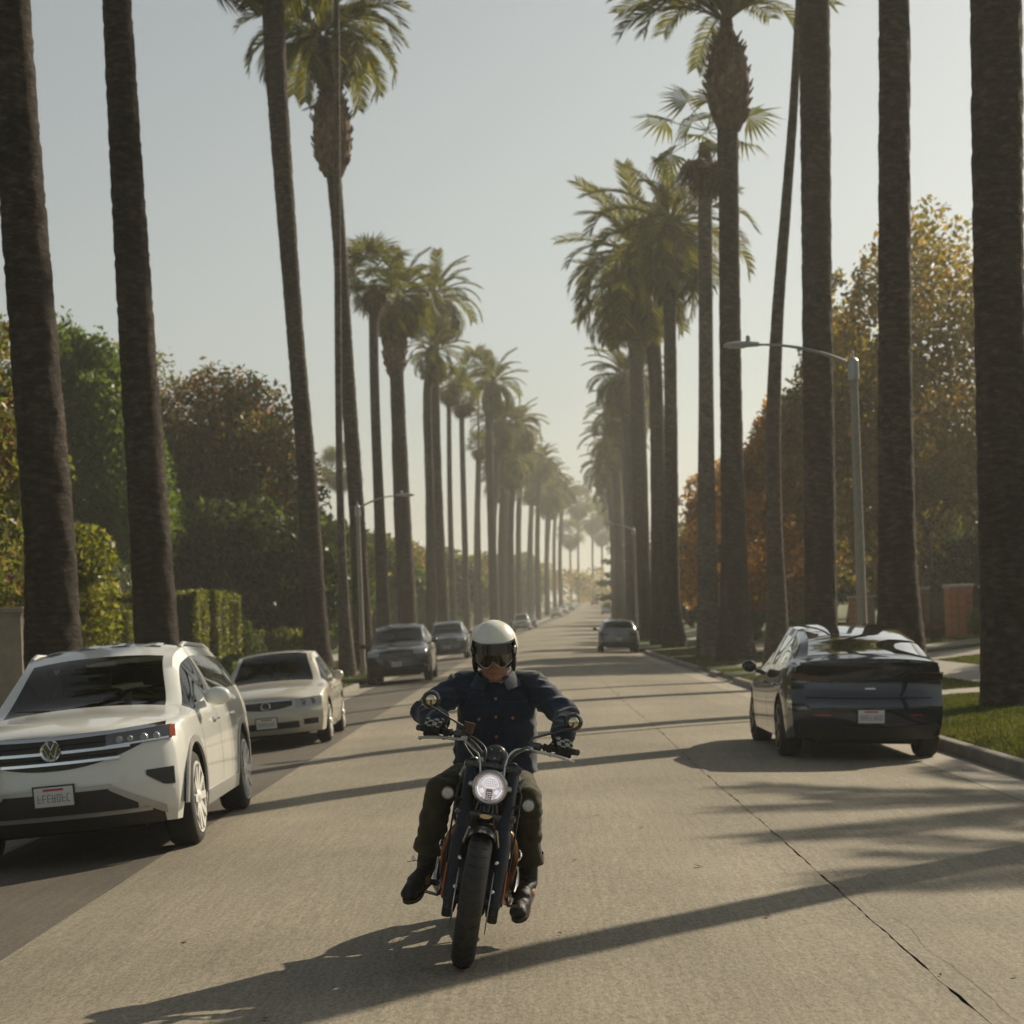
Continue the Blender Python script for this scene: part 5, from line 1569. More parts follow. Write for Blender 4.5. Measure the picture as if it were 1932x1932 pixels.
r_ = white_suv()
place(r_, -3.80, 10.83 * K + 2.52, -90 + 1.2)
tag(r_, "white family SUV with three chrome grille bars and a round emblem", "car", "cars parked along the left kerb")

# ---- silver sedan
M_SIL = paint("champagne_car_paint", (0.60, 0.565, 0.475), 0.2, 0.3)
def sedan_spec(L=4.87, W=0.91, H=1.46, wb=2.72, rw=0.325):
    xf, xr = L / 2, -L / 2; wf = xf - 0.98; wr = wf - wb
    xc, xh, xb, xt = xf - 1.38, xf - 2.15, xr + 1.55, xr + 0.75
    return dict(L=L, arch=rw + 0.06, wheel_f=wf, wheel_r=wr, rw=rw,
        hw=[(xr, W * .90), (xr + .5, W * .98), (0, W), (xf - .9, W * .985), (xf, W * .92)],
        zb=[(xr, .36), (xr + .6, .24), (wr, .22), (wf, .22), (xf - .3, .22), (xf, .27)],
        zs=[(xr, .90), (xr + .5, .95), (0, .92), (xc, .89), (xf - .5, .80), (xf, .70)],
        zr=[(xr, .95), (xt, 1.02), (xb, H - .09), (-.3, H - .05), (xh, H - .085), (xc, .955), (xf - .5, .83), (xf, .72)],
        wr=[(xr, W * .78), (xt, W * .80), (xb, .58), (0, .61), (xh, .585), (xc, W * .80), (xf, W * .74)],
        zc=[(xr, .98), (xt, 1.05), (xb, H - .035), (-.3, H), (xh, H - .03), (xc, .995), (xf - .5, .90), (xf - .12, .82), (xf, .76)],
        nose=[(.2, .14), (.3, .05), (.42, .01), (.52, 0), (.6, .045), (.72, .07), (.8, .14), (.9, .3)], fplan=.30, fpow=2.6,
        tail=[(.2, .12), (.4, .02), (.55, 0), (.75, .04), (.95, .08), (1.05, .2)], rplan=.22,
        wind=(xh + .015, xc - .015), rearg=(xt + .03, xb - .02),
        side=[(xb - .15, -.30), (-.22, xc - .16)], blackpillar=[(xb - .2, xc - .1)], xkeys=[xc, xh, xb, xt, -.30, -.22, xb - .15, xc - .16, xh + .015, xc - .015])
def silver_sedan():
    c = Car(sedan_spec()); root = empty("parked_sedan")
    c.build(root, M_SIL, M_SEETHRU); c.cabin(root, 0.0, .30)
    c.wheels(root, M_ALU, 0.205, 8)
    c.mirror(root, M_SIL, c.xf - 1.72, .965, .19)
    c.handles(root, M_SIL, (.18, -.85), .80)
    c.seams(root, (.95, -.08, -1.1), .9, .28)
    aw = abs
    c.front(root, "grille", M_BLACKPL, lsp(-.40, .40, 15), lambda y: .715, lambda y: .59 + .05 * (aw(y) / .4) ** 2, .006)
    c.front(root, "grille_surround", M_CHROME, lsp(-.43, .43, 15), lambda y: .735, lambda y: .715, .012, 1)
    x = c.Xf(0, .655) + .015
    MB().lathe([(.045, 0), (.055, .006), (.062, 0), (.062, -.01)], 22, (x, 0, .655), Matrix.Rotation(math.pi / 2, 3, 'Y') @ Matrix.Diagonal((1, 1.25, 1)), close=False).obj("emblem", M_CHROME, root)
    for sg in (1, -1):
        h = c.front(root, "headlamp", M_LAMPG, [sg * y for y in lsp(.44, .83, 9)], lambda y: .73 + .05 * (aw(y) - .44), lambda y: .60 + .10 * max(0, aw(y) - .62), .008)
        for yc in (.55, .69):
            MB().lathe([(.001, .01), (.05, .006), (.055, -.02)], 16, (c.Xf(sg * yc, .67) + .004, sg * yc, .675), Matrix.Rotation(math.pi / 2, 3, 'Y')).obj("lamp_lens", M_LAMPD, h)
        c.front(root, "fog_recess", M_BLACKPL, [sg * y for y in lsp(.55, .76, 6)], lambda y: .42, lambda y: .335, .008)
    c.front(root, "bumper_crease", M_SIL, lsp(-.84, .84, 21), lambda y: .55, lambda y: .52, .016, 2, .02)
    c.front(root, "lower_intake", M_BLACKPL, lsp(-.48, .48, 15), lambda y: .40, lambda y: .30, .008)
    c.plate(root, .40, 1, .03)
    return root
r_ = silver_sedan(); place(r_, -4.06, 20.7 * K + 2.43, -88.2)
tag(r_, "champagne silver sedan parked behind the white SUV", "car", "cars parked along the left kerb")

# ---- dark blue-black crossover seen from behind
M_NAVY = paint("midnight_car_paint", (0.012, 0.021, 0.042), 0.45, 0.14)
M_SKYGLASS = mat("mirror_tinted_glass", (0.008, 0.010, 0.012), 0.02, var=0.0, spec=1.0)
M_SKYGLASS.node_tree.nodes["Principled BSDF"].inputs["IOR"].default_value = 4.5
M_TAILD = mat("smoked_tail_lamp", (0.035, 0.004, 0.005), 0.08, var=0.0, coat=1.0)
def dark_crossover():
    L, W, H, rw = 4.75, .955, 1.62, .355
    xf, xr = L / 2, -L / 2; wf = xf - .86; wr = wf - 2.89
    xc, xh, xb, xt = xf - 1.12, xf - 2.05, xr + 1.75, xr + .40
    sp = dict(L=L, arch=rw + .06, wheel_f=wf, wheel_r=wr, rw=rw,
        hw=[(xr, W * .93), (xr + .4, W * .985), (xr + 1.1, W), (xf - 1, W), (xf, W * .9)],
        zb=[(xr, .34), (xr + .5, .25), (wr, .23), (wf, .23), (xf - .3, .22), (xf, .28)],
        zs=[(xr, 1.07), (xr + .4, 1.12), (xr + 1.2, 1.06), (0, .98), (xc, .93), (xf - .5, .80), (xf, .66)],
        zr=[(xr, 1.13), (xt, 1.20), (xr + .95, 1.40), (xb, H - .09), (-.1, H - .06), (xh, H - .12), (xc, 1.0), (xf - .5, .84), (xf, .68)],
        wr=[(xr, W * .84), (xt, W * .80), (xr + .95, .68), (xb, .625), (0, .63), (xh, .60), (xc, W * .80), (xf, W * .72)],
        zc=[(xr, 1.17), (xt, 1.235), (xr + .95, 1.475), (xb, H - .025), (-.1, H), (xh, H - .06), (xc, 1.06), (xf - .5, .90), (xf, .74)],
        nose=[(.2, .14), (.35, .04), (.5, 0), (.6, .03), (.75, .12), (.9, .3)], fplan=.32,
        tail=[(.15, .22), (.3, .10), (.45, .02), (.62, 0), (.74, .015), (.78, .05), (.95, .075), (1.05, .05), (1.14, .0), (1.18, .0), (1.24, .06)], rplan=.28, rpow=2.7,
        wind=(xh + .015, xc - .015), rearg=(xt + .07, xb - .04),
        side=[(xr + .78, -.30), (-.24, xc - .14)], blackpillar=[(xr + .72, xc - .08)], xkeys=[xc, xh, xb, xt, -.3, -.24, xr + .78, xc - .14, xt + .07, xb - .04])
    c = Car(sp); root = empty("parked_crossover")
    c.build(root, M_NAVY, M_SKYGLASS, M_SKYGLASS)
    c.wheels(root, M_DARKRIM, .255, 5)
    c.mirror(root, M_NAVY, c.xf - 1.55, 1.0, .2)
    c.seams(root, (.85, -.27, -1.35), 1.0, .30)
    c.handles(root, M_NAVY, (.0, -1.05), .86)
    aw = abs
    c.front(root, "spoiler", M_NAVY, lsp(-.80, .80, 21), lambda y: 1.205 - .05 * (aw(y) / .8) ** 3, lambda y: 1.165 - .05 * (aw(y) / .8) ** 3, .075, 2, .11, end=-1)
    for sg in (1, -1):
        t = c.front(root, "tail_lamp", M_TAILD, [sg * y for y in lsp(.50, .90, 9)], lambda y: 1.015 + .02 * (aw(y) - .5), lambda y: .965 - .16 * max(0, aw(y) - .74), .008, end=-1)
        c.front(root, "tail_lamp_rim", M_BLACKPL, [sg * y for y in lsp(.46, .905, 9)], lambda y: 1.03 + .02 * (aw(y) - .5), lambda y: 1.018 + .02 * (aw(y) - .5), .012, 1, end=-1)
        c.front(root, "reflector", M_RED, [sg * y for y in lsp(.46, .64, 5)], lambda y: .555, lambda y: .535, .006, 1, end=-1)
        c.front(root, "parking_sensor", M_BLACKPL, [sg * y for y in lsp(.70, .73, 3)], lambda y: .655, lambda y: .63, .003, 1, end=-1)
    c.front(root, "tailgate_seam", M_UNDER, lsp(-.74, .74, 21), lambda y: .752, lambda y: .742, .002, 1, .004, end=-1)
    c.front(root, "diffuser", M_BLACKPL, lsp(-.80, .80, 19), lambda y: .40 + .05 * (aw(y) / .8) ** 2, lambda y: .26, .012, end=-1)
    c.front(root, "badge", M_CHROME, lsp(-.06, .06, 5), lambda y: .86, lambda y: .845, .006, 1, .006, end=-1)
    c.plate(root, .53, -1, .025)
    return root
r_ = dark_crossover(); place(r_, 3.90, 16.0 * K + 2.375, 90)
tag(r_, "glossy midnight blue hatchback crossover seen from behind at the right kerb", "car", "cars parked along the right kerb")

# ---- other parked cars
def plain_suv(name, m, H=1.8, W=.99, L=4.9, rim=M_ALU, rear=False, boxy=False, detail=True, glass=None):
    sp = suv_spec(L, W, H, 2.92, .375, 1.14 if H > 1.7 else 1.04, 1.16 if H > 1.7 else 1.06, 1.14 if H > 1.7 else 1.04, wr_top=.70 if boxy else .66)
    c = Car(sp); root = empty(name); aw = abs
    c.build(root, m, glass or M_GLASS)
    c.wheels(root, rim, .25, 7 if rim is M_ALU else 5)
    c.mirror(root, m, c.xf - 1.60, 1.17 if H > 1.7 else 1.08, .22)
    k = 1.0 if H > 1.7 else .92
    if rear:
        for sg in (1, -1):
            c.front(root, "tail_lamp", M_RED, [sg * y for y in lsp(.52, .90, 7)], lambda y: 1.0 * k, lambda y: .90 * k, .01, end=-1)
        c.front(root, "bumper_lower", M_BLACKPL, lsp(-.85, .85, 15), lambda y: .50, lambda y: .32, .014, end=-1)
        c.plate(root, .72 * k, -1, .02)
    for sg in (1, -1):
        c.front(root, "headlamp", M_LAMPG, [sg * y for y in lsp(.52, .88, 7)], lambda y: .97 * k, lambda y: .86 * k, .012)
        c.front(root, "fog_recess", M_BLACKPL, [sg * y for y in lsp(.55, .82, 5)], lambda y: .56, lambda y: .46, .01)
    c.front(root, "grille", M_BLACKPL, lsp(-.50, .50, 13), lambda y: .97 * k, lambda y: .80 * k, .012)
    for z in (.84, .90):
        c.front(root, "grille_bar", M_SILVERPL, lsp(-.48, .48, 13), lambda y: z * k + .014, lambda y: z * k, .022, 1)
    c.front(root, "lower_intake", M_BLACKPL, lsp(-.6, .6, 13), lambda y: .52, lambda y: .36, .012)
    if not rear: c.plate(root, .60, 1, .03)
    c.handles(root, m, (.25, -.8), .95 * k)
    c.seams(root, (1.0, .05, -.95), 1.05 * k, .34)
    return root
M_BLK = paint("black_car_paint", (0.010, 0.011, 0.012), 0.1, 0.25)
M_GRYB = paint("slate_car_paint", (0.085, 0.10, 0.125), 0.5, 0.3)
M_SILB = paint("silver_car_paint", (0.34, 0.35, 0.37), 0.6, 0.32)
M_REDP = paint("red_car_paint", (0.42, 0.03, 0.025), 0.0, 0.3)
M_STEEL = paint("steel_blue_car_paint", (0.17, 0.19, 0.225), 0.5, 0.3)
LK, RK = "cars parked along the left kerb", "cars parked along the right kerb"
def park(root, u, yfront, heading, L, label, group):
    y = yfront * K + L / 2
    place(root, cx(y) + u, y, heading - math.degrees(math.atan2(cx(y + 1) - cx(y - 1), 2.0)))
    tag(root, label, "car", group)
park(plain_suv("parked_suv", M_BLK, 1.80, 1.0, 4.95, M_DARKRIM, boxy=True), -4.02, 41.5, -90, 4.95, "black boxy off-roader parked by the left street lamp", LK)
park(plain_suv("parked_suv", M_GRYB, 1.82, .99, 4.9), -4.05, 64.5, -90, 4.9, "slate blue SUV tucked behind the black off-roader", LK)
park(plain_suv("parked_sedan", M_REDP, 1.45, .90, 4.6), -4.1, 96, -90, 4.6, "red car almost hidden behind the rider's helmet", LK)
park(plain_suv("parked_pickup", M_SILB, 1.9, 1.0, 5.0), -4.0, 152, -90, 5.0, "pale silver truck-like SUV standing alone at the hazy left kerb", LK)
park(plain_suv("parked_sedan", M_BLK, 1.5, .92, 4.6), -4.0, 166, -90, 4.6, "small dark car right behind the pale silver SUV", LK)
for i, (y, m_) in enumerate(((226, M_SIL), (246, M_PW), (270, M_SILB))):
    park(plain_suv("parked_sedan", m_, 1.48, .92, 4.7), -4.0, y, -90, 4.7, ("champagne", "white", "silver")[i] + " car, tiny in the haze at the far left kerb", LK)
park(plain_suv("parked_hatchback", M_STEEL, 1.62, .965, 4.7, rear=True), 4.02, 65.5, 90, 4.7, "steel blue-grey crossover seen from behind in the middle distance, right kerb", RK)
park(plain_suv("parked_suv", M_SILB, 1.7, .95, 4.7, rear=True), 4.1, 232, 90, 4.7, "silver car seen from behind, tiny in the haze at the right kerb", RK)
park(plain_suv("parked_sedan", M_BLK, 1.5, .92, 4.6, rear=True), 4.1, 262, 90, 4.6, "dark car just past the tiny silver one at the right kerb", RK)
park(plain_suv("moving_car", M_REDP, 1.5, .92, 4.6, rear=True), 0.2, 300, 90, 4.6, "dark reddish car on the crest where the street ends", None)
# ------------------------------------------------------------------ motorcycle (local: x to its left-hand side, y backwards, z up; leant as one)
M_BKB = mat("bike_black_enamel", (0.012, 0.013, 0.015), 0.28, var=0.1, scale=20, coat=0.6)
M_BKN = mat("fork_cover_navy", (0.010, 0.014, 0.021), 0.40, metal=0.3, var=0.15, scale=25)
M_BKM = mat("engine_black_metal", (0.03, 0.03, 0.031), 0.5, metal=0.6, var=0.25, scale=30, bump=0.2, bscale=150)
M_STEELB = mat("brushed_steel", (0.50, 0.49, 0.47), 0.28, metal=1.0, var=0.1, scale=30)
M_BRONZE = mat("heat_tinted_pipe", (0.24, 0.12, 0.06), 0.3, metal=0.9, var=0.35, scale=9)
M_RUBBER = mat("grip_rubber", (0.015, 0.015, 0.015), 0.75, var=0.2, scale=60, bump=0.4, bscale=220)
M_CLEAR = mat("clear_lamp_lens", (0.50, 0.48, 0.44), 0.12, var=0.2, scale=90, coat=1.0)
M_CABLE = mat("cable_black", (0.014, 0.014, 0.014), 0.45, var=0.1)
M_GOLD = mat("gold_mirror", (0.60, 0.52, 0.36), 0.07, metal=1.0, var=0.0)
M_LEATHER = mat("seat_leather", (0.03, 0.018, 0.012), 0.5, var=0.2, scale=14, bump=0.2, bscale=90)
def tread_mat():
    t = NT("motorcycle_tyre"); v = t.coord()
    f = t.noise(v, 30, 4)
    t.l(t.ramp(f, [(0.3, (0.010, 0.0095, 0.009)), (0.7, (0.026, 0.023, 0.020))]), t.b.inputs["Base Color"])
    t.b.inputs["Roughness"].default_value = 0.62
    t.bump(t.noise(v, 160, 2), 0.25, 0.004)
    return t.m
M_MTYRE = tread_mat()
RX = Matrix.Rotation(math.pi / 2, 3, 'X')          # lathe axis z -> -y (faces the camera)
RYX = Matrix.Rotation(math.pi / 2, 3, 'Y')         # lathe axis z -> +x
BIKE_D, BIKE_X, LEAN = 9.497, -0.4034, R(11.0)
bike = empty("motorcycle", (BIKE_X, BIKE_D, Gxy(BIKE_X, BIKE_D)))
bike.rotation_euler = (0, LEAN, 0)
tag(bike, "dark navy roadster motorcycle with round chrome headlight, leaning with its rider", "motorcycle")
B = bike
def bwheel(y, R0, w, nm, discs):
    prof = []
    for a in np.linspace(-1.32, 1.32, 15):
        prof.append((R0 - w * 0.62 + w * 0.62 * math.cos(a) ** 0.9, w * 0.5 * math.sin(a) / math.sin(1.32)))
    prof = [(R0 - w * 0.78, -w * 0.40)] + prof + [(R0 - w * 0.78, w * 0.40)]
    wh = MB().lathe(prof, 64, (0, y, R0), RYX, close=False).obj(nm, M_MTYRE, B, sharp=60)
    # grooves as raised tread blocks pattern: shallow sipes
    sp = MB()
    for k in range(34):
        a = 2 * math.pi * k / 34
        for sg in (1, -1):
            r1, r2 = R0 + 0.0012, R0 - 0.012
            p = [Vector((sg * 0.008, y + r1 * math.sin(a), R0 + r1 * math.cos(a))), Vector((sg * 0.045, y + r2 * math.sin(a + .06), R0 + r2 * math.cos(a + .06)))]
            sp.tube(p, 0.0016, 4)
    sp.obj("tread_groove", M_UNDER, wh)
    rr = R0 - w * 0.78
    MB().lathe([(rr + .004, -w * .41), (rr - .012, -w * .36), (rr - .02, -w * .15), (rr - .02, w * .15), (rr - .012, w * .36), (rr + .004, w * .41)], 48, (0, y, R0), RYX, close=False).obj("rim", M_BKB, wh)
    hub = MB().lathe([(.001, -.085), (.022, -.085), (.026, -.06), (.055, -.05), (.05, -.03), (.03, 0), (.05, .03), (.055, .05), (.026, .06), (.022, .085), (.001, .085)], 20, (0, y, R0), RYX).obj("hub", M_BKM, wh)
    sk = MB()
    for k in range(32):
        a = 2 * math.pi * k / 32; b = a + (0.5 if k % 2 else -0.5); sg = 1 if k % 4 < 2 else -1
        sk.tube([(sg * .045, y + .05 * math.sin(b), R0 + .05 * math.cos(b)), (0, y + (rr - .015) * math.sin(a), R0 + (rr - .015) * math.cos(a))], 0.0022, 4)
    sk.obj("spokes", M_STEELB, wh)
    for sg in discs:
        MB().lathe([(.085, -.0025), (.155, -.0025), (.155, .0025), (.085, .0025)], 40, (sg * .088, y, R0), RYX, close=False).obj("brake_disc", M_STEELB, wh)
    return wh
bwheel(0.0, 0.335, 0.120, "front_wheel", (1, -1))
bwheel(1.50, 0.335, 0.155, "rear_wheel", (1,))
# fork
def along(p, q, t): return Vector(p).lerp(Vector(q), t)
for sg in (1, -1):
    lo, hi = Vector((sg * .106, 0.0, .315)), Vector((sg * .103, .335, 1.0))
    leg = MB().tube([along(lo, hi, t) for t in (-.06, .0, .05, .10, .42, .46, .50, .53)], [.028, .036, .042, .045, .047, .046, .041, .036], 18).obj("fork_leg", M_BKN, B)
    MB().tube([along(lo, hi, t) for t in (.50, .53, .98, 1.0, 1.015)], [.036, .037, .037, .034, .02], 18).obj("fork_cover", M_BKN, leg)
    MB().tube([along(lo, hi, t) for t in (.985, 1.0, 1.02)], [.026, .026, .018], 14).obj("fork_cap", M_STEELB, leg)
    for t in (.13, .33):
        p = along(lo, hi, t) + Vector((sg * -0.012, -.050, -.010))
        MB().lathe([(.001, .012), (.007, .012), (.012, .006), (.012, -.01)], 12, p, RX).obj("fork_bolt", M_CHROME, leg)
    p0, p1 = along(lo, hi, .04), along(lo, hi, .26)
    MB().tube([p0 + Vector((sg * .047, -.018, 0)), p1 + Vector((sg * .047, -.018, 0))], 0.004, 6).obj("reflector", M_AMBER, leg)
    # axle clamp and caliper
    MB().rbox((sg * .115, 0.0, .29), (.05, .075, .10), .014).obj("axle_clamp", M_BKM, leg)
    cal = MB().rbox((sg * .118, .115, .355), (.058, .075, .125), .016)
    cal.rbox((sg * .142, .11, .355), (.03, .055, .09), .012).obj("brake_caliper", M_BKM, leg)
    for dz in (-.02, .02):
        MB().lathe([(.001, .01), (.009, .01), (.011, .0)], 12, (sg * .125 + dz * .4, .072, .31 + 0.0), RX).obj("caliper_bolt", M_STEELB, leg)
    # hose down the leg
    MB().tube([(sg * .09, .36, 1.0), (sg * .165, .30, .86), (sg * .165, .20, .62), (sg * .16, .14, .45), (sg * .135, .12, .40)], .0055, 6).obj("brake_hose", M_CABLE, leg)
for z, y, w in ((.985, .325, .30), (.742, .222, .31)):
    MB().rbox((0, y, z), (w, .085, .035), .014).obj("triple_clamp", M_BKB, B)
MB().lathe([(.001, .012), (.02, .012), (.026, .004), (.026, -.006)], 20, (0, .175, .742), RX @ Matrix.Diagonal((1.35, .62, 1))).obj("emblem", M_GOLD, B)
MB().tube([(0, .24, .72), (0, .33, 1.0)], .035, 14).obj("steering_head", M_BKB, B)
# mudguard
rows = []
for a in np.linspace(-0.30, 1.9, 22):
    rows.append([Vector((.072 * math.sin(b) , .0 + (0.318 + .052 * math.cos(b)) * math.sin(a), .335 + (0.318 + .052 * math.cos(b)) * math.cos(a))) for b in np.linspace(-1.45, 1.45, 11)])
mg = MB().grid(rows)
mg.grid([[p + Vector((0, 0, 0.004)) for p in r_] for r_ in rows], flip=True).obj("front_mudguard", M_BKB, B, sharp=180)
for sg in (1, -1):
    MB().tube([(sg * .068, .05, .69), (sg * .09, .10, .60), (sg * .10, .12, .55)], .008, 6).obj("mudguard_stay", M_STEELB, B)
# headlight
HL = Vector((0, .165, .892)); HS = Matrix.Diagonal((.89, .89, 1.0))
hl = MB().lathe([(.035, -.16), (.072, -.13), (.088, -.07), (.092, -.02), (.094, .0)], 40, HL, RX @ HS, close=False).obj("headlight", M_BKB, B)
MB().lathe([(.094, -.012), (.101, -.004), (.103, .006), (.099, .018), (.090, .024), (.083, .022), (.079, .014), (.078, .002)], 48, HL, RX @ HS, close=False).obj("headlight_ring", M_STEELB, hl)
MB().lathe([(.001, .002), (.078, .002)], 40, HL, RX @ HS).obj("reflector_bowl", mat("pearly_reflector", (0.7, 0.66, 0.66), 0.3, metal=0.2, var=0.15, scale=60, emit=((1.0, 0.94, 0.95), 0.22)), hl)
M_LED = mat("lit_lamp_element", (0.9, 0.88, 0.9), 0.2, var=0.0, emit=((1.0, 0.95, 0.97), 0.8))
up = MB()
pts = [(.045 * math.cos(a), .012 + .045 * math.sin(a)) for a in np.linspace(0.12, math.pi - .12, 12)] + [(-.046, .008), (-.02, -.004), (.02, -.004), (.046, .008)]
v_ = [HL + Vector((p[0], -.012, p[1])) for p in pts]; n_ = len(v_)
up.add(v_ + [q + Vector((0, .008, 0)) for q in v_], [tuple(range(n_))[::-1]] + [(i, (i + 1) % n_, n_ + (i + 1) % n_, n_ + i) for i in range(n_)])
upr = up.obj("upper_reflector", M_LED, hl, smooth=False)
for k in range(-4, 5):
    MB().box(HL + Vector((k * .0095, -.0125, .024)), (.0012, .002, .05 - abs(k) * .006)).obj("reflector_rib", M_STEELB, upr)
for k in range(4):
    MB().box(HL + Vector((0, -.0125, .008 + k * .012)), (.084 - k * .012, .002, .0014)).obj("reflector_rib", M_STEELB, upr)
MB().rbox(HL + Vector((0, -.008, -.016)), (.034, .012, .016), .003).obj("lamp_block", M_STEELB, hl)
for sg in (1, -1):
    MB().rbox(HL + Vector((sg * .040, -.006, -.022)), (.020, .010, .024), .004, Matrix.Rotation(sg * .5, 3, "Y")).obj("lamp_element", M_LED, hl)
    pts = [HL + Vector((sg * .066 * math.cos(a), -.008, .066 * math.sin(a))) for a in np.linspace(-.95, -.05, 8)]
    MB().tube(pts, .005, 6).obj("light_pipe", M_LED, hl)
    # mounting ears
    MB().lathe([(.001, .016), (.012, .015), (.015, .0), (.015, -.03)], 16, HL + Vector((sg * .095, .035, 0)), Matrix.Rotation(sg * math.pi / 2, 3, 'Y')).obj("headlight_ear", M_STEELB, hl)
for k in range(5):
    MB().box(HL + Vector((0, -.006, -.022 - .010 * k)), (.040 - .002 * k, .006, .004)).obj("reflector_fin", M_STEELB, hl)
for k in (-1, 0, 1):
    MB().box(HL + Vector((k * .012, -.007, -.042)), (.003, .006, .044)).obj("reflector_fin", M_STEELB, hl)
M_HGL = NT("headlight_glass"); M_HGL.b.inputs["Transmission Weight"].default_value = 1.0; M_HGL.b.inputs["Roughness"].default_value = 0.02; M_HGL.b.inputs["IOR"].default_value = 1.2
MB().lathe([(.001, .028), (.03, .027), (.055, .024), (.072, .019), (.079, .013)], 40, HL, RX @ HS).obj("glass", M_HGL.m, hl, sharp=180)
# instrument seen from its back
INS = Vector((0, .40, 1.035)); rot = RX @ Matrix.Rotation(R(-28), 3, 'X')
ins = MB().lathe([(.001, .040), (.030, .038), (.050, .030), (.062, .012), (.064, -.03)], 36, INS, rot).obj("instrument_pod", M_BKB, B)
MB().lathe([(.062, -.010), (.069, -.014), (.070, -.03), (.066, -.042), (.058, -.044)], 40, INS, rot, close=False).obj("bezel", M_STEELB, ins)
for a in (0.6, 2.5, 4.7):
    MB().lathe([(.001, .006), (.005, .005), (.006, 0)], 10, INS + rot @ Vector((.030 * math.cos(a), .030 * math.sin(a), .036)), rot).obj("pod_screw", M_STEELB, ins)
MB().tube([INS + Vector((0, .0, -.04)), (0, .33, .985)], .014, 8).obj("pod_bracket", M_BKB, ins)
# handlebar and controls
bar_pts = [(-.405, .585, 1.108), (-.30, .55, 1.112), (-.20, .52, 1.108), (-.12, .47, 1.075), (-.06, .40, 1.03), (0, .385, 1.018)]
bar = [Vector(p) for p in bar_pts] + [Vector((-p[0], p[1], p[2])) for p in bar_pts[-2::-1]]
bp = catmull([tuple(p) for p in bar], 40)
hb = MB().tube([Vector(p) for p in bp], .0115, 10).obj("handlebar", M_BKB, B)
for sg in (1, -1):
    a, b = Vector((sg * .245, .532, 1.1105)), Vector((sg * .402, .584, 1.107))
    MB().tube([a, along(a, b, .04), along(a, b, .06), along(a, b, .97), b], [.021, .021, .0175, .0175, .0175], 14).obj("grip", M_RUBBER, hb)
    d = (b - a).normalized()
    MB().tube([b, b + d * .004, b + d * .03, b + d * .034], [.012, .017, .017, .013], 12).obj("bar_end", M_BKB, hb)
    # perch, switch block, lever
    MB().rbox(Vector((sg * .205, .515, 1.108)), (.055, .045, .045), .012).obj("switch_block", M_BKB, hb)
    MB().rbox(Vector((sg * .175, .485, 1.095)), (.035, .05, .025), .008).obj("lever_perch", M_STEELB, hb)
    lv = catmull([(sg * .165, .462, 1.092), (sg * .20, .450, 1.088), (sg * .25, .462, 1.085), (sg * .31, .478, 1.080), (sg * .37, .492, 1.070), (sg * .405, .505, 1.060)], 16)
    MB().tube([Vector(p) for p in lv], [.009] * 3 + [.0085] * (len(lv) - 5) + [.0065, .009], 9).obj("lever", M_STEELB, hb)
    MB().ell(lv[-1], (.0105, .0105, .0105)).obj("lever_ball", M_STEELB, hb)
    # mirrors: round heads seen from the back, polished bosses
    base = Vector((sg * .165, .50, 1.12)); mc = Vector((sg * .376, .47, 1.268))
    st = MB().tube([base, base + Vector((sg * .012, -.005, .03)), mc + Vector((sg * -.005, -.045, -.03)), mc + Vector((0, -.035, 0))], [.007, .0065, .006, .006], 8).obj("mirror_stem", M_BKB, B)
    mr = MB().lathe([(.001, .026), (.020, .025), (.036, .019), (.046, .008), (.050, -.006), (.050, -.014), (.044, -.016)], 32, mc, RX).obj("mirror_head", M_BKB, st)
    MB().lathe([(.001, .034), (.016, .033), (.025, .030), (.029, .024), (.029, .018)], 28, mc, RX).obj("mirror_boss", M_GOLD, st)
    MB().lathe([(.001, -.0165), (.043, -.0165)], 28, mc, RX).obj("mirror_glass", M_CHROME, st)
    # turn signals on thin stalks
    ts = MB().tube([(sg * .11, .22, .79), (sg * .155, .20, .815), (sg * .185, .195, .825)], .0065, 8).obj("signal_stalk", M_BKB, B)
    sc_ = Vector((sg * .207, .18, .829))
    MB().lathe([(.001, -.045), (.018, -.042), (.029, -.018), (.032, .0), (.032, .006)], 24, sc_, RX).obj("signal_body", M_BKB, ts)
    MB().lathe([(.001, .016), (.014, .0145), (.025, .010), (.0305, .004), (.0305, .0)], 24, sc_, RX).obj("signal_lens", M_CLEAR, ts)
    MB().lathe([(.0305, .0), (.034, .002), (.034, -.006)], 24, sc_, RX, close=False).obj("signal_rim", M_STEELB, ts)
# brake reservoir on the bike's right-hand (its -x) side
rv = MB().lathe([(.001, .0), (.024, .0), (.027, .006), (.028, .048), (.031, .05), (.031, .058), (.001, .06)], 20, (-.162, .475, 1.125), Matrix.Rotation(R(6), 3, 'Y')).obj("brake_reservoir", mat("amber_reservoir", (0.06, 0.028, 0.02), 0.3, var=0.15, scale=30), B)
# cables and hoses looping to the headstock
for pts in ([(-.19, .49, 1.10), (-.15, .42, 1.05), (-.10, .36, 1.0), (-.075, .25, .92), (-.06, .24, .86)], [(-.18, .47, 1.09), (-.12, .36, 1.06), (-.08, .30, 1.03), (-.06, .26, .95)],
            [(-.17, .48, 1.12), (-.10, .40, 1.10), (-.05, .33, 1.06), (-.05, .27, .97)], [(.19, .49, 1.10), (.13, .40, 1.09), (.08, .33, 1.03), (.06, .27, .94)], [(.18, .47, 1.09), (.10, .37, 1.085), (.06, .30, 1.02), (.07, .24, .86)]):
    MB().tube([Vector(p) for p in catmull(pts, 16)], .0052, 6).obj("control_cable", M_CABLE if pts[0][1] != .47 else M_STEELB, B)
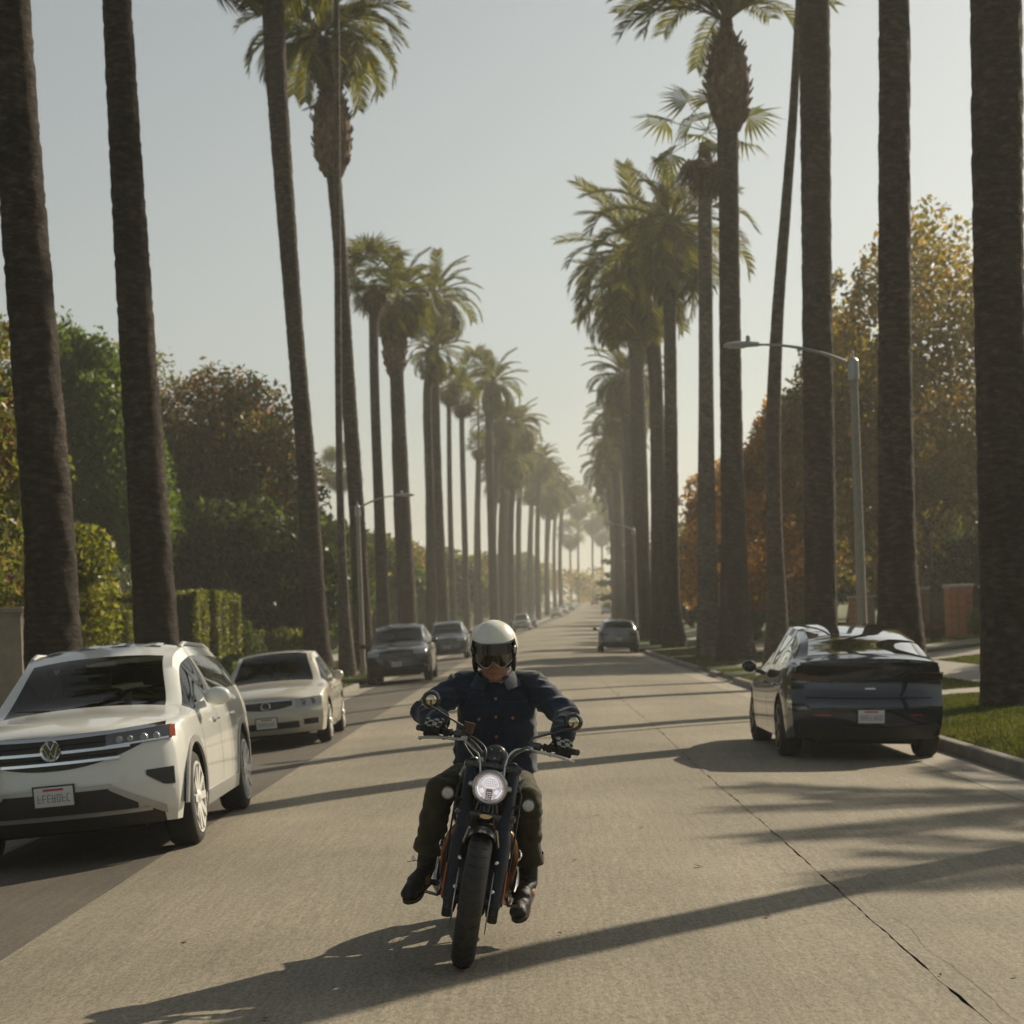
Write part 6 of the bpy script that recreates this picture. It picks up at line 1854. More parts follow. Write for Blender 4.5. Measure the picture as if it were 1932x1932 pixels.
# tank
rows = []
for t, y, w, h, z in ((0, .42, .06, .08, .895), (.1, .45, .135, .16, .895), (.3, .54, .172, .20, .90), (.55, .68, .168, .20, .905), (.8, .82, .12, .15, .895), (.95, .92, .06, .09, .87), (1, .95, .02, .03, .85)):
    rows.append([Vector((w * math.copysign(abs(math.cos(a)) ** .8, math.cos(a)), y, z + h * .5 * math.copysign(abs(math.sin(a)) ** .85, math.sin(a)))) for a in np.linspace(0, 2 * math.pi, 25)])
tk = MB().grid(rows).obj("fuel_tank", M_BKB, B, sharp=80, clean=True)
for sg in (1, -1):
    MB().tube([Vector((sg * (r_[3].x + .003 if sg > 0 else r_[3].x + .003), r_[3].y, r_[3].z)) for r_ in rows[1:6]], .0022, 5).obj("pinstripe", M_GOLD, tk)
MB().lathe([(.001, .018), (.028, .016), (.032, .004), (.032, -.01)], 20, (0, .62, .998)).obj("filler_cap", M_CHROME, tk)
# frame, radiator, engine
fr = MB()
for sg in (1, -1):
    fr.tube([(sg * .035, .30, .80), (sg * .075, .42, .62), (sg * .11, .50, .35), (sg * .13, .62, .22), (sg * .13, 1.0, .22), (sg * .12, 1.15, .42), (sg * .10, 1.22, .68)], .0165, 8)
    fr.tube([(sg * .035, .33, .93), (sg * .07, .60, .80), (sg * .09, 1.0, .74), (sg * .10, 1.35, .76)], .0155, 8)
    fr.tube([(sg * .12, 1.12, .36), (sg * .125, 1.50, .335)], .02, 8)
fr.obj("frame", M_BKB, B)
rad = MB().rbox((0, .445, .555), (.20, .035, .25), .012).obj("radiator", M_BKM, B)
for k in range(11):
    MB().box((0, .425, .455 + .02 * k), (.18, .006, .006)).obj("radiator_fin", M_UNDER, rad)
en = MB().rbox((0, .76, .36), (.30, .42, .27), .05)
en.rbox((0, .70, .60), (.25, .24, .24), .03)
en.rbox((0, .70, .74), (.27, .22, .08), .03)
eng = en.obj("engine", M_BKM, B)
for k in range(8):
    MB().rbox((0, .70, .50 + .026 * k), (.285, .275, .008), .003).obj("cooling_fin", M_BKM, eng)
for sg in (1, -1):
    MB().lathe([(.001, .05), (.06, .048), (.095, .035), (.11, .01), (.112, -.06)], 32, (sg * .165, .78, .36), Matrix.Rotation(sg * math.pi / 2, 3, 'Y')).obj("engine_cover", M_BKB, eng)
    MB().lathe([(.10, .02), (.113, .016), (.114, .0)], 32, (sg * .170, .78, .36), Matrix.Rotation(sg * math.pi / 2, 3, 'Y'), close=False).obj("cover_ring", M_STEELB, eng)
    for k in range(6):
        a = k * 1.047
        MB().lathe([(.001, .006), (.006, .005), (.007, 0)], 8, (sg * .19, .78 + .098 * math.sin(a), .36 + .098 * math.cos(a)), Matrix.Rotation(sg * math.pi / 2, 3, 'Y')).obj("cover_bolt", M_STEELB, eng)
    # exhaust header: out of the head, round and down, then back
    hd = catmull([(sg * .07, .60, .66), (sg * .11, .52, .655), (sg * .16, .49, .60), (sg * .182, .51, .51), (sg * .172, .58, .39), (sg * .155, .70, .28), (sg * .18, .85, .235)], 26)
    ex = MB().tube([Vector(p) for p in hd], .0215, 14).obj("exhaust_header", M_BRONZE, B)
    MB().tube([Vector(hd[1]), Vector(hd[3])], .030, 12).obj("header_clamp", M_STEELB, ex)
    MB().tube([(sg * .18, .84, .235), (sg * .19, .92, .245), (sg * .20, 1.0, .26), (sg * .205, 1.55, .33), (sg * .205, 1.58, .334)], [.024, .036, .045, .045, .030], 18).obj("silencer", M_BKB, ex)
    # chrome throttle-body cover behind the knee and heat shield
    MB().lathe([(.001, .03), (.035, .028), (.052, .012), (.055, -.03)], 24, (sg * .145, .80, .66), Matrix.Rotation(sg * math.pi / 2, 3, 'Y')).obj("intake_cover", M_STEELB, eng)
    MB().tube([(sg * .14, .56, .70), (sg * .165, .58, .735), (sg * .145, .62, .77)], .016, 8).obj("coil_cap", M_BKM, eng)
    MB().lathe([(.036, .02), (.043, .012), (.043, -.02), (.036, -.028)], 26, (sg * .178, .56, .52), Matrix.Rotation(R(60), 3, 'X'), close=False).obj("heat_ring", M_CHROME, ex)
    # pegs and pedals
    MB().tube([(sg * .13, .80, .285), (sg * .20, .80, .28), (sg * .32, .80, .285)], [.014, .016, .016], 8).obj("footpeg", M_RUBBER, B)
    MB().tube([(sg * .17, .80, .27), (sg * .19, .62, .245), (sg * .20, .56, .255), (sg * .255, .55, .262)], .0085, 7).obj("foot_lever", M_STEELB, B)
MB().lathe([(.001, .05), (.035, .045), (.048, .02), (.048, -.03)], 20, (0, .52, .36), RX).obj("oil_filter", M_STEELB, eng)
MB().tube([(-.15, .55, .26), (.15, .55, .26)], .018, 8).obj("lower_tube", M_BKB, B)
rows = []
for y, w, z in ((.93, .05, .80), (1.0, .11, .80), (1.15, .14, .785), (1.32, .15, .80), (1.42, .14, .835), (1.47, .08, .86)):
    rows.append([Vector((w * math.cos(a), y, z + .045 * math.sin(a))) for a in np.linspace(0, 2 * math.pi, 19)])
MB().grid(rows).obj("seat", M_LEATHER, B, sharp=80, clean=True)
rows = []
for a in np.linspace(-0.9, 1.5, 18):
    rows.append([Vector((.09 * math.sin(b), 1.50 + (0.36 + .012 * math.cos(b)) * math.sin(a), .335 + (0.36 + .012 * math.cos(b)) * math.cos(a))) for b in np.linspace(-1.4, 1.4, 9)])
MB().grid(rows).obj("rear_mudguard", M_BKB, B, sharp=180)
for sg in (1, -1):
    MB().tube([(sg * .11, 1.30, .76), (sg * .13, 1.52, .40)], .022, 10).obj("shock_absorber", M_BKM, B)
# ------------------------------------------------------------------ rider
DG = bpy.context.evaluated_depsgraph_get
def fuse(shapes, voxel, smooth=6, factor=0.5):
    """one continuous surface from overlapping solids"""
    mb = MB()
    for s_ in shapes: s_(mb)
    me = mb.mesh("tmp", None, smooth=False)
    o = link("tmp", me)
    rm = o.modifiers.new("r", 'REMESH'); rm.mode = 'VOXEL'; rm.voxel_size = voxel
    if smooth:
        sm = o.modifiers.new("s", 'SMOOTH'); sm.iterations = smooth; sm.factor = factor
    bpy.context.view_layer.update()
    dg = DG()
    out = bpy.data.meshes.new_from_object(o.evaluated_get(dg))
    bpy.data.objects.remove(o); bpy.data.meshes.remove(me)
    out.polygons.foreach_set("use_smooth", [True] * len(out.polygons))
    return out
def cap(a, b, ra, rb, n=16):
    """tapered capsule"""
    def f(mb):
        A, Bv = Vector(a), Vector(b); d = (Bv - A); L = d.length; d = d / L
        pts, rs = [], []
        for t in (-.96, -.8, -.5, -.2): pts.append(A + d * ra * t); rs.append(ra * math.sqrt(max(0.02, 1 - t * t)))
        m = 6
        for k in range(m + 1): pts.append(A.lerp(Bv, k / m)); rs.append(ra + (rb - ra) * k / m)
        for t in (.2, .5, .8, .96): pts.append(Bv + d * rb * t); rs.append(rb * math.sqrt(max(0.02, 1 - t * t)))
        mb.tube(pts, rs, n)
    return f
def ell(c, r, rot=None): return lambda mb: mb.ell(c, r, rot, 24, 16)
def wrinkle(me, amp, fn):
    """folds: push vertices along their normals"""
    nv = len(me.vertices)
    co = np.zeros(nv * 3); me.vertices.foreach_get("co", co); co = co.reshape(-1, 3)
    no = np.zeros(nv * 3); me.vertices.foreach_get("normal", no); no = no.reshape(-1, 3)
    d = np.array([fn(Vector(c)) for c in co])
    co += no * (d * amp)[:, None]
    me.vertices.foreach_set("co", co.ravel()); me.update()

Y0 = BIKE_D
PER = Vector((-0.24, Y0 + 1.1, Gxy(-0.24, Y0 + 1.1)))
person = empty("person", PER)
tag(person, "person in white helmet, dark denim jacket and olive trousers riding the motorcycle", "person")
def put(name, me, m, parent=None):
    """me is in world coordinates"""
    me.transform(Matrix.Translation(-PER)); me.name = name
    me.materials.clear(); me.materials.append(m)
    o = link(name, me, parent or person)
    return o
def W(x, d, z): return Vector((x, Y0 + d, z))
HEAD = W(-.203, .90, 1.566)
SH = {-1: W(-.392, 1.0, 1.362), 1: W(.002, 1.0, 1.345)}
EL = {-1: W(-.592, .84, 1.225), 1: W(.180, .84, 1.185)}
WR = {-1: W(-.500, .625, 1.185), 1: W(.150, .625, 1.085)}
HIP = {-1: W(-.325, 1.10, .86), 1: W(-.125, 1.10, .84)}
KN = {-1: W(-.515, .70, .815), 1: W(-.045, .70, .755)}
AN = {-1: W(-.612, .80, .385), 1: W(-.058, .80, .295)}
CHEST, NECK, PELV = W(-.197, 1.03, 1.22), W(-.20, 1.0, 1.43), W(-.225, 1.12, .89)
blocal = Matrix.Translation(bike.location) @ Matrix.Rotation(LEAN, 4, 'Y')
def BL(l, d, h): return blocal @ Vector((l, d, h))

# materials
def denim():
    t = NT("dark_denim"); v = t.coord()
    f = t.noise(v, 5.0, 5, 0.65); g = t.noise(v, 420.0, 2)
    base = t.ramp(f, [(0.3, (0.007, 0.013, 0.027)), (0.55, (0.013, 0.023, 0.045)), (0.75, (0.034, 0.050, 0.082))])
    base = t.mix(0.5, base, t.ramp(g, [(0.35, (0.6, 0.6, 0.6)), (0.65, (1.5, 1.5, 1.5))]), 'MULTIPLY')
    t.l(base, t.b.inputs["Base Color"]); t.b.inputs["Roughness"].default_value = 0.85
    t.b.inputs["Sheen Weight"].default_value = 0.25; t.b.inputs["Sheen Roughness"].default_value = 0.5
    t.b.inputs["Specular IOR Level"].default_value = 0.25
    t.bump(g, 0.25, 0.002)
    return t.m
def cloth(name, c, sheen=0.15):
    t = NT(name); v = t.coord()
    f = t.noise(v, 7.0, 5, 0.65); g = t.noise(v, 380.0, 2)
    base = t.ramp(f, [(0.3, tuple(x * .7 for x in c)), (0.7, tuple(x * 1.3 for x in c))])
    base = t.mix(0.4, base, t.ramp(g, [(0.35, (0.7, 0.7, 0.7)), (0.65, (1.35, 1.35, 1.35))]), 'MULTIPLY')
    t.l(base, t.b.inputs["Base Color"]); t.b.inputs["Roughness"].default_value = 0.9
    t.b.inputs["Sheen Weight"].default_value = sheen; t.b.inputs["Specular IOR Level"].default_value = 0.2
    t.bump(g, 0.2, 0.002)
    return t.m
M_DENIM, M_OLIVE = denim(), cloth("olive_drill", (0.046, 0.041, 0.021))
M_TEE = cloth("white_cotton", (0.55, 0.54, 0.50))
def skin():
    t = NT("skin"); v = t.coord()
    f = t.noise(v, 14.0, 4); s_ = t.noise(v, 260.0, 2)
    base = t.ramp(f, [(0.3, (0.36, 0.17, 0.11)), (0.7, (0.46, 0.24, 0.165))])
    base = t.mix(0.5, base, t.ramp(s_, [(0.42, (0.55, 0.5, 0.48)), (0.55, (1.05, 1.05, 1.05))]), 'MULTIPLY')
    t.l(base, t.b.inputs["Base Color"]); t.b.inputs["Roughness"].default_value = 0.5
    t.b.inputs["Subsurface Weight"].default_value = 0.15; t.b.inputs["Subsurface Radius"].default_value = (.01, .004, .002)
    t.bump(s_, 0.15, 0.002)
    return t.m
M_SKIN = skin()
M_BOOTL = mat("black_boot_leather", (0.016, 0.014, 0.012), 0.6, var=0.25, scale=16, bump=0.25, bscale=90)
M_SOLE = mat("brown_boot_sole", (0.06, 0.035, 0.02), 0.8, var=0.2, scale=20)

# body: one continuous figure under the clothes, with the face and the hands' wrists
HT = Matrix.Rotation(R(18), 3, 'X')               # head bowed a little towards the street
def H3(x, y, z): return HEAD + HT @ Vector((x, y, z))
hd_ = [ell(H3(0, .0, .0), (.074, .092, .105), HT), ell(H3(0, -.028, -.095), (.068, .072, .080), HT), ell(H3(0, -.060, -.145), (.042, .036, .034), HT), ell(H3(.040, -.035, -.125), (.030, .045, .035), HT), ell(H3(-.040, -.035, -.125), (.030, .045, .035), HT),
       cap(H3(0, -.088, -.015), H3(0, -.114, -.066), .011, .0165), ell(H3(.010, -.100, -.072), (.012, .012, .009)), ell(H3(-.010, -.100, -.072), (.012, .012, .009)),
       ell(H3(0, -.092, -.106), (.027, .014, .0065), HT), ell(H3(0, -.090, -.122), (.025, .014, .008), HT), ell(H3(.034, -.072, -.055), (.024, .022, .02)), ell(H3(-.034, -.072, -.055), (.024, .022, .02)),
       cap(H3(0, .02, -.10), NECK - Vector((0, 0, .03)), .058, .066), ell(H3(.076, .0, -.03), (.012, .022, .034)), ell(H3(-.076, .0, -.03), (.012, .022, .034))]
bd_ = [ell(CHEST, (.165, .105, .20)), ell(PELV, (.16, .12, .13)), cap(CHEST, PELV, .13, .13), cap(NECK + Vector((0, 0, -.03)), CHEST, .062, .11)]
for sg in (1, -1):
    bd_ += [cap(NECK + Vector((0, 0, -.07)), SH[sg], .042, .05), cap(SH[sg], EL[sg], .055, .042), cap(EL[sg], WR[sg], .040, .028), cap(PELV, HIP[sg], .11, .10), cap(HIP[sg], KN[sg], .085, .055), cap(KN[sg], AN[sg], .052, .038), cap(AN[sg], AN[sg] + Vector((0, -.06, -.05)), .036, .032)]
body = put("body", fuse(hd_ + bd_, .0055, 3), M_SKIN)
MB().tube([H3(x, -.104 + 5.5 * x * x, -.1145 - 1.2 * x * x) - PER for x in np.linspace(-.024, .024, 9)], [.0008] + [.0022] * 7 + [.0008], 6).obj("mouth", mat("lips", (0.16, 0.055, 0.045), 0.5, var=0.1), person)

# trousers
def leg_shapes(sg):
    hem = KN[sg].lerp(AN[sg], .80)
    return [cap(HIP[sg], KN[sg], .104, .073, 20), cap(KN[sg], hem, .074, .070, 20), cap(hem, hem.lerp(AN[sg], .08), .078, .078, 20)]
tr = fuse([ell(PELV, (.178, .15, .13)), cap(PELV, HIP[-1], .14, .115), cap(PELV, HIP[1], .14, .115)] + leg_shapes(1) + leg_shapes(-1), .009, 6)
def trf(c):
    return mnoise.noise(c * 9) * .8 + (abs(mnoise.noise((c.x * 6, c.y * 6, c.z * 17))) * 1.5) + .5 * mnoise.noise(c * 22)
wrinkle(tr, .009, trf)
# open the hems flat: clip below the cuffs
def clip_below(me, tests):
    bm = bmesh.new(); bm.from_mesh(me)
    for p, n, ctr, rad in tests:
        geom = [v for v in bm.verts if (v.co - ctr).length < rad]
        vs = set(geom)
        es = [e for e in bm.edges if e.verts[0] in vs and e.verts[1] in vs]; fs = [f for f in bm.faces if all(v in vs for v in f.verts)]
        bmesh.ops.bisect_plane(bm, geom=geom + es + fs, plane_co=p, plane_no=n, clear_outer=True)
    bm.to_mesh(me); bm.free()
hems = {}
for sg in (1, -1):
    ax = (AN[sg] - KN[sg]).normalized(); p = KN[sg].lerp(AN[sg], .76); hems[sg] = (p, ax)
clip_below(tr, [(hems[sg][0], hems[sg][1], AN[sg], .24) for sg in (1, -1)])
tro = put("trousers", tr, M_OLIVE)
for sg in (1, -1):
    p, ax = hems[sg]
    mb = MB().tube([p - PER - ax * .052, p - PER - ax * .03, p - PER, p - PER + ax * .006], [.082, .086, .087, .080], 28, caps=False)
    mb.tube([p - PER + ax * .006, p - PER - ax * .03], [.080, .076], 28, caps=False)
    cu = mb.mesh("turned_up_cuff", M_OLIVE, sharp=80)
    wrinkle(cu, .004, lambda c: mnoise.noise(c * 25))
    link("turned_up_cuff", cu, tro)
# belt seen at the hip
MB().tube([(.20 * math.cos(a) , .16 * math.sin(a) + 0.0, .0) + (PELV - PER) * 0 if False else tuple(Vector((.186 * math.cos(a), .150 * math.sin(a), -.015)) + PELV - PER) for a in np.linspace(0, 2 * math.pi, 40)], .014, 6, caps=False).obj("belt", mat("brown_belt", (0.14, 0.06, 0.025), 0.5, var=0.2), tro)

# boots
for sg, toe, heel, side in ((-1, W(-.690, .575, .268), W(-.620, .83, .33), Vector((-1, 0, .1))), (1, W(-.118, .575, .150), W(-.062, .83, .25), Vector((1, 0, 0)))):
    an = AN[sg]; top = AN[sg].lerp(KN[sg], .36)
    mid = heel.lerp(toe, .55)
    ft = fuse([cap(top, an, .054, .050), cap(an, heel + Vector((0, 0, .02)), .048, .042), cap(heel + Vector((0, 0, .03)), mid + Vector((0, 0, .035)), .042, .047), cap(mid + Vector((0, 0, .02)), toe + Vector((0, .035, .02)), .048, .042), ell(toe + Vector((0, .03, .012)), (.047, .05, .036)), cap(an + Vector((0, -.02, -.01)), mid + Vector((0, 0, .05)), .045, .035)], .006, 5)
    wrinkle(ft, .0035, lambda c: mnoise.noise(c * 28) + .6 * abs(mnoise.noise((c.x * 10, c.y * 40, c.z * 40))))
    bo = put("boot", ft, M_BOOTL)
    # welted sole
    fw = (toe - heel).normalized(); rt = fw.cross(Vector((0, 0, 1))).normalized(); upv = rt.cross(fw)
    ol = []
    for t, w in ((-.06, .018), (-.03, .034), (.05, .039), (.25, .035), (.45, .037), (.65, .046), (.85, .048), (.98, .040), (1.06, .022), (1.09, .004)):
        ol.append((t, w))
    L = (toe - heel).length
    ring = [heel + fw * (t * L) + rt * w for t, w in ol] + [heel + fw * (t * L) - rt * w for t, w in ol[::-1]]
    n = len(ring); mb = MB()
    lo = [q - upv * .034 - PER for q in ring]; hi_ = [q - upv * .014 - PER for q in ring]
    mb.add(lo + hi_, [tuple(range(n))[::-1], tuple(range(n, 2 * n))] + [(i, (i + 1) % n, n + (i + 1) % n, n + i) for i in range(n)])
    mb.obj("sole", M_SOLE, bo, sharp=50)
    lc = MB()
    for k in range(6):
        q = an.lerp(mid, .12 + .13 * k) + Vector((0, -.046 + .004 * k, .045 - .012 * k)) - PER
        lc.tube([q - rt * .022, q + Vector((0, -.006, .006)), q + rt * .022], .003, 5)
    if sg < 0:
        q = an - PER + Vector((-.05, -.03, .05))
        lc.tube([q + Vector((.03, 0, 0)), q, q + Vector((-.02, -.005, .012)), q + Vector((-.012, -.005, .026)), q + Vector((0, 0, .008))], .0022, 5)
        lc.tube([q, q + Vector((-.045, -.005, -.004))], .0022, 5)
    lc.obj("lace", M_CABLE, bo)
    # sock/ankle gap is covered by the shaft

# jacket
def arm(sg):
    cuff = EL[sg].lerp(WR[sg], .93)
    return [cap(SH[sg] + Vector((0, .01, -.01)), EL[sg], .080, .064, 20), cap(EL[sg], cuff, .064, .054, 20), ell(SH[sg] + Vector((-sg * .02, .01, .0)), (.078, .082, .072)), cap(NECK + Vector((sg * .05, .02, -.055)), SH[sg] + Vector((-sg * .01, .01, .015)), .062, .066)]
HEM = W(-.222, 1.06, .885)
jk = fuse([ell(CHEST + Vector((0, .0, .03)), (.212, .135, .18)), cap(CHEST + Vector((-.075, 0, .02)), HEM + Vector((-.088, 0, -.02)), .138, .142, 24), cap(CHEST + Vector((.075, 0, .02)), HEM + Vector((.088, 0, -.02)), .138, .142, 24), cap(NECK + Vector((0, .02, -.05)), CHEST, .09, .15)] + arm(1) + arm(-1), .0095, 6)
def jkf(c):
    arm_ = 1.0 if abs(c.x + .2) > .23 else .45
    d1 = 1 - abs(mnoise.noise((c.x * 7 + 3, c.y * 9, c.z * 15))) * 2.2
    d2 = 1 - abs(mnoise.noise((c.x * 15 + 9, c.y * 15, c.z * 26))) * 2.0
    return arm_ * (.9 * max(-.3, d1) + .35 * max(-.3, d2)) + .35 * mnoise.noise(c * 6)
wrinkle(jk, .014, jkf)
clip_below(jk, [(W(-.22, 1.0, .845), Vector((.10, 0, -1)).normalized(), HEM, .40)])
jme = jk.copy()
from mathutils.bvhtree import BVHTree
bmj = bmesh.new(); bmj.from_mesh(jk); BV = BVHTree.FromBMesh(bmj); bmj.free()
def onj(x, z, off=.004):
    """point on the jacket's front at world x, z"""
    h = BV.ray_cast(Vector((x, Y0 + .3, z)), Vector((0, 1, 0)))
    return (h[0] + Vector((0, -off, 0)) - PER) if h[0] is not None else None
jo = put("jacket", jk, M_DENIM)
def jpatch(name, poly_rows, off=.004, m=None, th=.004):
    rows = []
    for r_ in poly_rows:
        q = [onj(x, z, off) for x, z in r_]
        if any(p is None for p in q): return None
        rows.append(q)
    mb = MB().grid(rows)
    bk = [[p + Vector((0, th + .006, 0)) for p in r_] for r_ in rows]
    mb.grid([rows[0], bk[0]]); mb.grid([rows[-1], bk[-1]]); mb.grid([[r_[0] for r_ in rows], [r_[0] for r_ in bk]]); mb.grid([[r_[-1] for r_ in rows], [r_[-1] for r_ in bk]])
    return mb.obj(name, m or M_DENIM, jo, sharp=60)
M_COPPER = mat("copper_button", (0.42, 0.17, 0.07), 0.35, metal=0.9, var=0.1)
M_STITCH = mat("denim_stitch", (0.035, 0.035, 0.04), 0.8, var=0.1)
cxj = lambda z: -.207 + (z - 1.05) * .02
jpatch("button_placket", [[(cxj(z) - .020, z), (cxj(z), z), (cxj(z) + .020, z)] for z in np.linspace(1.375, .87, 26)], .0035)
for z in (1.285, 1.185, 1.075, .965, .895):
    q = onj(cxj(z), z, .009)
    if q is not None: MB().lathe([(.001, .004), (.006, .0038), (.0088, .001), (.0085, -.005)], 14, q, RX).obj("button", M_COPPER, jo)
for sg in (1, -1):
    xc_ = -.205 + sg * .092
    jpatch("pocket_flap", [[(xc_ + u * .058, 1.215), (xc_ + u * .058, 1.185 - .012 * (1 - abs(u)))] for u in np.linspace(-1, 1, 9)], .0045)
    jpatch("chest_pocket", [[(xc_ + u * .052, 1.18), (xc_ + u * .052, 1.13), (xc_ + u * .050, 1.06 - .014 * (1 - abs(u)))] for u in np.linspace(-1, 1, 9)], .002)
    q = onj(xc_, 1.176, .010)
    if q is not None: MB().lathe([(.001, .004), (.006, .0038), (.0088, .001), (.0085, -.005)], 14, q, RX).obj("button", M_COPPER, jo)
    # collar leaf: stands at the neck and folds out to a point
    rows = []
    for k in range(11):
        t = k / 10
        a = sg * (R(165) * (1 - t) + R(18) * t)          # from the nape round to the throat
        r_in = .066 + .006 * t
        c0 = NECK + Vector((0, -.005, .035 - .055 * t))
        inner = c0 + Vector((math.sin(a) * r_in, math.cos(math.pi - a) * r_in * .95 * 1.0, 0))
        out = Vector((math.sin(a), math.cos(math.pi - a), 0))
        fall = .045 + .035 * t
        rows.append([inner - Vector((0, 0, .045)), inner + Vector((0, 0, .0)), inner + out * .012 + Vector((0, 0, .010)), inner + out * .035 + Vector((0, 0, -.004)), inner + out * (.055 + .022 * t) + Vector((sg * .02 * t, -.012 * t, -fall))])
    rows = [[p - PER for p in r_] for r_ in rows]
    mb = MB().grid(rows); mb.grid([[p - Vector((0, -.003, .005)) for p in r_] for r_ in rows], flip=True)
    mb.grid([[r_[-1] for r_ in rows], [r_[-1] - Vector((0, -.003, .005)) for r_ in rows]]); mb.grid([rows[-1], [p - Vector((0, -.003, .005)) for p in rows[-1]]])
    cm_ = mb.mesh("collar", M_DENIM, sharp=70); wrinkle(cm_, .003, lambda c: mnoise.noise(c * 20)); link("collar", cm_, jo)
    # cuff band
    cu_ = EL[sg].lerp(WR[sg], .93) - PER; ax = (WR[sg] - EL[sg]).normalized()
    mb = MB().tube([cu_ - ax * .035, cu_ - ax * .03, cu_ + ax * .018, cu_ + ax * .022, cu_ + ax * .018], [.058, .062, .062, .058, .05], 26, caps=False)
    cm_ = mb.mesh("cuff", M_DENIM, sharp=70); wrinkle(cm_, .003, lambda c: mnoise.noise(c * 30)); link("cuff", cm_, jo)
    # sleeve-head and yoke seams
    rows = []
    for a in np.linspace(0, 2 * math.pi, 25):
        pass
for z, x0_, x1_ in ((1.265, -.37, -.24), (1.265, -.17, -.03)):
    pts = [onj(x, z + .012 * math.sin((x - x0_) * 20) * 0, .003) for x in np.linspace(x0_, x1_, 12)]
    pts = [p for p in pts if p is not None]
    if len(pts) > 3: MB().tube(pts, .0025, 5).obj("yoke_seam", M_STITCH, jo)
# white tee at the throat
MB().ell(NECK - PER + Vector((0, -.035, -.045)), (.062, .045, .05)).obj("t_shirt", M_TEE, person)

# gloves: palm, four curled fingers and a thumb closed round each grip
M_GLOVE = mat("black_knit_glove", (0.014, 0.014, 0.015), 0.8, var=0.2, scale=60, bump=0.3, bscale=300)
def checker_mat():
    t = NT("checker_glove"); v = t.coord((1, 1, 1))
    ck = t.n("ShaderNodeTexChecker"); ck.inputs["Scale"].default_value = 38.0
    ck.inputs["Color1"].default_value = (0.40, 0.39, 0.33, 1); ck.inputs["Color2"].default_value = (0.014, 0.014, 0.015, 1)
    t.l(v, ck.inputs["Vector"]); t.l(ck.outputs["Color"], t.b.inputs["Base Color"]); t.b.inputs["Roughness"].default_value = 0.8
    return t.m
M_CHECK = checker_mat()
for sg in (1, -1):
    a, b = BL(sg * .245, .532, 1.1105), BL(sg * .42, .590, 1.107)
    ax = (b - a).normalized(); c = a.lerp(b, .56)
    front = (Vector((0, -1, 0)) - ax * ax.dot(Vector((0, -1, 0)))).normalized(); upv = (Vector((0, 0, 1)) - ax * ax.z - front * front.z).normalized()
    def pol(s_, ang, r_): return c + ax * s_ + (front * math.cos(R(ang)) + upv * math.sin(R(ang))) * r_
    sh = []
    for k in range(4):
        s_ = (-.036 + .0235 * k)
        ln = (0.94, 1.0, .98, .84)[k if sg > 0 else 3 - k] if False else (.98, 1.0, .95, .84)[k]
        kn, p1, p2, p3 = pol(s_ * 1.05, 88, .050), pol(s_, 22, .046 * ln), pol(s_, -42, .040), pol(s_, -100, .031)
        sh += [cap(kn, p1, .0135, .0118, 10), cap(p1, p2, .0118, .0108, 10), cap(p2, p3, .0105, .0095, 10), cap(kn, pol(s_ * .8, 150, .062), .0145, .015, 10)]
    wv = WR[sg]
    pm = pol(0, 140, .066)
    sh += [cap(pol(-.03, 120, .058), pol(.03, 120, .058), .017, .017), cap(pm, wv, .034, .030), cap(pol(-.025, 150, .060), wv, .022, .026), cap(pol(.028, 150, .060), wv, .022, .026)]
    t0, t1, t2 = pol(-.048, 165, .046), pol(-.066, -150, .034), pol(-.062, -85, .034)
    sh += [cap(wv.lerp(pm, .6), t0, .02, .0155, 10), cap(t0, t1, .0145, .013, 10), cap(t1, t2, .013, .0115, 10)]
    gm = fuse(sh, .0042, 3, .4)
    # the chequered back panel: faces on the back of the hand
    o = put("glove", gm, M_GLOVE, person)
    gm.materials.append(M_CHECK)
    # own object frame aligned with the hand so that the squares lie square to the knuckles
    fr4 = Matrix((ax, upv.cross(ax).normalized(), upv)).transposed().to_4x4(); fr4.translation = c - PER
    gm.transform(fr4.inverted()); o.matrix_local = fr4
    ids = []
    for p in gm.polygons:
        q = p.center; n_ = p.normal
        on = q.z > .020 and n_.z > -.2 and -.058 < q.x < .062 and abs(n_.x) < .8
        ids.append(1 if on else 0)
    gm.polygons.foreach_set("material_index", ids)
    # knitted cuff
    d_ = (WR[sg] - EL[sg]).normalized(); q = WR[sg] - PER
    MB().tube([q - d_ * .03, q, q + d_ * .012], [.038, .037, .034], 20, caps=False).obj("glove_cuff", M_TEE if sg > 0 else M_GLOVE, person)

# helmet
M_HELM = mat("cream_helmet_shell", (0.80, 0.78, 0.68), 0.25, var=0.06, scale=12, coat=0.8)
M_LINER = mat("helmet_liner", (0.012, 0.012, 0.013), 0.9, var=0.2)
HR = (.128, .150, .138)
def shell(r, open_y, brim, low, thick=None):
    rows = []
    nu, nv = 72, 44
    V = [[Vector((r[0] * math.sin(th) * math.sin(ph), -r[1] * math.sin(th) * math.cos(ph), r[2] * math.cos(th))) for ph in np.linspace(0, 2 * math.pi, nu + 1)] for th in np.linspace(0.0, math.pi * .94, nv + 1)]
    mb = MB(); keep = []
    for j in range(nv):
        for k in range(nu):
            q = (V[j][k], V[j + 1][k], V[j + 1][k + 1], V[j][k + 1])
            m_ = (q[0] + q[1] + q[2] + q[3]) / 4
            if m_.y < open_y and m_.z < brim: continue
            if m_.z < low: continue
            mb.add(q, [(0, 1, 2, 3)])
    return mb
HC = HEAD + HT @ Vector((0, .012, .0))
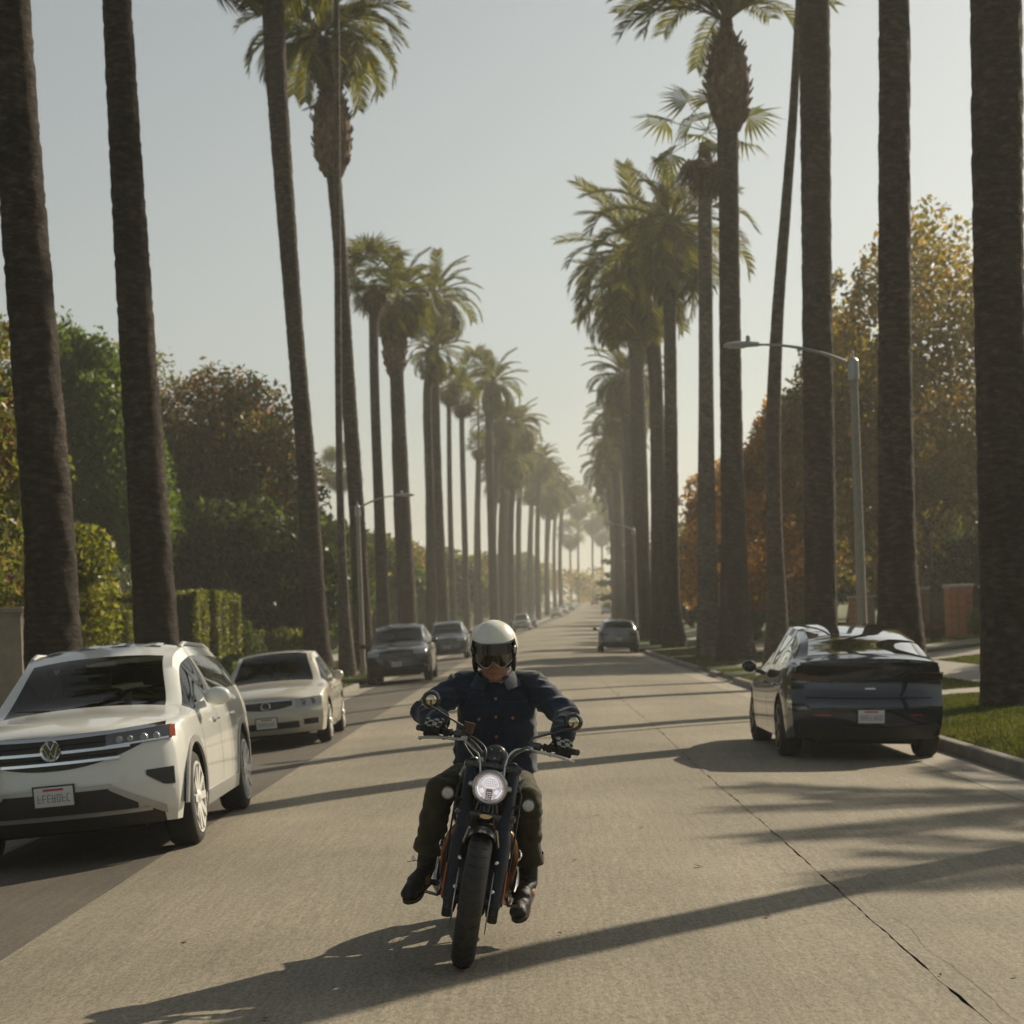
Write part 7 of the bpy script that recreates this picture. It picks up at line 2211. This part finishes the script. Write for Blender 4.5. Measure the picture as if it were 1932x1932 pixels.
def hput(mb, name, m, parent, sharp=60, solid=None):
    me = mb.mesh(name, m, sharp=sharp, clean=True)
    if solid:
        bm = bmesh.new(); bm.from_mesh(me); bmesh.ops.solidify(bm, geom=bm.faces[:], thickness=solid); bm.to_mesh(me); bm.free()
        me.polygons.foreach_set("use_smooth", [True] * len(me.polygons)); me.set_sharp_from_angle(angle=R(45))
    o = link(name, me, parent)
    o.matrix_local = Matrix.Translation(HC - PER) @ HT.to_4x4() if parent is person else Matrix.Identity(4)
    return o
helm = hput(shell(HR, -.045, .054, -.112), "helmet", M_HELM, person, solid=-.006)
hput(shell((.119, .139, .127), -.058, .046, -.122), "helmet_liner", M_LINER, helm, solid=-.012)
# ear/cheek pads closing the sides of the opening
for sg in (1, -1):
    hput(MB().ell((sg * .104, -.022, -.070), (.018, .045, .070)), "cheek_pad", M_LINER, helm)
    hput(MB().tube([(sg * .100, -.03, -.12), (sg * .072, -.05, -.165), (sg * .03, -.06, -.192)], .006, 6), "chin_strap", M_TEE if sg > 0 else M_LINER, helm)
# edge trim round the opening
tp = []
for z in np.linspace(-.112, .054, 10): tp.append(Vector((-(HR[0] + .001) * math.sqrt(max(0, 1 - (.045 / HR[1]) ** 2 - (z / HR[2]) ** 2)), -.045, z)))
for f_ in np.linspace(-1, 1, 21)[1:-1]:
    rr_ = math.sqrt(1 - (.054 / HR[2]) ** 2); a_ = f_ * math.acos(.045 / HR[1] / rr_)
    tp.append(Vector(((HR[0] + .001) * rr_ * math.sin(a_), -(HR[1] + .001) * rr_ * math.cos(a_), .054)))
tp += [Vector((-p.x, p.y, p.z)) for p in tp[:10][::-1]]
hput(MB().tube(tp, .0042, 6), "edge_trim", M_LINER, helm)
# goggles: tall dark frame band with a smoked amber lens below
M_GOGF = mat("goggle_frame_navy", (0.012, 0.018, 0.032), 0.16, var=0.05, coat=0.8)
M_GOGL = mat("smoked_amber_lens", (0.045, 0.025, 0.010), 0.06, var=0.2, scale=8, coat=1.0, spec=0.8)
def gog(z0f, z1f, rx, ry, xmax, nz=6, n=33, inset=0.0):
    rows = []
    for j in range(nz + 1):
        r_ = []
        for u in np.linspace(-1, 1, n):
            x = u * xmax; z = z0f(u) + (z1f(u) - z0f(u)) * j / nz
            y = -ry * math.sqrt(max(0.0, 1 - (x / rx) ** 2)) + inset * (j / nz)
            r_.append(Vector((x, y, z)))
        rows.append(r_)
    return rows
fr_ = gog(lambda u: .066 - .012 * u * u, lambda u: .002 - .006 * u * u, .125, .163, .100)
gg = MB().grid(fr_); gg.grid([[p + Vector((0, .016, 0)) for p in r_] for r_ in fr_], flip=True)
for r_ in (fr_[0], fr_[-1]): gg.grid([r_, [p + Vector((0, .016, 0)) for p in r_]])
goggles = hput(gg, "goggles", M_GOGF, helm, 50)
ls_ = gog(lambda u: .002 - .006 * u * u, lambda u: (-.076 + .036 * math.exp(-(u / .20) ** 2) + .022 * max(0, abs(u) - .62) / .38), .122, .159, .096, inset=.014)
hput(MB().grid(ls_), "lens", M_GOGL, goggles, 180)
hput(MB().tube([p + Vector((0, -.001, 0)) for p in ls_[-1]], .0024, 6), "lens_edge", M_STEELB, goggles)
for sg in (1, -1):
    k = -1 if sg > 0 else 0
    hput(MB().tube([r_[k] for r_ in ls_], .0024, 6), "lens_edge", M_STEELB, goggles)
    hput(MB().rbox((sg * .113, -.080, .008), (.012, .042, .040), .005), "strap_buckle", M_STEELB if sg > 0 else M_GOGF, goggles)
sr_ = []
for a_ in np.linspace(R(50), R(310), 40):
    q = lambda z, e: Vector(((HR[0] + e) * math.sqrt(1 - (z / HR[2]) ** 2) * math.sin(a_), -(HR[1] + e) * math.sqrt(1 - (z / HR[2]) ** 2) * math.cos(a_), z))
    sr_.append([q(.022, .004), q(.006, .005), q(-.012, .004)])
hput(MB().grid(sr_), "strap", M_LINER, goggles, 180)
